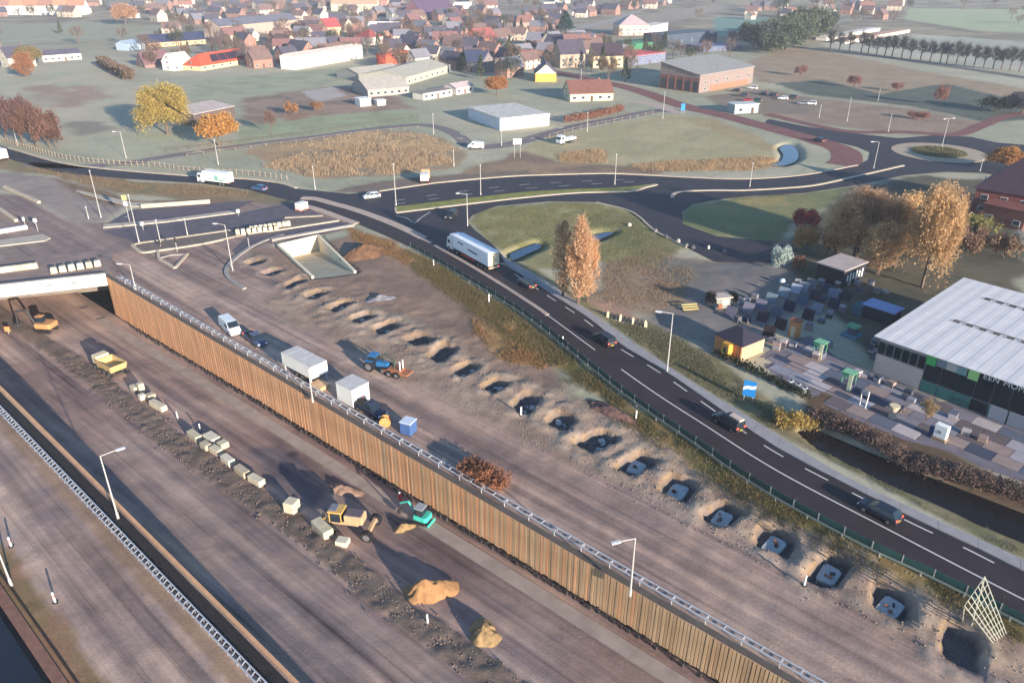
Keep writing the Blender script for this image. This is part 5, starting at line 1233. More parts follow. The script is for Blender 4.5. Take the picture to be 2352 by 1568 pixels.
# hedges: a core of leaves with a given outline
def hedge(name, label, pts, w, h, col, dens=60, leaf=0.3, group=None, z=None):
    pts = resample(pts, 1.0); rng = np.random.default_rng(len(pts)); cs = []
    for p in pts:
        n = int(dens*rng.uniform(0.7, 1.3)); zg = ground_z(p.x, p.y); hh = h*rng.uniform(0.75, 1.15)
        c = np.stack([p.x+rng.uniform(-0.7, 0.7, n), p.y+rng.uniform(-0.7, 0.7, n), zg+rng.uniform(0, 1, n)**0.6*hh], 1)
        off = rng.uniform(-0.5, 0.5, n)*w; k = min(len(pts)-2, max(0, 0)); c[:, 0] += 0; cs.append((c, off))
    out = []
    for i, (c, off) in enumerate(cs):
        d = pts[min(i+1, len(pts)-1)]-pts[max(i-1, 0)]; d.normalize(); c[:, 0] += -d.y*off; c[:, 1] += d.x*off; out.append(c)
    V, F_ = quads(np.concatenate(out), leaf, rng, 0.8)
    p0 = pts[len(pts)//2]; V = V-np.array([p0.x, p0.y, 0]); t = thing(name, label, 'hedge', (p0.x, p0.y, 0), 0, group)
    link('foliage', np_mesh('foliage', V, F_, leaf_mat('foliage %d %d %d' % col, col)), t)
    st_ = MB()
    for p in pts[::3]: st_.tube((p.x-p0.x, p.y-p0.y, ground_z(p.x, p.y)-0.1), (p.x-p0.x+rnd.uniform(-.2,.2), p.y-p0.y, ground_z(p.x, p.y)+h*0.8), 0.05, 4)
    o = st_.build('stems', M_BARK, t); o['kind'] = 'stuff'
    return t
h1 = spline([T(3,2,x,y) and at(*T(3,2,x,y)) for x, y in [(600,830),(860,930),(1150,1080),(1500,1240),(1800,1330),(2100,1420),(2450,1540)]])
hedge('beech_hedge', 'long reddish brown hedge between the garden yard and the ditch', h1, 2.2, 1.6, (118,94,84), 420, 0.15)
hedge('dark_hedge', 'dark green low hedge along the edge of the garden yard', spline([at(*p) for p in [(1652,815),(1700,840),(1760,868),(1850,912)]]), 1.0, 0.8, (56,60,42), 50, 0.25)
hedge('yellow_shrub', 'yellow reed clump at the end of the brown ditch', [at(1790,975), at(1826,978), at(1858,972)], 2.4, 1.7, (160,132,50), 300, 0.2)
hedge('rust_brush', 'rust red brush pile on the earthworks above the timber wall', [on_ground(1075,1085), on_ground(1110,1105), on_ground(1150,1122)], 2.4, 2.0, (156,98,62), 600, 0.16)
hedge('orange_hedge', 'long orange hedge in front of the brown-roofed house', [T(2,0,x,y) and at(*T(2,0,x,y)) for x, y in [(585,1035),(800,1000),(1060,935)]], 1.6, 2.6, (150,100,72), 90, 0.35)
hedge('wind_hedge', 'tall brown hedge beside the left field ditch', [at(235,150), at(265,168), at(300,185)], 5.0, 5.0, (126,100,76), 60, 0.7)
# reeds and rough grass: stuff
def tufts(name, label, polys, n, h, w, col, seed, lean=0.35, cat='grass', onz=None):
    rng = np.random.default_rng(seed); pts = []
    ar = []
    for po in polys:
        xs = np.array([p.x for p in po]); ys = np.array([p.y for p in po]); ar.append(0.5*abs(np.dot(xs, np.roll(ys, 1))-np.dot(ys, np.roll(xs, 1))))
    for po, A in zip(polys, ar):
        need = int(n*A/sum(ar)); xs = [p.x for p in po]; ys = [p.y for p in po]; got = 0
        while got < need:
            X = rng.uniform(min(xs), max(xs), need*2); Y = rng.uniform(min(ys), max(ys), need*2)
            ok = (poly_dist(X, Y, po)+rng.normal(0, 0.8, len(X)) > 0) & (fbm(X*0.25, Y*0.25, seed, 3) > 0.38+rng.normal(0, 0.06, len(X)))
            pts.append(np.stack([X[ok], Y[ok]], 1)[:need-got]); got += int(ok.sum())
    p2 = np.concatenate(pts); z = np.array([ground_z(x, y) for x, y in p2])
    b = np.stack([p2[:, 0], p2[:, 1], z-0.03], 1); hh = h*rng.uniform(0.4, 1.25, len(b))
    tip = b+np.stack([rng.normal(0, lean, len(b))*hh, rng.normal(0, lean, len(b))*hh, hh], 1)
    V, F_ = blades(b, tip, w, rng); o = link(name, np_mesh(name, V, F_, leaf_mat('foliage %d %d %d' % col, col))); return tag(o, label, cat, None, 'stuff')
O = lambda pts: ov(pts)
tufts('reeds', 'orange reed bed around the left pond land', [O([(600,385),(720,345),(860,330),(920,345),(840,362),(1000,345),(1040,372),(900,400),(720,405)])], 12000, 1.0, 0.12, (176,146,108), 1, cat='reeds')
tufts('reeds', 'pale reeds on the middle field', [O([(640,340),(830,304),(960,304),(1060,345),(1000,350),(860,335)])], 7000, 0.5, 0.1, (182,154,114), 2, cat='reeds')
tufts('reeds', 'orange reeds along the lower edge of the oval field', [O([(1280,352),(1385,344),(1392,374),(1288,376)]), O([(1450,380),(1560,370),(1785,362),(1798,376),(1740,392),(1480,396)])], 7000, 0.7, 0.1, (172,140,98), 3, cat='reeds')
tufts('rough_grass', 'rough yellowish grass on the embankment beside the dark road', [O([(930,572),(1034,628),(1116,678),(1221,745),(1331,832),(1448,925),(1590,1024),(1741,1128),(1976,1258),(2154,1341),(2344,1439),(2352,1480),(2100,1365),(1900,1262),(1700,1160),(1560,1060),(1400,950),(1280,865),(1150,765),(1050,690),(960,625)])], 36000, 0.32, 0.07, (122,106,58), 4)
tufts('rough_grass', 'rough orange brown weeds on the embankment top', [O([(1085,735),(1170,755),(1260,850),(1180,830),(1110,790)]), O([(800,525),(880,552),(950,595),(930,610),(850,575)])], 8000, 0.4, 0.08, (156,116,64), 5)
tufts('oval_grass', 'green yellow grass of the oval beside the lorry', [O([(1082,508),(1115,486),(1262,468),(1372,469),(1440,488),(1487,520),(1570,566),(1500,615),(1380,600),(1240,560),(1165,575)])], 26000, 0.25, 0.08, (130,124,62), 6)
tufts('verge_grass', 'greenish grass verge between the road strip and the garden yard', [O([(1400,742),(1560,850),(1782,990),(1830,985),(1700,880),(1560,780),(1480,745)]), O([(1880,1030),(2000,1100),(2344,1275),(2344,1262),(2100,1150),(1900,1040)])], 22000, 0.25, 0.07, (120,116,80), 7)
tufts('verge_weeds', 'brown weeds below the road on the left', [O([(60,385),(300,418),(465,428),(570,442),(560,455),(430,448),(300,445),(180,420)])], 9000, 0.4, 0.1, (140,116,82), 8)
tufts('yard_weeds', 'dry weeds on the mud between the oval and the garden yard', [O([(1390,610),(1500,580),(1600,620),(1560,700),(1480,715),(1370,690)])], 9000, 0.28, 0.08, (150,124,92), 9)
tufts('roundabout_plants', 'low planting on the roundabout', [[Vector((rc.x+rr*0.52*math.cos(a), rc.y+rr*0.52*math.sin(a), 0)) for a in np.linspace(0, 6.2, 16)]], 2500, 0.9, 0.3, (112,106,62), 10)

# ------------------------------------------------------------------ buildings
M_PANE = mat('window pane', C(52,58,68), 0.15, spec=0.6)
M_FRAME = mat('window frame', C(214,210,202), 0.6)
def wmat(c): return mat('wall %d %d %d' % c, C(*c), 0.85, 0.08, 0.5)
def rmat(c): return mat('roof %d %d %d' % c, C(*c), 0.8, 0.14, 0.5)
def building(name, label, cat, loc, rz, L, W, eave, ridge, wc, rc_, roof='gable', wins=(4, 2), over=0.3, chim=True, door=True, group=None, gable_c=None, floors=2, parapet=0.25, win_h=1.2):
    """L along x, W along y, y- is the front; loc is the centre on the ground"""
    t = thing(name, label, cat, loc, rz, group); mw = wmat(wc); mr = rmat(rc_)
    wl = MB().box((0, 0, eave/2), (L, W, eave))
    if roof == 'gable':
        wl = MB().add([(-L/2,-W/2,0),(L/2,-W/2,0),(L/2,W/2,0),(-L/2,W/2,0),(-L/2,-W/2,eave),(L/2,-W/2,eave),(L/2,W/2,eave),(-L/2,W/2,eave),(-L/2,0,ridge-0.05),(L/2,0,ridge-0.05)],
                      [(0,1,5,4),(2,3,7,6),(1,2,6,9,5),(3,0,4,8,7),(4,5,9,8),(6,7,8,9)])
    wo_ = wl.build('wall', mw, t)
    if gable_c:
        for sx in (-1, 1): MB().add([(sx*(L/2+0.02),-W/2+0.1,eave+0.05),(sx*(L/2+0.02),W/2-0.1,eave+0.05),(sx*(L/2+0.02),0,ridge-0.25)], [(0,1,2)] if sx > 0 else [(2,1,0)]).build('gable_board', wmat(gable_c), t)
    if roof == 'gable':
        sl_ = math.hypot(W/2, ridge-eave); e = over*(ridge-eave)/(W/2); th = 0.18; ro = None
        for sy in (-1, 1):
            v = [(-L/2-over, sy*(W/2+over), eave-e+0.03), (L/2+over, sy*(W/2+over), eave-e+0.03), (L/2+over, sy*0.001, ridge+0.03), (-L/2-over, sy*0.001, ridge+0.03)]
            v += [(x, y, z+th) for x, y, z in v]
            f = [(0,1,2,3),(7,6,5,4),(0,4,5,1),(1,5,6,2),(2,6,7,3),(3,7,4,0)]
            if sy < 0: f = [tuple(reversed(q)) for q in f]
            ro = MB().add(v, f).build('roof_slope', mr, t)
        if chim: MB().box((L*0.25, 0.3, ridge+0.3), (0.7, 0.7, 1.3)).build('chimney', wmat((128,92,78)), ro)
    elif roof == 'hip':
        x, y = L/2+over, W/2+over; k = max(0.3, L/2-W/2)
        ro = MB().add([(-x,-y,eave),(x,-y,eave),(x,y,eave),(-x,y,eave),(-k,0,ridge),(k,0,ridge)], [(0,1,5,4),(2,3,4,5),(1,2,5),(3,0,4),(3,2,1,0)]).build('roof', mr, t)
        if chim: MB().box((k, 0.2, ridge+0.2), (0.7, 0.7, 1.2)).build('chimney', wmat((128,92,78)), ro)
    elif roof == 'flat':
        MB().box((0, 0, eave+0.1), (L+2*over, W+2*over, 0.2)).build('roof', mr, t)
    elif roof == 'shed':
        MB().add([(-L/2-over,-W/2-over,eave),(L/2+over,-W/2-over,eave),(L/2+over,W/2+over,ridge),(-L/2-over,W/2+over,ridge),(-L/2-over,-W/2-over,eave+0.2),(L/2+over,-W/2-over,eave+0.2),(L/2+over,W/2+over,ridge+0.2),(-L/2-over,W/2+over,ridge+0.2)],
                 [(0,3,2,1),(4,5,6,7),(0,1,5,4),(1,2,6,5),(2,3,7,6),(3,0,4,7)]).build('roof', mr, t)
        MB().add([(-L/2,W/2-0.1,eave),(L/2,W/2-0.1,eave),(L/2,W/2-0.1,ridge),(-L/2,W/2-0.1,ridge),(-L/2,-W/2,eave),(L/2,-W/2,eave)], [(0,1,2,3),(0,3,4),(1,5,2)]).build('upper_wall', mw, t)
    nf, ng = wins
    for fl in range(floors):
        zc = 1.5+fl*2.7
        if zc+win_h/2 > eave+0.1 and nf: break
        for i in range(nf):
            x = -L/2+L*(i+0.5)/nf
            if door and fl == 0 and i == nf//2:
                MB().box((x, -W/2-0.03, 1.05), (1.0, 0.08, 2.1)).build('door', wmat((92,70,60)), t); continue
            for sy in (-1, 1):
                if sy > 0: continue
                wdo = MB().box((x, sy*(W/2+0.03), zc), (min(1.6, L/nf*0.6), 0.06, win_h)).build('window', M_FRAME, t)
                MB().box((x, sy*(W/2+0.065), zc), (min(1.35, L/nf*0.5), 0.03, win_h*0.82)).build('pane', M_PANE, wdo)
    for fl in range(floors+1):
        zc = 1.5+fl*2.7
        if not ng or zc+win_h/2 > ridge-1.0: break
        n_ = ng if zc < eave else 1
        for i in range(n_):
            y = -W/2+W*(i+0.5)/n_
            for sx in (-1, 1):
                wdo = MB().box((sx*(L/2+0.035), y, zc), (0.06, 1.2, win_h)).build('window', M_FRAME, t); MB().box((sx*(L/2+0.07), y, zc), (0.03, 1.0, win_h*0.82)).build('pane', M_PANE, wdo)
    return t
def front(a, b, depth):
    """centre, heading, length from the ground line of the front wall"""
    a, b = at(*a), at(*b); d = b-a; L_ = d.length; rz = math.atan2(d.y, d.x); n = Vector((-d.y, d.x, 0)).normalized()
    return (a+b)/2+n*depth/2, rz, L_
def hall(name, label, a, b, depth, top_v, ridge_add, wc, rc_, cat='building', roof='gable', **k):
    c, rz, L_ = front(a, b, depth); hh = height_at(at(*a), top_v)
    return building(name, label, cat, c, rz, L_, depth, hh, hh+ridge_add, wc, rc_, roof, **k)
q1 = lambda x, y: T(0,0,x,y); q2 = lambda x, y: T(1,0,x,y); q3 = lambda x, y: T(2,0,x,y); q4 = lambda x, y: T(3,0,x,y)
# named buildings, near to far
w1 = hall('white_hall', 'big white flat-roofed hall in the middle of the picture', q3(35,1100), q3(445,1055), 26, q3(0,1005)[1], 0.9, (224,222,218), (204,198,188), roof='flat', wins=(0,0), door=False, chim=False)
# steel roof bays of the white hall
c_, rz_, L_ = front(q3(35,1100), q3(445,1055), 26); hh = height_at(at(*q3(35,1100)), q3(0,1005)[1])
for i in range(7): MB().box((-L_/2+L_*(i+0.5)/7, 0, hh+0.3), (L_/7*0.96, 26.2, 0.2)).build('roof_bay', rmat((200,194,184)), w1)
for i in range(7): MB().box((-L_/2+L_*(i+0.5)/7, -13.05, hh/2), (L_/7*0.97, 0.1, hh-0.4)).build('wall_panel', wmat((226,222,214)), w1)
for i in range(6): MB().box((-L_/2-0.05, -13+26*(i+0.5)/6, hh/2), (0.1, 26/6*0.97, hh-0.4)).build('side_panel', wmat((200,206,214)), w1)
bh = hall('brick_hall', 'red brick hall with a big pale grey roof at the village road', q3(1700,785), q3(2150,700), 22, q3(0,635)[1], 4.0, (136,120,114), (142,140,138), wins=(5,0), door=False, chim=False, roof='shed', over=0.5)
c_, rz_, L_ = front(q3(1700,785), q3(2150,700), 22)
MB().box((-L_/2-0.03, 0, 3.2), (0.05, 21.8, 6.4)).build('brick_face', wmat((122,86,76)), bh)
for i in range(5): MB().box((-L_/2-0.06, -9+i*4.4, 2.6), (0.1, 2.6, 4.4)).build('tall_window', M_PANE, bh)
for i in range(4): MB().box((-L_/2-0.09, -6.8+i*4.4, 3.2), (0.12, 0.7, 6.0)).build('brick_pier', wmat((142,92,78)), bh)
MB().box((L_*0.05, -11.1, 1.2), (L_*0.7, 0.12, 2.4)).build('shop_front', wmat((168,110,88)), bh)
MB().box((L_*0.1, 2, 9.4), (3.2, 2.4, 1.2)).build('roof_unit', wmat((60,58,62)), bh)
hall('garden_shed', 'shed with a pale corrugated roof between the yellow and the orange tree', q1(1640,1060), q1(1980,985), 12, q1(0,965)[1], 1.2, (92,80,76), (182,168,160), 'shed', roof='shed', wins=(3,0), chim=False, floors=1)
hall('greenhouse', 'long glass greenhouse with a pale curved roof', q2(1330,720), q2(1700,610), 26, q2(0,655)[1], 2.6, (168,164,152), (178,172,156), 'greenhouse', wins=(8,0), chim=False, door=False, floors=1)
hall('greenhouse', 'lower front greenhouse with a rounded pale roof', q2(1010,820), q2(1355,790), 20, q2(0,760)[1], 3.4, (150,146,142), (172,164,154), 'greenhouse', wins=(6,0), chim=False, door=False, floors=1)
hall('greenhouse', 'back bay of the pale greenhouse seen behind the front one', q2(960,690), q2(1320,645), 22, q2(0,640)[1], 2.6, (160,156,148), (176,168,154), 'greenhouse', wins=(0,0), chim=False, door=False, floors=1)
hall('white_barn', 'long bright white shed behind the green field strip', q2(385,590), q2(965,490), 9, q2(0,480)[1], 1.4, (236,230,212), (204,190,178), 'shed', wins=(0,0), chim=False, door=False)
hall('red_container', 'bright orange red shed right of the long white shed', q2(1150,550), q2(1360,515), 6, q2(0,460)[1], 0.6, (206,92,66), (190,84,62), 'shed', roof='flat', wins=(0,0), chim=False, door=False)
hall('garage', 'low white garage row below the greenhouse', q2(1475,845), q2(1715,805), 7, q2(0,790)[1], 0.5, (226,218,200), (140,128,120), 'garage', roof='flat', wins=(5,0), chim=False, floors=1)
hall('garage', 'pale pinkish garage next to the low white garage row', q2(1750,800), q2(1895,775), 8, q2(0,745)[1], 1.6, (210,200,192), (186,168,164), 'garage', wins=(3,1), chim=False, floors=1)
hall('white_box', 'larger of the two small white boxes beside the front greenhouse', q2(945,898), q2(1035,888), 5, q2(0,838)[1], 0.3, (232,230,222), (224,222,216), 'shed', roof='flat', wins=(0,0), door=False)
hall('white_box', 'smaller of the two small white boxes beside the front greenhouse', q2(1090,890), q2(1158,884), 4, q2(0,850)[1], 0.3, (232,230,222), (224,222,216), 'shed', roof='flat', wins=(0,0), door=False)
hs = hall('red_roof_house', 'long house with a bright orange red roof and dark solar panels', q1(1690,600), q1(2290,500), 13, q1(0,560)[1], 5.5, (206,186,150), (196,84,58), 'house', wins=(9,1), floors=1, roof='hip')
c_, rz_, L_ = front(q1(1690,600), q1(2290,500), 13); e_ = height_at(at(*q1(1690,600)), q1(0,560)[1])
sol = [(-L_*0.33, -5.4, e_+1.2), (L_*0.36, -5.4, e_+1.2), (L_*0.30, -1.4, e_+4.55), (-L_*0.28, -1.4, e_+4.55)]
for i in range(6):
    f0, f1 = i/6+0.004, (i+1)/6-0.004
    a0, a1, b0, b1 = [Vector(sol[0]).lerp(Vector(sol[1]), f) for f in (f0, f1)]+[Vector(sol[3]).lerp(Vector(sol[2]), f) for f in (f0, f1)]
    MB().quad(a0, a1, b1, b0).build('solar_panel', mat('solar panel', C(58,44,56), 0.3), hs)
hall('white_house', 'white gabled house left of the orange red roof', q1(1465,600), q1(1620,578), 9, q1(0,525)[1], 4.0, (236,232,220), (196,186,176), 'house', wins=(3,1))
hall('purple_house', 'house with a purplish brown roof behind the white gabled house', q1(1220,575), q1(1450,555), 12, q1(0,545)[1], 6.0, (140,112,104), (112,84,88), 'house', wins=(3,1))
hall('dark_barn', 'long barn with a dark blue roof at the top left', q1(1240,405), q1(1730,370), 16, q1(0,365)[1], 4.5, (196,164,124), (54,60,88), 'barn', wins=(8,0), chim=False, floors=1)
hall('grey_barn', 'very long grey-roofed barn right of the dark blue roof', q1(1860,325), q2(430,255), 18, q2(0,225)[1], 4.5, (170,150,136), (104,104,116), 'barn', wins=(10,0), chim=False, floors=1)
hall('low_house', 'low white house with a dark roof on the left field edge', q1(365,525), q1(690,500), 9, q1(0,470)[1], 2.2, (214,200,184), (86,82,98), 'house', wins=(6,0), chim=False, floors=1)
hall('blue_shed', 'small pale blue shed left of the dark blue roof', q1(1080,430), q1(1230,410), 10, q1(0,375)[1], 2.0, (160,176,190), (150,166,184), 'shed', wins=(2,0), chim=False)
hall('yellow_house', 'house with a bright yellow gable at the village road', q3(330,690), q3(505,690), 16, q3(0,620)[1], 0.1, (214,166,82), (92,84,100), 'house', roof='flat', wins=(0,0), chim=False, door=False, over=0.0)
c_, rz_, L_ = front(q3(330,690), q3(505,690), 16); e_ = height_at(at(*q3(330,690)), q3(0,620)[1]); rd = height_at(at(*q3(420,690)), q3(0,540)[1])
yh = thing('gabled_roof', 'dark gabled roof with a cream gable over the yellow house', 'roof', (c_.x, c_.y, 0), rz_-math.pi/2)
for sy in (-1, 1):
    v = [(-8.4, sy*(L_/2+0.5), e_-0.1), (8.4, sy*(L_/2+0.5), e_-0.1), (8.4, 0, rd), (-8.4, 0, rd)]; MB().add(v, [(0,1,2,3) if sy > 0 else (3,2,1,0)]).build('roof_slope', rmat((96,86,100)), yh)
MB().add([(8.1,-L_/2,e_),(8.1,L_/2,e_),(8.1,0,rd-0.3)], [(0,1,2)]).build('gable', wmat((232,222,186)), yh)
def gab(name, label, base, top_v, w, L_, rz, wc, rc_, ef=0.52, **k):
    p = at(*base); rd = height_at(p, top_v); return building(name, label, 'house', p, rz, L_, w, rd*ef, rd, wc, rc_, **k)
VR = math.radians(-42)
gab('village_house', 'grey-roofed house with a white-edged gable left of the yellow house', q3(110,640), q3(0,480)[1], 9, 13, VR+math.pi/2, (150,116,100), (92,92,106), wins=(3,1))
gab('village_house', 'dark-roofed house with a tall cream gable, left one of the pair', q3(610,560), q3(0,335)[1], 11, 15, VR+math.pi/2-0.5, (170,150,130), (72,66,78), wins=(4,2))
gab('village_house', 'dark-roofed house with a tall cream gable, right one of the pair', q3(920,560), q3(0,365)[1], 11, 17, VR+math.pi/2-0.7, (206,186,150), (62,50,58), wins=(4,2), gable_c=(220,204,170))
gab('village_house', 'brown-roofed house in front of the yellow gable', q3(770,830), q3(0,675)[1], 13, 19, math.radians(10), (206,190,158), (118,80,70), ef=0.42, wins=(5,1), gable_c=(200,184,150))
gab('village_house', 'blue-grey roofed house behind the orange columnar tree', q2(1930,600), q2(0,430)[1], 10, 16, VR, (120,110,110), (82,88,112), wins=(3,1))
gab('village_house', 'red-roofed house with a big orange gable in the middle of the village', q2(1960,400), q2(0,240)[1], 13, 18, VR+math.pi/2, (196,128,98), (146,82,76), wins=(3,1))
gab('village_house', 'house with a tall cream and red gable behind the white shed', q2(690,300), q2(0,155)[1], 11, 14, VR+math.pi/2, (222,186,140), (150,72,72), wins=(2,1))
gab('village_house', 'red hip-roofed house right of the cream and red gable', q2(1020,370), q2(0,250)[1], 13, 16, VR, (214,200,186), (148,72,66), roof='hip', wins=(3,1))
gab('village_house', 'white house with big windows in the middle of the village', q2(1150,265), q2(0,185)[1], 10, 26, VR+0.5, (238,236,226), (214,208,200), wins=(6,1))
gab('church_hall', 'pale tent-roofed hall far behind the brick hall', q3(1130,290), q3(0,125)[1], 22, 24, 0.1, (206,178,160), (176,156,156), roof='hip', wins=(5,1), chim=False)
hall('white_building', 'low white building right of the pale tent-roofed hall', q3(1300,295), q3(1440,262), 12, q3(0,225)[1], 1.0, (232,226,206), (210,204,192), roof='flat', wins=(3,0), chim=False)
hall('pavilion', 'blue-grey pavilion with a pinkish red roof behind the brick hall', q3(1100,560), q3(1420,520), 20, q3(0,480)[1], 1.0, (110,116,138), (206,96,96), 'pavilion', roof='flat', wins=(6,0), chim=False)
hall('sports_hall', 'low blue-roofed sports hall left of the grey-green trees', q3(1740,440), q3(2060,425), 22, q3(0,400)[1], 1.0, (92,100,120), (120,124,152), 'hall', roof='flat', wins=(5,0), chim=False)
hall('sports_shed', 'dark shed block behind the pinkish red roof', q3(1420,415), q3(1850,370), 20, q3(0,300)[1], 1.0, (66,78,92), (76,88,100), 'shed', roof='flat', wins=(5,0), chim=False)
for i, (a, b, tv, c) in enumerate([((690,345),(1140,262),318,(232,222,210)), ((850,372),(1390,275),345,(226,214,200))]):
    hall('club_building', ['long white roof strip by the sports field, back one', 'long white and red roof strip by the sports field, front one'][i], q4(*a), q4(*b), 8, q4(0,tv)[1], 0.6, c, [(214,208,200),(196,150,130)][i], roof='flat', wins=(8,0), chim=False, floors=1)
hall('brick_house', 'dark red brick house with a big dark roof at the right edge', T(3,1,1900,440), T(3,1,2560,560), 14, T(3,1,0,215)[1]+6, 7.5, (120,66,60), (64,48,60), 'house', roof='hip', wins=(4,1), over=0.6)
hall('brick_annex', 'low brick annex in front of the dark red brick house', T(3,1,1980,520), T(3,1,2330,600), 6, T(3,1,0,370)[1], 1.5, (122,74,64), (120,70,62), 'house', roof='flat', wins=(3,0), chim=False, floors=1)
hall('pump_house', 'small pale grey block beside the parked cars', q3(2000,960), q3(2200,950), 6, q3(0,885)[1], 0.3, (150,160,160), (186,192,190), 'shed', roof='flat', wins=(2,0), chim=False, floors=1)
hall('green_canopy', 'bright green canvas canopy behind the dark-roofed pair', q3(1070,430), q3(1400,395), 14, q3(0,385)[1], 0.4, (60,120,84), (92,160,112), 'canopy', roof='flat', wins=(0,0), chim=False, door=False)
# top left terrace: row of white houses with brown roofs
terr = []
for i in range(7):
    u = -15+i*33; p = at(u, 34); terr.append(building('terrace_house', '', 'house', p, 0.15, 17, 14, 9, 15, [(232,226,216),(226,214,200)][i % 2], [(166,120,96),(150,108,92),(172,132,104)][i % 3], wins=(3,2), group='white terrace houses at the top left'))
order_labels(terr, '{n} from the left of the white terrace houses at the top left')
hall('yellow_block', 'long cream apartment block with dormers at the top edge', q2(700,95), q2(1090,95), 16, q2(0,35)[1], 8, (214,198,160), (168,140,120), 'building', wins=(10,2), floors=3)
hall('big_dark_roof', 'big house with a dark purple roof at the top of the village', q2(1480,175), q2(1760,140), 26, q2(0,135)[1], 14, (120,84,90), (86,66,92), 'building', wins=(6,2))
hall('white_block', 'white block at the top edge right of the dark purple roof', q2(1700,80), q2(1950,75), 18, q2(0,25)[1], 1, (232,226,206), (190,184,176), 'building', roof='flat', wins=(6,0))
hall('white_block', 'pale white block at the top edge above the broad conifer', q3(400,85), q3(550,80), 16, q3(0,25)[1], 1, (230,222,198), (190,186,176), 'building', roof='flat', wins=(5,0))
# the village: individual houses, drawn from a few types
placed = []
for o in bpy.data.objects:
    if o.parent is None and o.get('category') in ('house','building','barn','shed','greenhouse','garage','hall','roof','pavilion','canopy'): placed.append((o.location.x, o.location.y, 12 if o.get('category') != 'barn' else 24))
protos = {}
RC = {'red': (124,90,86), 'brown': (114,92,86), 'dark': (78,74,86), 'grey': (118,116,124), 'orange': (150,106,94)}
WC = [(206,192,172),(150,112,98),(196,176,156),(222,214,202),(134,104,92)]
def proto(col, v):
    if (col, v) not in protos:
        sz = [(10,8.5,4.0,8.2),(12,9,4.6,9.0),(15,8.5,5.0,9.2)][v]
        t = building('village_house', '', 'house', (0,0,-500), 0, sz[0], sz[1], sz[2], sz[3], WC[(v+len(col)) % 5], RC[col], wins=(3,1), group='village houses', roof='gable'); protos[(col, v)] = (t, [])
    return protos[(col, v)]
used = {k: [] for k in RC}
def free(x, y, r): return all((x-a)**2+(y-b)**2 > (r+c)**2*0.55 for a, b, c in placed)
def on_open(x, y):
    z = 0-H; fw = y*math.cos(PITCH)-z*math.sin(PITCH); up = y*math.sin(PITCH)+z*math.cos(PITCH); u = CX+F*x/fw; v = CY-F*up/fw
    return u, v
# stay off the open fields and roads
open_px = [[(0,45),(330,45),(430,62),(330,92),(0,112)],[(0,150),(230,135),(330,250),(700,300),(1000,240),(1000,190),(830,140),(430,180),(330,180),(300,120),(0,120)],[(1290,60),(1700,0),(1760,0),(1700,60),(1640,90),(1700,115),(1400,118),(1300,90)],[(1430,140),(1560,250),(1740,290),(2352,330),(2352,0),(2080,0),(2060,60),(1740,150)],[(1240,160),(1300,160),(1480,210),(1420,225)]]
def inside(u, v, po):
    r = False
    for i in range(len(po)):
        (ax, ay), (bx, by) = po[i], po[i-1]
        if (ay > v) != (by > v) and u < (bx-ax)*(v-ay)/(by-ay)+ax: r = not r
    return r
hr = random.Random(5); n_h = 0; tries = 0
while n_h < 270 and tries < 60000:
    tries += 1
    u = hr.uniform(-80, 2200); v = 8+(hr.random()**1.15)*150
    if u > 1460 and v > 45: continue
    if any(inside(u, v, po) for po in open_px): continue
    if u < 560 and v > 60 and hr.random() < 0.8: continue
    p = at(u, v)
    if not free(p.x, p.y, 7.5): continue
    placed.append((p.x, p.y, 7.5))
    col = hr.choices(list(RC), [1.4, 4, 4.5, 3.5, 0.4])[0]; vv = hr.choice([0, 1, 2]); t, _ = proto(col, vv)
    c = copy_tree(t); c.location = p; c.rotation_euler = (0, 0, hr.choice([VR, VR+math.pi/2, VR+0.35, math.radians(10)])+hr.uniform(-0.08, 0.08)); s_ = hr.uniform(0.9, 1.2); c.scale = (s_, s_, s_)
    used[col].append(c); n_h += 1
for (col, v), (t, _) in protos.items():
    for ch in list(t.children):
        for g_ in list(ch.children):
            bpy.data.objects.remove(g_)
        bpy.data.objects.remove(ch)
    bpy.data.objects.remove(t)
for col, L__ in used.items():
    order_labels(L__, '{n} from the left of the %s-roofed houses of the far village' % col)
# village trees
vt = {'brown': [], 'green': [], 'purple': []}
tr_ = random.Random(9); n_t = 0
for _ in range(20000):
    if n_t >= 298: break
    u = tr_.uniform(-60, 2400); v = 4+tr_.random()**1.1*185
    if v > 60 and u > 1700: continue
    if v > 110 and u < 300: continue
    skip = any(inside(u, v, po) for po in (open_px[0], open_px[1], open_px[4]))
    if skip and tr_.random() < 0.93: continue
    if any(inside(u, v, po) for po in (open_px[2], open_px[3])) and tr_.random() < 0.9: continue
    if v > 165 and not 1080 < u < 1500: continue
    if any(inside(u, v, po) for po in [[(1040,230),(1280,215),(1400,300),(1150,330)], [(440,190),(840,150),(980,290),(440,320)]]): continue
    p = at(u, v)
    if any((p.x-a)**2+(p.y-b)**2 < 36 for a, b, c in placed): continue
    placed.append((p.x, p.y, 1))
    k = tr_.choices(['brown', 'green', 'purple'], [4, 2.5, 3])[0]; big = u > 1500 and v < 40
    kind, cols = {'brown': (tr_.choice(['bare','round']), [(124,102,82),(134,106,84)]), 'green': (tr_.choice(['round','conifer']), [(74,84,62),(88,92,64)]), 'purple': ('bare', [(116,98,98),(126,100,92)])}[k]
    h_ = tr_.uniform(8, 13)*(1.4 if big else 1.0)
    vt[k].append(tree('village_tree', '', p, h_, h_*(0.75 if kind != 'conifer' else 0.45), kind, tr_.choice(cols), seed=70+tr_.randrange(3), dens=0.4, group='trees of the far village')); n_t += 1
for k, L__ in vt.items(): order_labels(L__, '{n} from the left of the %s trees among the far village' % {'brown': 'brown', 'green': 'green', 'purple': 'bare purplish'}[k])

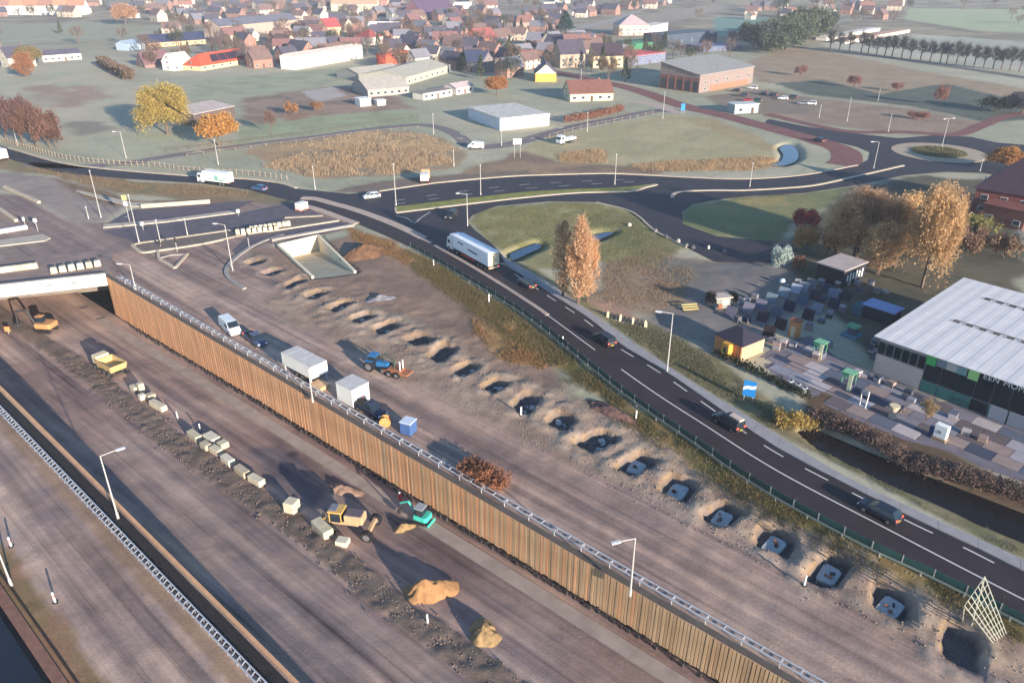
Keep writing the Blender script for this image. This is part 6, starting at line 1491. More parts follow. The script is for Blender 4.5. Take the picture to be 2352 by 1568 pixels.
# ------------------------------------------------------------------ garden centre
R4 = lambda x, y: (1561.9+0.21875*x, 551.25+0.21875*y)
S2 = lambda x, y: T(3,2,x,y)
ga, gb_ = at(*S2(1075,441)), at(*S2(2700,1055)); gd = (gb_-ga); GL = gd.length; gd.normalize(); grz = math.atan2(gd.y, gd.x); gn = Vector((-gd.y, gd.x, 0))
EH = height_at(at(*S2(1470,590)), S2(0,275)[1])
back = at(2225.7, 646, EH+0.6); DEP = max(14.0, (back-ga).dot(gn))
gc = thing('garden_centre', 'large garden centre hall with a white ribbed roof and dark glass front', 'building', ga, grz)
MB().box((GL/2, DEP/2, EH/2), (GL, DEP, EH-0.02)).build('wall', wmat((150,150,152)), gc)
M_RIB = [mat('ribbed roof sheet %d' % i, C(*c), 0.6, 0.05, 0.6) for i, c in enumerate([(212,208,206),(206,202,202),(216,212,210)])]
n = int(GL/0.9)
for i in range(n):
    x0 = -0.6+i*0.92; sk = 0.0
    v = [(x0, -0.8, EH), (x0+0.9, -0.8, EH), (x0+0.9, DEP, EH+0.9), (x0, DEP, EH+0.9)]; v += [(x, y, z+(0.115 if i % 2 else 0.10)) for x, y, z in v]
    MB().add(v, [(0,3,2,1),(4,5,6,7),(0,1,5,4),(1,2,6,5),(2,3,7,6),(3,0,4,7)]).build('roof_sheet', M_RIB[i % 3], gc)
for fy in (0.40, 0.78):
    for i in range(2, n//2-1):
        x = i*1.84; z = EH+0.9*(DEP*fy+0.8)/(DEP+0.8)+0.2
        if (i*1.84) < 4: continue
        MB().box((x, DEP*fy, z), (1.0, 0.3, 0.12)).build('roof_light', mat('roof light frame', C(92,86,84), 0.5), gc)
    MB().box((GL/2+2, DEP*fy+0.6, EH+0.9*(DEP*fy+1.4)/(DEP+0.8)+0.14), (GL-6, 0.12, 0.12)).build('roof_rail', mat('roof light frame', C(92,86,84)), gc)
xg = (at(*S2(1470,590))-ga).dot(gd)
M_DG = mat('dark shop glass', C(20,32,40), 0.3, spec=0.25); M_TG = mat('teal shop glass', C(52,100,98), 0.3, spec=0.3)
nb_ = int((GL-xg)/2.2); 
for i in range(nb_):
    x = xg+1.1+i*2.2
    MB().box((x, -0.12, EH*0.58), (2.08, 0.12, EH*0.52)).build('glass_pane', M_DG, gc)
    MB().box((x, -0.14, EH*0.16), (2.08, 0.12, EH*0.26)).build('lower_pane', M_TG if i % 4 != 3 else M_DG, gc)
MB().box(((xg+GL)/2, -0.1, EH*0.92), (GL-xg, 0.16, EH*0.15)).build('fascia', mat('dark fascia', C(38,40,46)), gc)
for k, (c, x) in enumerate(zip([(70,170,96),(120,128,136),(186,178,168),(120,150,152),(160,206,128)], [0.6,2.0,3.3,4.6,6.1])):
    MB().box((xg+x, -0.24, EH*0.86), (1.3, 0.14, 1.5 if k in (0, 4) else 1.1)).build('colour_panel', mat('panel %d' % k, C(*c), 0.6), gc)
tx = xg+7.2
for ch in 'EEN MOMENT':
    if ch == ' ': tx += 0.45; continue
    tcv = bpy.data.curves.new('letter', 'FONT'); tcv.body = ch; tcv.size = 1.05; tcv.extrude = 0.03
    to = bpy.data.objects.new('letter', tcv); COL.objects.link(to); dg = bpy.context.evaluated_depsgraph_get()
    tme = bpy.data.meshes.new_from_object(to.evaluated_get(dg)); bpy.data.objects.remove(to); tme.materials.append(mat('white letters', C(225,225,225)))
    wch = max(v.co.x for v in tme.vertices); tob = link('letter', tme, gc, (tx, -0.24, EH*0.92-0.38)); tob.rotation_euler = (math.pi/2, 0, 0); tx += wch+0.1
for i in range(6): MB().box((xg*(i+0.5)/6, -0.1, EH*0.72), (xg/6*0.8, 0.14, EH*0.3)).build('window', M_DG, gc)
MB().box((xg/2, -0.14, EH*0.28), (xg*0.97, 0.1, EH*0.5)).build('stone_front', wmat((150,146,146)), gc)
for i in range(3): MB().box((GL-8+i*2.3, -0.5, 1.1), (2.1, 0.1, 2.0)).build('door_panel', mat('grey door panel', C(130,136,146)), gc)
# paved sample yard
yp = [at(*p) for p in [R4(740,1290), S2(110,385), S2(420,570), S2(900,825), S2(1340,1005), S2(1720,1100), S2(2000,1240), S2(2600,1450), S2(2700,1060), S2(1470,600), S2(1075,450), S2(760,300), S2(560,130), S2(330,180)]]
yd = sheet('garden_yard', yp, 0.03, mat('yard paving', C(112,106,114), 0.9, 0.15, 0.6))
PC = [mat('sample paving %d' % i, C(*c), 0.85, 0.08, 1.0) for i, c in enumerate([(124,120,128),(160,154,160),(92,98,114),(100,90,92),(176,166,164),(66,72,90),(136,136,146),(146,128,122)])]
slab_me = [MB().box((0, 0, 0), (3.0, 2.3, 0.08)).mesh('paving_sample', m) for m in PC]
for i in range(-14, 22):
    for j in range(-16, 4):
        p = ga+gd*(i*3.1+(j % 2)*1.2)+gn*(j*2.4); 
        if float(poly_dist(np.array([p.x]), np.array([p.y]), yp)[0]) < 1.6: continue
        link('paving_sample', rnd.choice(slab_me), yd, (p.x, p.y, 0.055+rnd.uniform(0, 0.02)), grz)
def thing_box(name, label, cat, px, size, rz, parts, group=None):
    t = thing(name, label, cat, at(*px), rz, group)
    for nm, c, s_, m, bv in parts: MB().box(c, s_).build(nm, m, t, bevel=bv)
    return t
M_GRN = mat('kiosk green', C(96,160,120), 0.6); M_PALE = mat('pale kiosk panel', C(214,216,176), 0.7)
for k, (p, lab) in enumerate([((625,310), 'green-topped display kiosk nearer to the wooden cabin'), ((865,570), 'green-topped display kiosk nearer to the dark glass front')]):
    thing_box('display_kiosk', lab, 'kiosk', S2(*p), None, grz, [('base', (0,0,0.45), (1.7,1.5,0.9), mat('slate base', C(92,94,110)), 0.03), ('front_panel', (0.55,-0.8,1.3), (0.55,0.08,2.6), M_PALE, 0.0), ('post', (-0.7,-0.6,1.4), (0.12,0.12,1.9), M_GRN, 0), ('post', (-0.7,0.6,1.4), (0.12,0.12,1.9), M_GRN, 0), ('post', (0.7,0.6,1.4), (0.12,0.12,1.9), M_GRN, 0), ('header', (0,-0.66,2.35), (1.7,0.1,0.55), M_GRN, 0), ('header', (-0.8,0,2.35), (0.1,1.3,0.55), M_GRN, 0), ('roof', (0,0,2.66), (1.75,1.6,0.08), mat('kiosk roof', C(120,176,140)), 0)])
thing_box('display_kiosk', 'blue-green round kiosk in the shade left of the white roof', 'kiosk', R4(1800,1010), None, grz, [('base', (0,0,0.25), (2.6,2.4,0.5), mat('blue base', C(90,130,150)), 0.05), ('body', (0,0,1.0), (1.3,1.3,1.3), mat('slate base', C(92,94,110)), 0.05), ('roof', (0,0,1.85), (2.0,1.8,0.35), M_GRN, 0.1)])
# black kiosk building
a_, b_ = R4(1690,505), R4(1925,405); dl = (at(*R4(1400,425))-at(*R4(1690,505))).length
hk = hall('black_kiosk', 'black flat-roofed kiosk with a pale roof in front of the orange grove', a_, b_, dl, R4(0,330)[1], 0.3, (40,42,50), (178,164,158), 'kiosk', roof='flat', wins=(0,0), door=False, chim=False, over=0.25)
c_, rz_, L_ = front(a_, b_, dl)
for i in range(6): MB().box((-L_/2+L_*(0.2+0.13*i), -dl/2-0.06, 1.6), (0.4, 0.1, 1.2+0.5*(i % 2))).build('white_panel', mat('white letters', C(225,225,225)), hk)
# wooden cabin with hip roof
a_, b_ = at(*R4(650,1262)), at(*R4(885,1165)); c0 = at(*R4(335,1150)); L_ = (b_-a_).length; W_ = (c0-a_).length; d_ = (b_-a_).normalized(); e_ = (c0-a_).normalized(); cc = a_+d_*L_/2+e_*W_/2
cabn = thing('wooden_cabin', 'small timber cabin with a black hip roof on the edge of the garden yard', 'cabin', cc, math.atan2(d_.y, d_.x)); ch_ = 2.5
MB().box((0, 0, ch_/2), (L_, W_, ch_)).build('wall', mat('pale boards', C(190,160,128), 0.85, 0.12, 2.0), cabn)
for i in range(7): MB().box((-L_/2-0.03, -W_/2+W_*(i+0.5)/7, ch_/2), (0.06, W_/7*0.93, ch_-0.05)).build('board', mat('orange boards', C(196,132,82), 0.85, 0.12, 2.0), cabn)
for i in range(6): MB().box((-L_/2+L_*(i+0.5)/6, -W_/2-0.03, ch_/2), (L_/6*0.93, 0.06, ch_-0.05)).build('board', mat('pale boards', C(190,160,128)), cabn)
MB().box((-L_/2-0.6, -W_*0.08, 1.3), (1.2, 1.3, 2.3)).build('porch', mat('yellow porch', C(206,150,66), 0.8, 0.1, 2.0), cabn); MB().box((-L_/2-1.21, -W_*0.08, 1.4), (0.05, 0.5, 0.9)).build('window', M_PANE, cabn)
x, y = L_/2+0.3, W_/2+0.3; MB().add([(-x,-y,ch_+0.02),(x,-y,ch_+0.02),(x,y,ch_+0.02),(-x,y,ch_+0.02),(0,-0.3,ch_+1.5),(0,0.3,ch_+1.5)], [(0,1,4),(1,2,5,4),(2,3,5),(3,0,4,5),(3,2,1,0)]).build('roof', mat('black roofing', C(48,46,60), 0.8), cabn)
thing_box('orange_hut', 'narrow orange timber hut among the dark display panels', 'hut', R4(1195,1010), None, grz, [('body', (0,0,1.4), (1.5,1.3,2.8), mat('orange boards', C(196,132,82)), 0.03), ('roof', (0,0,2.9), (1.8,1.6,0.15), mat('rust roof', C(150,92,70)), 0.02), ('door', (0,-0.68,1.0), (0.7,0.05,1.9), mat('cream door', C(206,190,160)), 0)])
pvl = thing('blue_pavilion', 'low pavilion with a light blue roof in the shade beside the white roof', 'pavilion', at(*R4(2060,860)), grz)
MB().box((0, 1.5, 1.2), (5.0, 3.0, 2.4)).build('wall', mat('dark pavilion', C(40,48,60)), pvl); MB().box((0, 1.4, 2.5), (5.6, 3.6, 0.2)).build('roof', mat('light blue roof', C(140,158,200), 0.6), pvl)
MB().box((-3.6, 1.2, 0.9), (1.8, 2.6, 1.8)).build('side_room', mat('teal room', C(70,100,112)), pvl)
# display panels
dpn = []
DP = [((860,850),(46,44,56)),((1050,930),(54,40,44)),((1000,800),(86,96,110)),((1140,740),(40,44,58)),((1280,670),(72,86,108)),((1340,830),(44,36,50)),((1410,630),(44,46,58)),((1540,560),(58,62,76)),((1610,715),(46,48,64)),((1735,635),(44,42,52)),((930,1010),(48,36,40)),((950,660),(116,134,142)),((1080,595),(130,142,154)),((1210,560),(168,170,182)),((840,725),(120,118,132)),((1430,765),(124,128,140)),((1370,505),(104,108,112)),((710,760),(128,124,138)),((1290,540),(134,136,146)),((1600,610),(118,120,134)),((530,800),(96,92,108))]
for k, (p, c) in enumerate(DP):
    t = thing('sample_display', '', 'display', at(*R4(*p)), grz+0.12, 'sample display panels in the garden yard')
    m = mat('display %d %d %d' % c, C(*c), 0.7, 0.08, 1.5)
    MB().add([(-0.95,-0.55,0.15),(0.95,-0.55,0.15),(0.95,0.35,1.75),(-0.95,0.35,1.75),(-0.95,-0.45,0.1),(0.95,-0.45,0.1),(0.95,0.45,1.7),(-0.95,0.45,1.7)], [(0,1,2,3),(7,6,5,4),(0,4,5,1),(1,5,6,2),(2,6,7,3),(3,7,4,0)]).build('panel', m, t)
    for sx in (-0.8, 0.8): MB().tube((sx, 0.42, 1.65), (sx, 0.8, 0), 0.04, 4).build('prop', M_DARK, t)
    MB().box((0, 0.1, 0.06), (1.9, 1.4, 0.12)).build('base', mat('grey paver', C(130,126,134)), t); dpn.append(t)
order_labels(dpn, '{n} from the left of the slanted sample panels in the garden yard')
# pallets of pavers standing about the yard
pal = []; pr2 = random.Random(21)
PAL = [R4(1480,470),R4(1650,500),R4(1750,470),R4(1860,470),R4(2000,480),R4(2060,560),R4(1880,560),R4(1500,650),R4(1660,590),R4(1230,480),R4(1120,520),R4(640,720),R4(700,660),R4(780,640),R4(600,860),R4(700,860),R4(960,1080),R4(1080,1120),R4(1010,1150),R4(1180,1130),R4(2150,560),R4(1350,940),R4(1480,870),R4(1560,820),R4(1700,750),R4(1420,1250),R4(1560,1110),S2(1010,480),S2(1120,520),S2(1230,560),S2(1090,330),S2(1380,620),S2(950,470),S2(1300,760),S2(1400,690),S2(1750,830),S2(1860,960),S2(2000,1020)]
for k, q in enumerate(PAL):
    t = thing('paver_pallet', '', 'pallet', at(*q), grz+pr2.uniform(-0.3, 0.3), 'pallets of pavers in the garden yard'); hh = pr2.uniform(0.5, 1.2)
    MB().box((0,0,0.08),(1.1,0.9,0.14)).build('pallet', mat('pallet wood', C(150,124,92), 0.9, 0.2, 2.0), t)
    nl = max(2, int(hh/0.28))
    for j in range(nl): MB().box((pr2.uniform(-0.02,0.02),0,0.15+hh*(j+0.5)/nl),(1.0,0.82,hh/nl*0.93)).build('paver_layer', PC[(k*3+j//2) % 8], t)
    pal.append(t)
order_labels(pal, '{n} from the left of the paver pallets in the garden yard')
# assorted yard pieces
pl = thing('white_stand', 'bright white cube stand on the garden yard near the hedge', 'stand', at(*S2(1640,1005)), grz)
MB().box((0, 0, 1.35), (1.5, 0.9, 1.8)).build('cube', mat('white cube', C(236,234,228)), pl, bevel=0.03); MB().box((0, 0, 0.2), (1.7, 1.1, 0.4)).build('plinth', mat('timber plinth', C(150,130,100)), pl); MB().tube((-0.1, -0.46, 1.3), (-0.1, -0.48, 1.3), 0.25, 10).build('badge', mat('grey badge', C(150,150,140)), pl); MB().box((-1.2, 0.1, 0.7), (0.4, 0.5, 1.4)).build('blue_column', mat('deep blue', C(44,64,110)), pl)
pts_w = [((390,545),'left'),((450,575),'middle'),((505,605),'right')]
for p, nm in pts_w:
    t = thing('flower_pot', '%s one of three white pots with black tops at the hedge' % nm, 'pot', at(*S2(*p)), 0, 'white pots at the hedge'); MB().tube((0,0,0),(0,0,0.75),0.3,12,0.42).build('pot', mat('white pot', C(228,228,226)), t); MB().tube((0,0,0.72),(0,0,0.85),0.3,10,0.2).build('plant', mat('dark plant', C(40,44,38)), t)
t = thing('archway', 'white bent arch frame on the garden yard', 'arch', at(*S2(1015,745)), grz); MB().tube((0,0,0),(0.1,0,2.6),0.1,6).build('post', M_FRAME, t); MB().tube((0.1,0,2.6),(-1.0,0.3,2.3),0.1,6).build('beam', M_FRAME, t); MB().tube((-1.0,0.3,2.3),(-0.9,0.3,0),0.08,6).build('post', M_FRAME, t); MB().box((-0.5,0.15,2.2),(0.8,0.5,0.4)).build('lantern', mat('grey lantern', C(130,130,140)), t)
t = thing('fountain', 'stone pedestal fountain on the garden yard', 'fountain', at(*S2(1245,820)), 0); MB().tube((0,0,0),(0,0,0.5),0.6,12,0.5).build('foot', mat('sandstone', C(184,164,140)), t); MB().tube((0,0,0.5),(0,0,1.3),0.3,10,0.35).build('shaft', mat('sandstone', C(184,164,140)), t); MB().tube((0,0,1.3),(0,0,1.9),0.45,12,0.7).build('bowl', mat('pale stone', C(214,196,160)), t)
tp('small_palm', 'small bare tree in a planter on the garden yard', S2(1520,860), S2(0,690)[1], 30, 'bush', (150,124,84), seed=90, dens=0.4)
for (x, y, lab) in [(1330,470,'left'),(1260,440,'back'),(1180,410,'far left')]:
    t = thing('pergola', 'white timber pergola bay before the hall front, %s one' % lab, 'pergola', at(*S2(x, y)), grz)
    for sx in (-1.2, 1.2):
        for sy in (-1, 1): MB().box((sx, sy, 1.1), (0.1, 0.1, 2.2)).build('post', M_FRAME, t)
    for k in range(4): MB().box((-1.2+k*0.8, 0, 2.25), (0.1, 2.4, 0.12)).build('beam', M_FRAME, t)
    for sy in (-1, 1): MB().box((0, sy, 2.15), (2.7, 0.1, 0.1)).build('rail', M_FRAME, t)
for k, (x, y) in enumerate([(1160,430),(1275,430),(1400,500),(1100,300),(1130,220)]):
    t = thing('stone_wall_sample', '', 'display', at(*S2(x, y)), grz, 'stone wall samples before the hall')
    for r_ in range(3):
        for q_ in range(3): MB().box((-0.8+q_*0.8+(r_ % 2)*0.2, 0, 0.2+r_*0.36), (0.76, 0.7, 0.34)).build('stone', PC[(k+r_+q_) % 8], t)
order_labels([o for o in bpy.data.objects if o.name.startswith('stone_wall_sample')], '{n} from the left of the stone wall samples before the hall front')
kk_ = thing('sales_hut', 'small sales hut with a pale roof between two dark round bushes', 'hut', at(*R4(425,700)), 0.2)
MB().box((0,0,1.0),(2.6,1.8,2.0)).build('wall', mat('grey hut', C(140,140,130)), kk_); MB().box((0,0,2.1),(3.2,2.3,0.18)).build('roof', mat('pale hut roof', C(186,172,160)), kk_); MB().box((0.3,-0.95,1.2),(1.2,0.08,0.9)).build('hatch', mat('cream hatch', C(206,206,180)), kk_); MB().box((-0.6,-0.96,0.5),(0.9,0.06,1.0)).build('panel', mat('brown panel', C(140,92,72)), kk_)
tp('round_bush', 'dark round bush left of the small sales hut', R4(310,710), R4(0,560)[1], 20, 'bush', (40,38,38), seed=91, dens=0.7, cat='bush'); tp('round_bush', 'dark round bush right of the small sales hut', R4(555,690), R4(0,560)[1], 22, 'bush', (38,42,38), seed=92, dens=0.7, cat='bush')
tp('frosted_shrub', 'frosted pale green shrub at the left foot of the grove', R4(1040,305), R4(0,95)[1], 36, 'bush', (166,180,172), seed=93, dens=1.2, cat='shrub')
tp('frosted_shrub', 'brown ball shrub beside the frosted pale shrub', R4(1240,310), R4(0,195)[1], 28, 'bush', (168,112,82), seed=94, dens=0.8, cat='shrub')
t = thing('white_sphere', 'white round garden sphere left of the black kiosk', 'sphere', at(*R4(1070,465)), 0)
sp = []; 
for i in range(1, 8): sp.append([(0.55*math.sin(math.pi*i/8)*math.cos(2*math.pi*k/14), 0.55*math.sin(math.pi*i/8)*math.sin(2*math.pi*k/14), 0.6-0.55*math.cos(math.pi*i/8)) for k in range(14)])
MB().loft(sp).build('ball', mat('white pot', C(228,228,226)), t, smooth=True); MB().tube((0,0,0),(0,0,0.12),0.35,12).build('foot', M_CONC2, t)
t = thing('timber_bench_stack', 'stack of pale yellow timber benches left of the sales hut', 'bench', at(*R4(110,745)), 0.15)
for k in range(3): MB().box((0, k*0.5, 0.35+k*0.25), (2.8, 0.42, 0.12)).build('plank', mat('yellow timber', C(200,180,120)), t); MB().box((-1.1, k*0.5, 0.17+k*0.12), (0.12, 0.4, 0.34+k*0.25)).build('leg', M_DARK, t); MB().box((1.1, k*0.5, 0.17+k*0.12), (0.12, 0.4, 0.34+k*0.25)).build('leg', M_DARK, t)
gs = []
for k in range(10):
    t = thing('standing_stone', '', 'stone', at(*T(2,1,940+k*35, 1325+k*9)), rnd.uniform(-0.3, 0.3), 'dark standing stones beside the road')
    MB().loft([[(-0.25,-0.15,0),(0.25,-0.15,0),(0.25,0.15,0),(-0.25,0.15,0)],[(-0.22,-0.1,0.8),(0.22,-0.12,0.85),(0.2,0.1,0.85),(-0.22,0.1,0.8)],[(-0.1,-0.06,1.1+rnd.uniform(0,.3)),(0.12,-0.06,1.15),(0.1,0.06,1.15),(-0.1,0.06,1.1)]]).build('stone', mat('dark slate', C(46,50,48), 0.8, 0.2, 2.0) if k % 3 else mat('pale stone', C(214,196,160)), t); MB().box((0,0,0.04),(0.8,0.5,0.08)).build('foot', M_CONC2, t); gs.append(t)
order_labels(gs, '{n} from the left of the row of dark standing stones beside the road')
# more pieces: boulders along the yard drive
bo = []
for k, (x, y) in enumerate([(1120,555),(1340,605),(1430,655),(1530,690),(1600,730),(1655,745),(1785,745),(1915,780)]):
    o = MB().loft([[(0.45*math.cos(a)*r, 0.35*math.sin(a)*r, z) for a in [2*math.pi*i/8 for i in range(8)]] for r, z in ((1.0,0),(1.15,0.25),(0.8,0.6),(0.3,0.75))]).build('boulder', mat('boulder %d' % (k % 3), C(*[(190,180,168),(120,118,116),(84,84,88)][k % 3]), 0.9, 0.2, 2.0), None, at(*T(2,1,x,y)), k*0.7)
    bo.append(tag(o, '', 'boulder', 'boulders along the drive'))
order_labels(bo, '{n} from the left of the boulders along the drive past the grass oval')

# ------------------------------------------------------------------ lamp posts, signs, barriers, fences
M_POLE = mat('pale pole', C(186,182,176), 0.5, 0.06, 1.0, metal=0.2)
def lamp(label, base, top_v, arm=None, z=None, r=0.085, name='lamp_post', double=False):
    p = on_ground(*base) if z is None else at(*base, z); h_ = height_at(p, top_v)-p.z; h_ = min(max(h_, 2.5), 14)
    t = thing(name, label, 'lamp post', p, 0.0)
    MB().tube((0,0,0),(0,0,h_), r*1.25, 8, r*0.75).build('pole', M_POLE, t); MB().tube((0,0,0),(0,0,0.9), r*1.7, 8).build('base_sleeve', M_POLE, t)
    if arm is not None:
        for sg in ((1, -1) if double else (1,)):
            d = Vector((math.cos(arm), math.sin(arm), 0))*sg; L_ = 1.7
            MB().tube((0,0,h_-0.03),(d.x*L_, d.y*L_, h_+0.12), r*0.6, 6).build('arm', M_POLE, t)
            hd = MB().box((0,0,0),(0.9,0.32,0.14)).build('lamp_head', mat('lamp head', C(206,206,204), 0.5), t, (d.x*(L_+0.3), d.y*(L_+0.3), h_+0.12), math.atan2(d.y, d.x))
            MB().box((0,0,-0.09),(0.7,0.24,0.05)).build('lamp_glass', M_HEAD, hd)
    else: MB().tube((0,0,h_),(0,0,h_+0.25), 0.16, 8, 0.1).build('lamp_head', mat('lamp head', C(206,206,204)), t)
    return t
W_ = math.pi
tt_ = lambda c, r, x, y: T(c, r, x, y)
lamp('bent lamp post at the lower left beside the left capping beam', (272,1191), 1047, math.radians(35), 0.0)
lamp('lamp post on the timber wall near the bottom of the picture', (1447,1368), 1236, math.radians(200), 0.0)
lamp('lamp post at the bridge end of the timber wall', T(0,1,1140,1090), T(0,1,0,880)[1], W_-0.1, 0.0)
lamp('lamp post with a long arm at the curved kerb', T(0,1,1955,930), T(0,1,0,545)[1], W_-0.2)
lamp('tall mast on the tip of the long traffic island', T(0,1,1170,700), T(0,1,0,300)[1], None)
lamp('tall lamp post on the sandy corner at the left', T(0,1,850,485), T(0,1,0,95)[1], None)
lamp('thin pole on the sandy corner at the left', T(0,1,745,495), T(0,1,0,400)[1], None)
lamp('thin pole right of the tip of the long island', T(0,1,1350,700), T(0,1,0,510)[1], None)
lamp('second thin pole right of the tip of the long island', T(0,1,1577,640), T(0,1,0,500)[1], None)
lamp('lamp post beside the picket fence at the left', T(0,0,1060,1330), T(0,0,0,1110)[1], W_)
lamp('lamp post behind the white box lorry', T(0,0,1835,1385), T(0,0,0,1180)[1], None)
lamp('lamp post at the far left end of the picket fence', T(0,0,150,1225), T(0,0,0,1060)[1], None)
lamp('pole beside the road left of the divider strip', T(1,1,565,250), T(1,1,0,60)[1], None)
lamp('tall lamp post at the left tip of the grassy median', T(1,1,1245,390), 378, None)
lamp('lamp post on the grassy median by the upper road', T(1,1,1955,300), 381, None)
lamp('lamp post with an arm beside the black waiting car', T(1,1,1845,560), T(1,1,0,285)[1], W_)
lamp('lamp post on the middle of the grassy median', T(2,1,997,212), 356, None)
lamp('lamp post on the right-hand kerb island', T(2,1,2130,230), 376, None)
lamp('lamp post beside the grey edge strip of the dark road', T(2,2,1435,440), 720, W_-0.2)
lamp('lamp post before the front corner of the white hall', T(1,0,2130,1225), T(1,0,0,1085)[1], None)
lamp('lamp post at the bend of the grey path', T(1,0,1560,1130), T(1,0,0,960)[1], None)
lamp('lamp post between the reeds and the camper pickup', T(1,0,1730,1400), T(1,0,0,1270)[1], None)
lamp('lamp post beside the white flatbed truck', T(2,0,765,1110), T(2,0,0,950)[1], None)
lamp('lamp post at the bend of the red road', T(2,0,1400,1000), T(2,0,0,780)[1], None)
lamp('lamp post before the yellow house', T(2,0,712,720), T(2,0,0,590)[1], None)
lamp('curved lamp post left of the roundabout', T(3,0,1088,1420), T(3,0,0,1195)[1], W_)
lamp('double lamp post standing on the roundabout', T(3,0,1658,1250), T(3,0,0,1000)[1], 0.4, double=True)
lamp('lamp post right of the roundabout', T(3,0,1980,1445), T(3,0,0,1345)[1], None)
lamp('tall lamp post on the brown verge above the roundabout', T(3,0,865,1020), T(3,0,0,830)[1], None)
lamp('lamp post on the verge left of the roundabout', T(3,0,1210,1110), T(3,0,0,970)[1], None)
lamp('lamp post at the dark field edge', T(3,0,1125,850), T(3,0,0,750)[1], None)
lamp('lamp post on the parking edge', T(3,0,630,990), T(3,0,0,890)[1], None)
lamp('lamp post at the timber wall beside the white container', T(1,2,545,690), T(1,2,0,430)[1], None, 0.0)
lamp('pale pole at the left picture edge beside the canal bank', T(0,3,90,815), T(0,3,0,590)[1]-12, None, 0.0)
# signs
def sign(name, label, base, w, h_, zt, m, rz, post=True, detail=None):
    p = on_ground(*base); t = thing(name, label, 'sign', p, rz)
    for sx in ((-w*0.35, w*0.35) if w > 1.2 else (0,)): MB().tube((sx,0,0),(sx,0,zt+h_*0.5),0.06,6).build('post', M_POLE, t)
    pn = MB().box((0,-0.09,zt+h_/2),(w,0.06,h_)).build('panel', m, t)
    if detail: detail(pn, w, h_, zt)
    return t
M_BSIGN = mat('blue sign face', C(36,128,198), 0.5)
def wave(pn, w, h_, zt):
    pts = []
    for k in range(9):
        x = -w/2+w*k/8; pts.append((x, -0.125, zt+h_*(0.34+0.26*k/8+0.05*math.sin(k/8*6))))
    v = pts+[(x, y, z+h_*0.22) for x, y, z in pts]; f = [(k, k+1, k+10, k+9) for k in range(8)]
    MB().add(v, f).build('white_wave', mat('sign white', C(215,222,232)), pn)
sign('road_sign', 'blue direction sign with a white curved stripe on the grass verge', T(2,2,2115,680), 1.7, 2.4, 0.8, M_BSIGN, math.radians(-28), detail=wave)
sign('notice_board', 'white notice board on a post by the grey path', T(1,0,2262,1330), 2.6, 1.7, 4.2, mat('white board', C(232,228,216)), 0.1)
sign('road_sign', 'small blue and white sign at the village road junction', T(2,0,1565,965), 1.6, 2.6, 1.6, M_BSIGN, 0.1)
sign('works_sign', 'white and orange works sign at the left edge of the cutting floor', (-400,-400), 1.0, 1.0, 0.5, mat('orange sign', C(214,140,90)), 0)
ws = bpy.data.objects['works_sign']; ws.location = on_floor(*T(0,2,75,115))
# covered traffic signals
for k, (x, y, yt, lab) in enumerate([(320,600,490,'covered white traffic signal at the left island, larger one'),(225,590,480,'covered white traffic signal at the left island, smaller one'),(1205,590,520,'covered white traffic signal on the thin island'),(2005,470,425,'covered white traffic signal at the right end of the thin island'),(1090,520,300,'yellow-topped signal mast in the middle of the crossing'),(1490,770,650,'black traffic signal on the long island, left one'),(1350,730,670,'black traffic signal at the tip of the long island'),(2095,740,610,'black traffic signal beside the curved kerb')]):
    p = on_ground(*T(0,1,x,y)); hh = max(1.6, height_at(p, T(0,1,0,yt)[1])); t = thing('traffic_signal', lab, 'traffic light', p, 0.2)
    MB().tube((0,0,0),(0,0,hh),0.07,6).build('post', M_POLE, t)
    if k < 4: MB().tube((0,-0.1,hh-0.75),(0,-0.1,hh),0.42 if k != 1 else 0.26,10,0.36 if k != 1 else 0.22).build('cover', mat('white cover', C(232,230,224)), t)
    elif k == 4: MB().box((0,-0.1,hh-0.4),(1.0,0.4,1.2)).build('signal_head', mat('yellow green head', C(176,176,110)), t); MB().box((0,-0.1,hh-1.8),(0.8,0.4,1.0)).build('control_box', M_FRAME, t)
    else:
        hd = MB().box((0,-0.14,hh-0.5),(0.34,0.25,1.0)).build('signal_head', M_BLACK, t)
        for q_ in range(3): MB().tube((0,-0.27,hh-0.2-q_*0.3),(0,-0.3,hh-0.2-q_*0.3),0.1,8).build('lens', M_DARK, hd)
# marker posts
mk = []
MP = [on_ground(*T(1,2,2292,800)), on_ground(*T(2,2,212,800)), on_ground(*T(2,2,1175,830)), on_ground(*T(1,1,2025,1195)), on_ground(*T(3,3,465,815)), on_ground(*T(0,3,430,945)), on_ground(*T(0,3,90,515)), on_floor(*T(0,2,1495,830)), on_floor(*T(0,2,1685,935)), on_floor(*T(1,3,1390,1110)), on_ground(*T(1,1,1560,890)), on_ground(*T(2,2,560,200))]
for k, p in enumerate(MP):
    t = thing('marker_post', '', 'post', p, 0.3, 'white marker posts'); hh = 1.3 if k not in (3,) else 1.6
    MB().box((0,0,hh/2),(0.16,0.12,hh)).build('post', mat('white post', C(220,220,216)), t)
    MB().box((0,0,hh*0.62),(0.17,0.13,0.22)).build('band', mat('red band', C(190,120,110)) if k in (5, 6) else M_GALV, t); MB().box((0,0,0.04),(0.4,0.4,0.08)).build('foot', M_BLACK, t); mk.append(t)
order_labels(mk, '{n} from the left of the short white marker posts on the site')
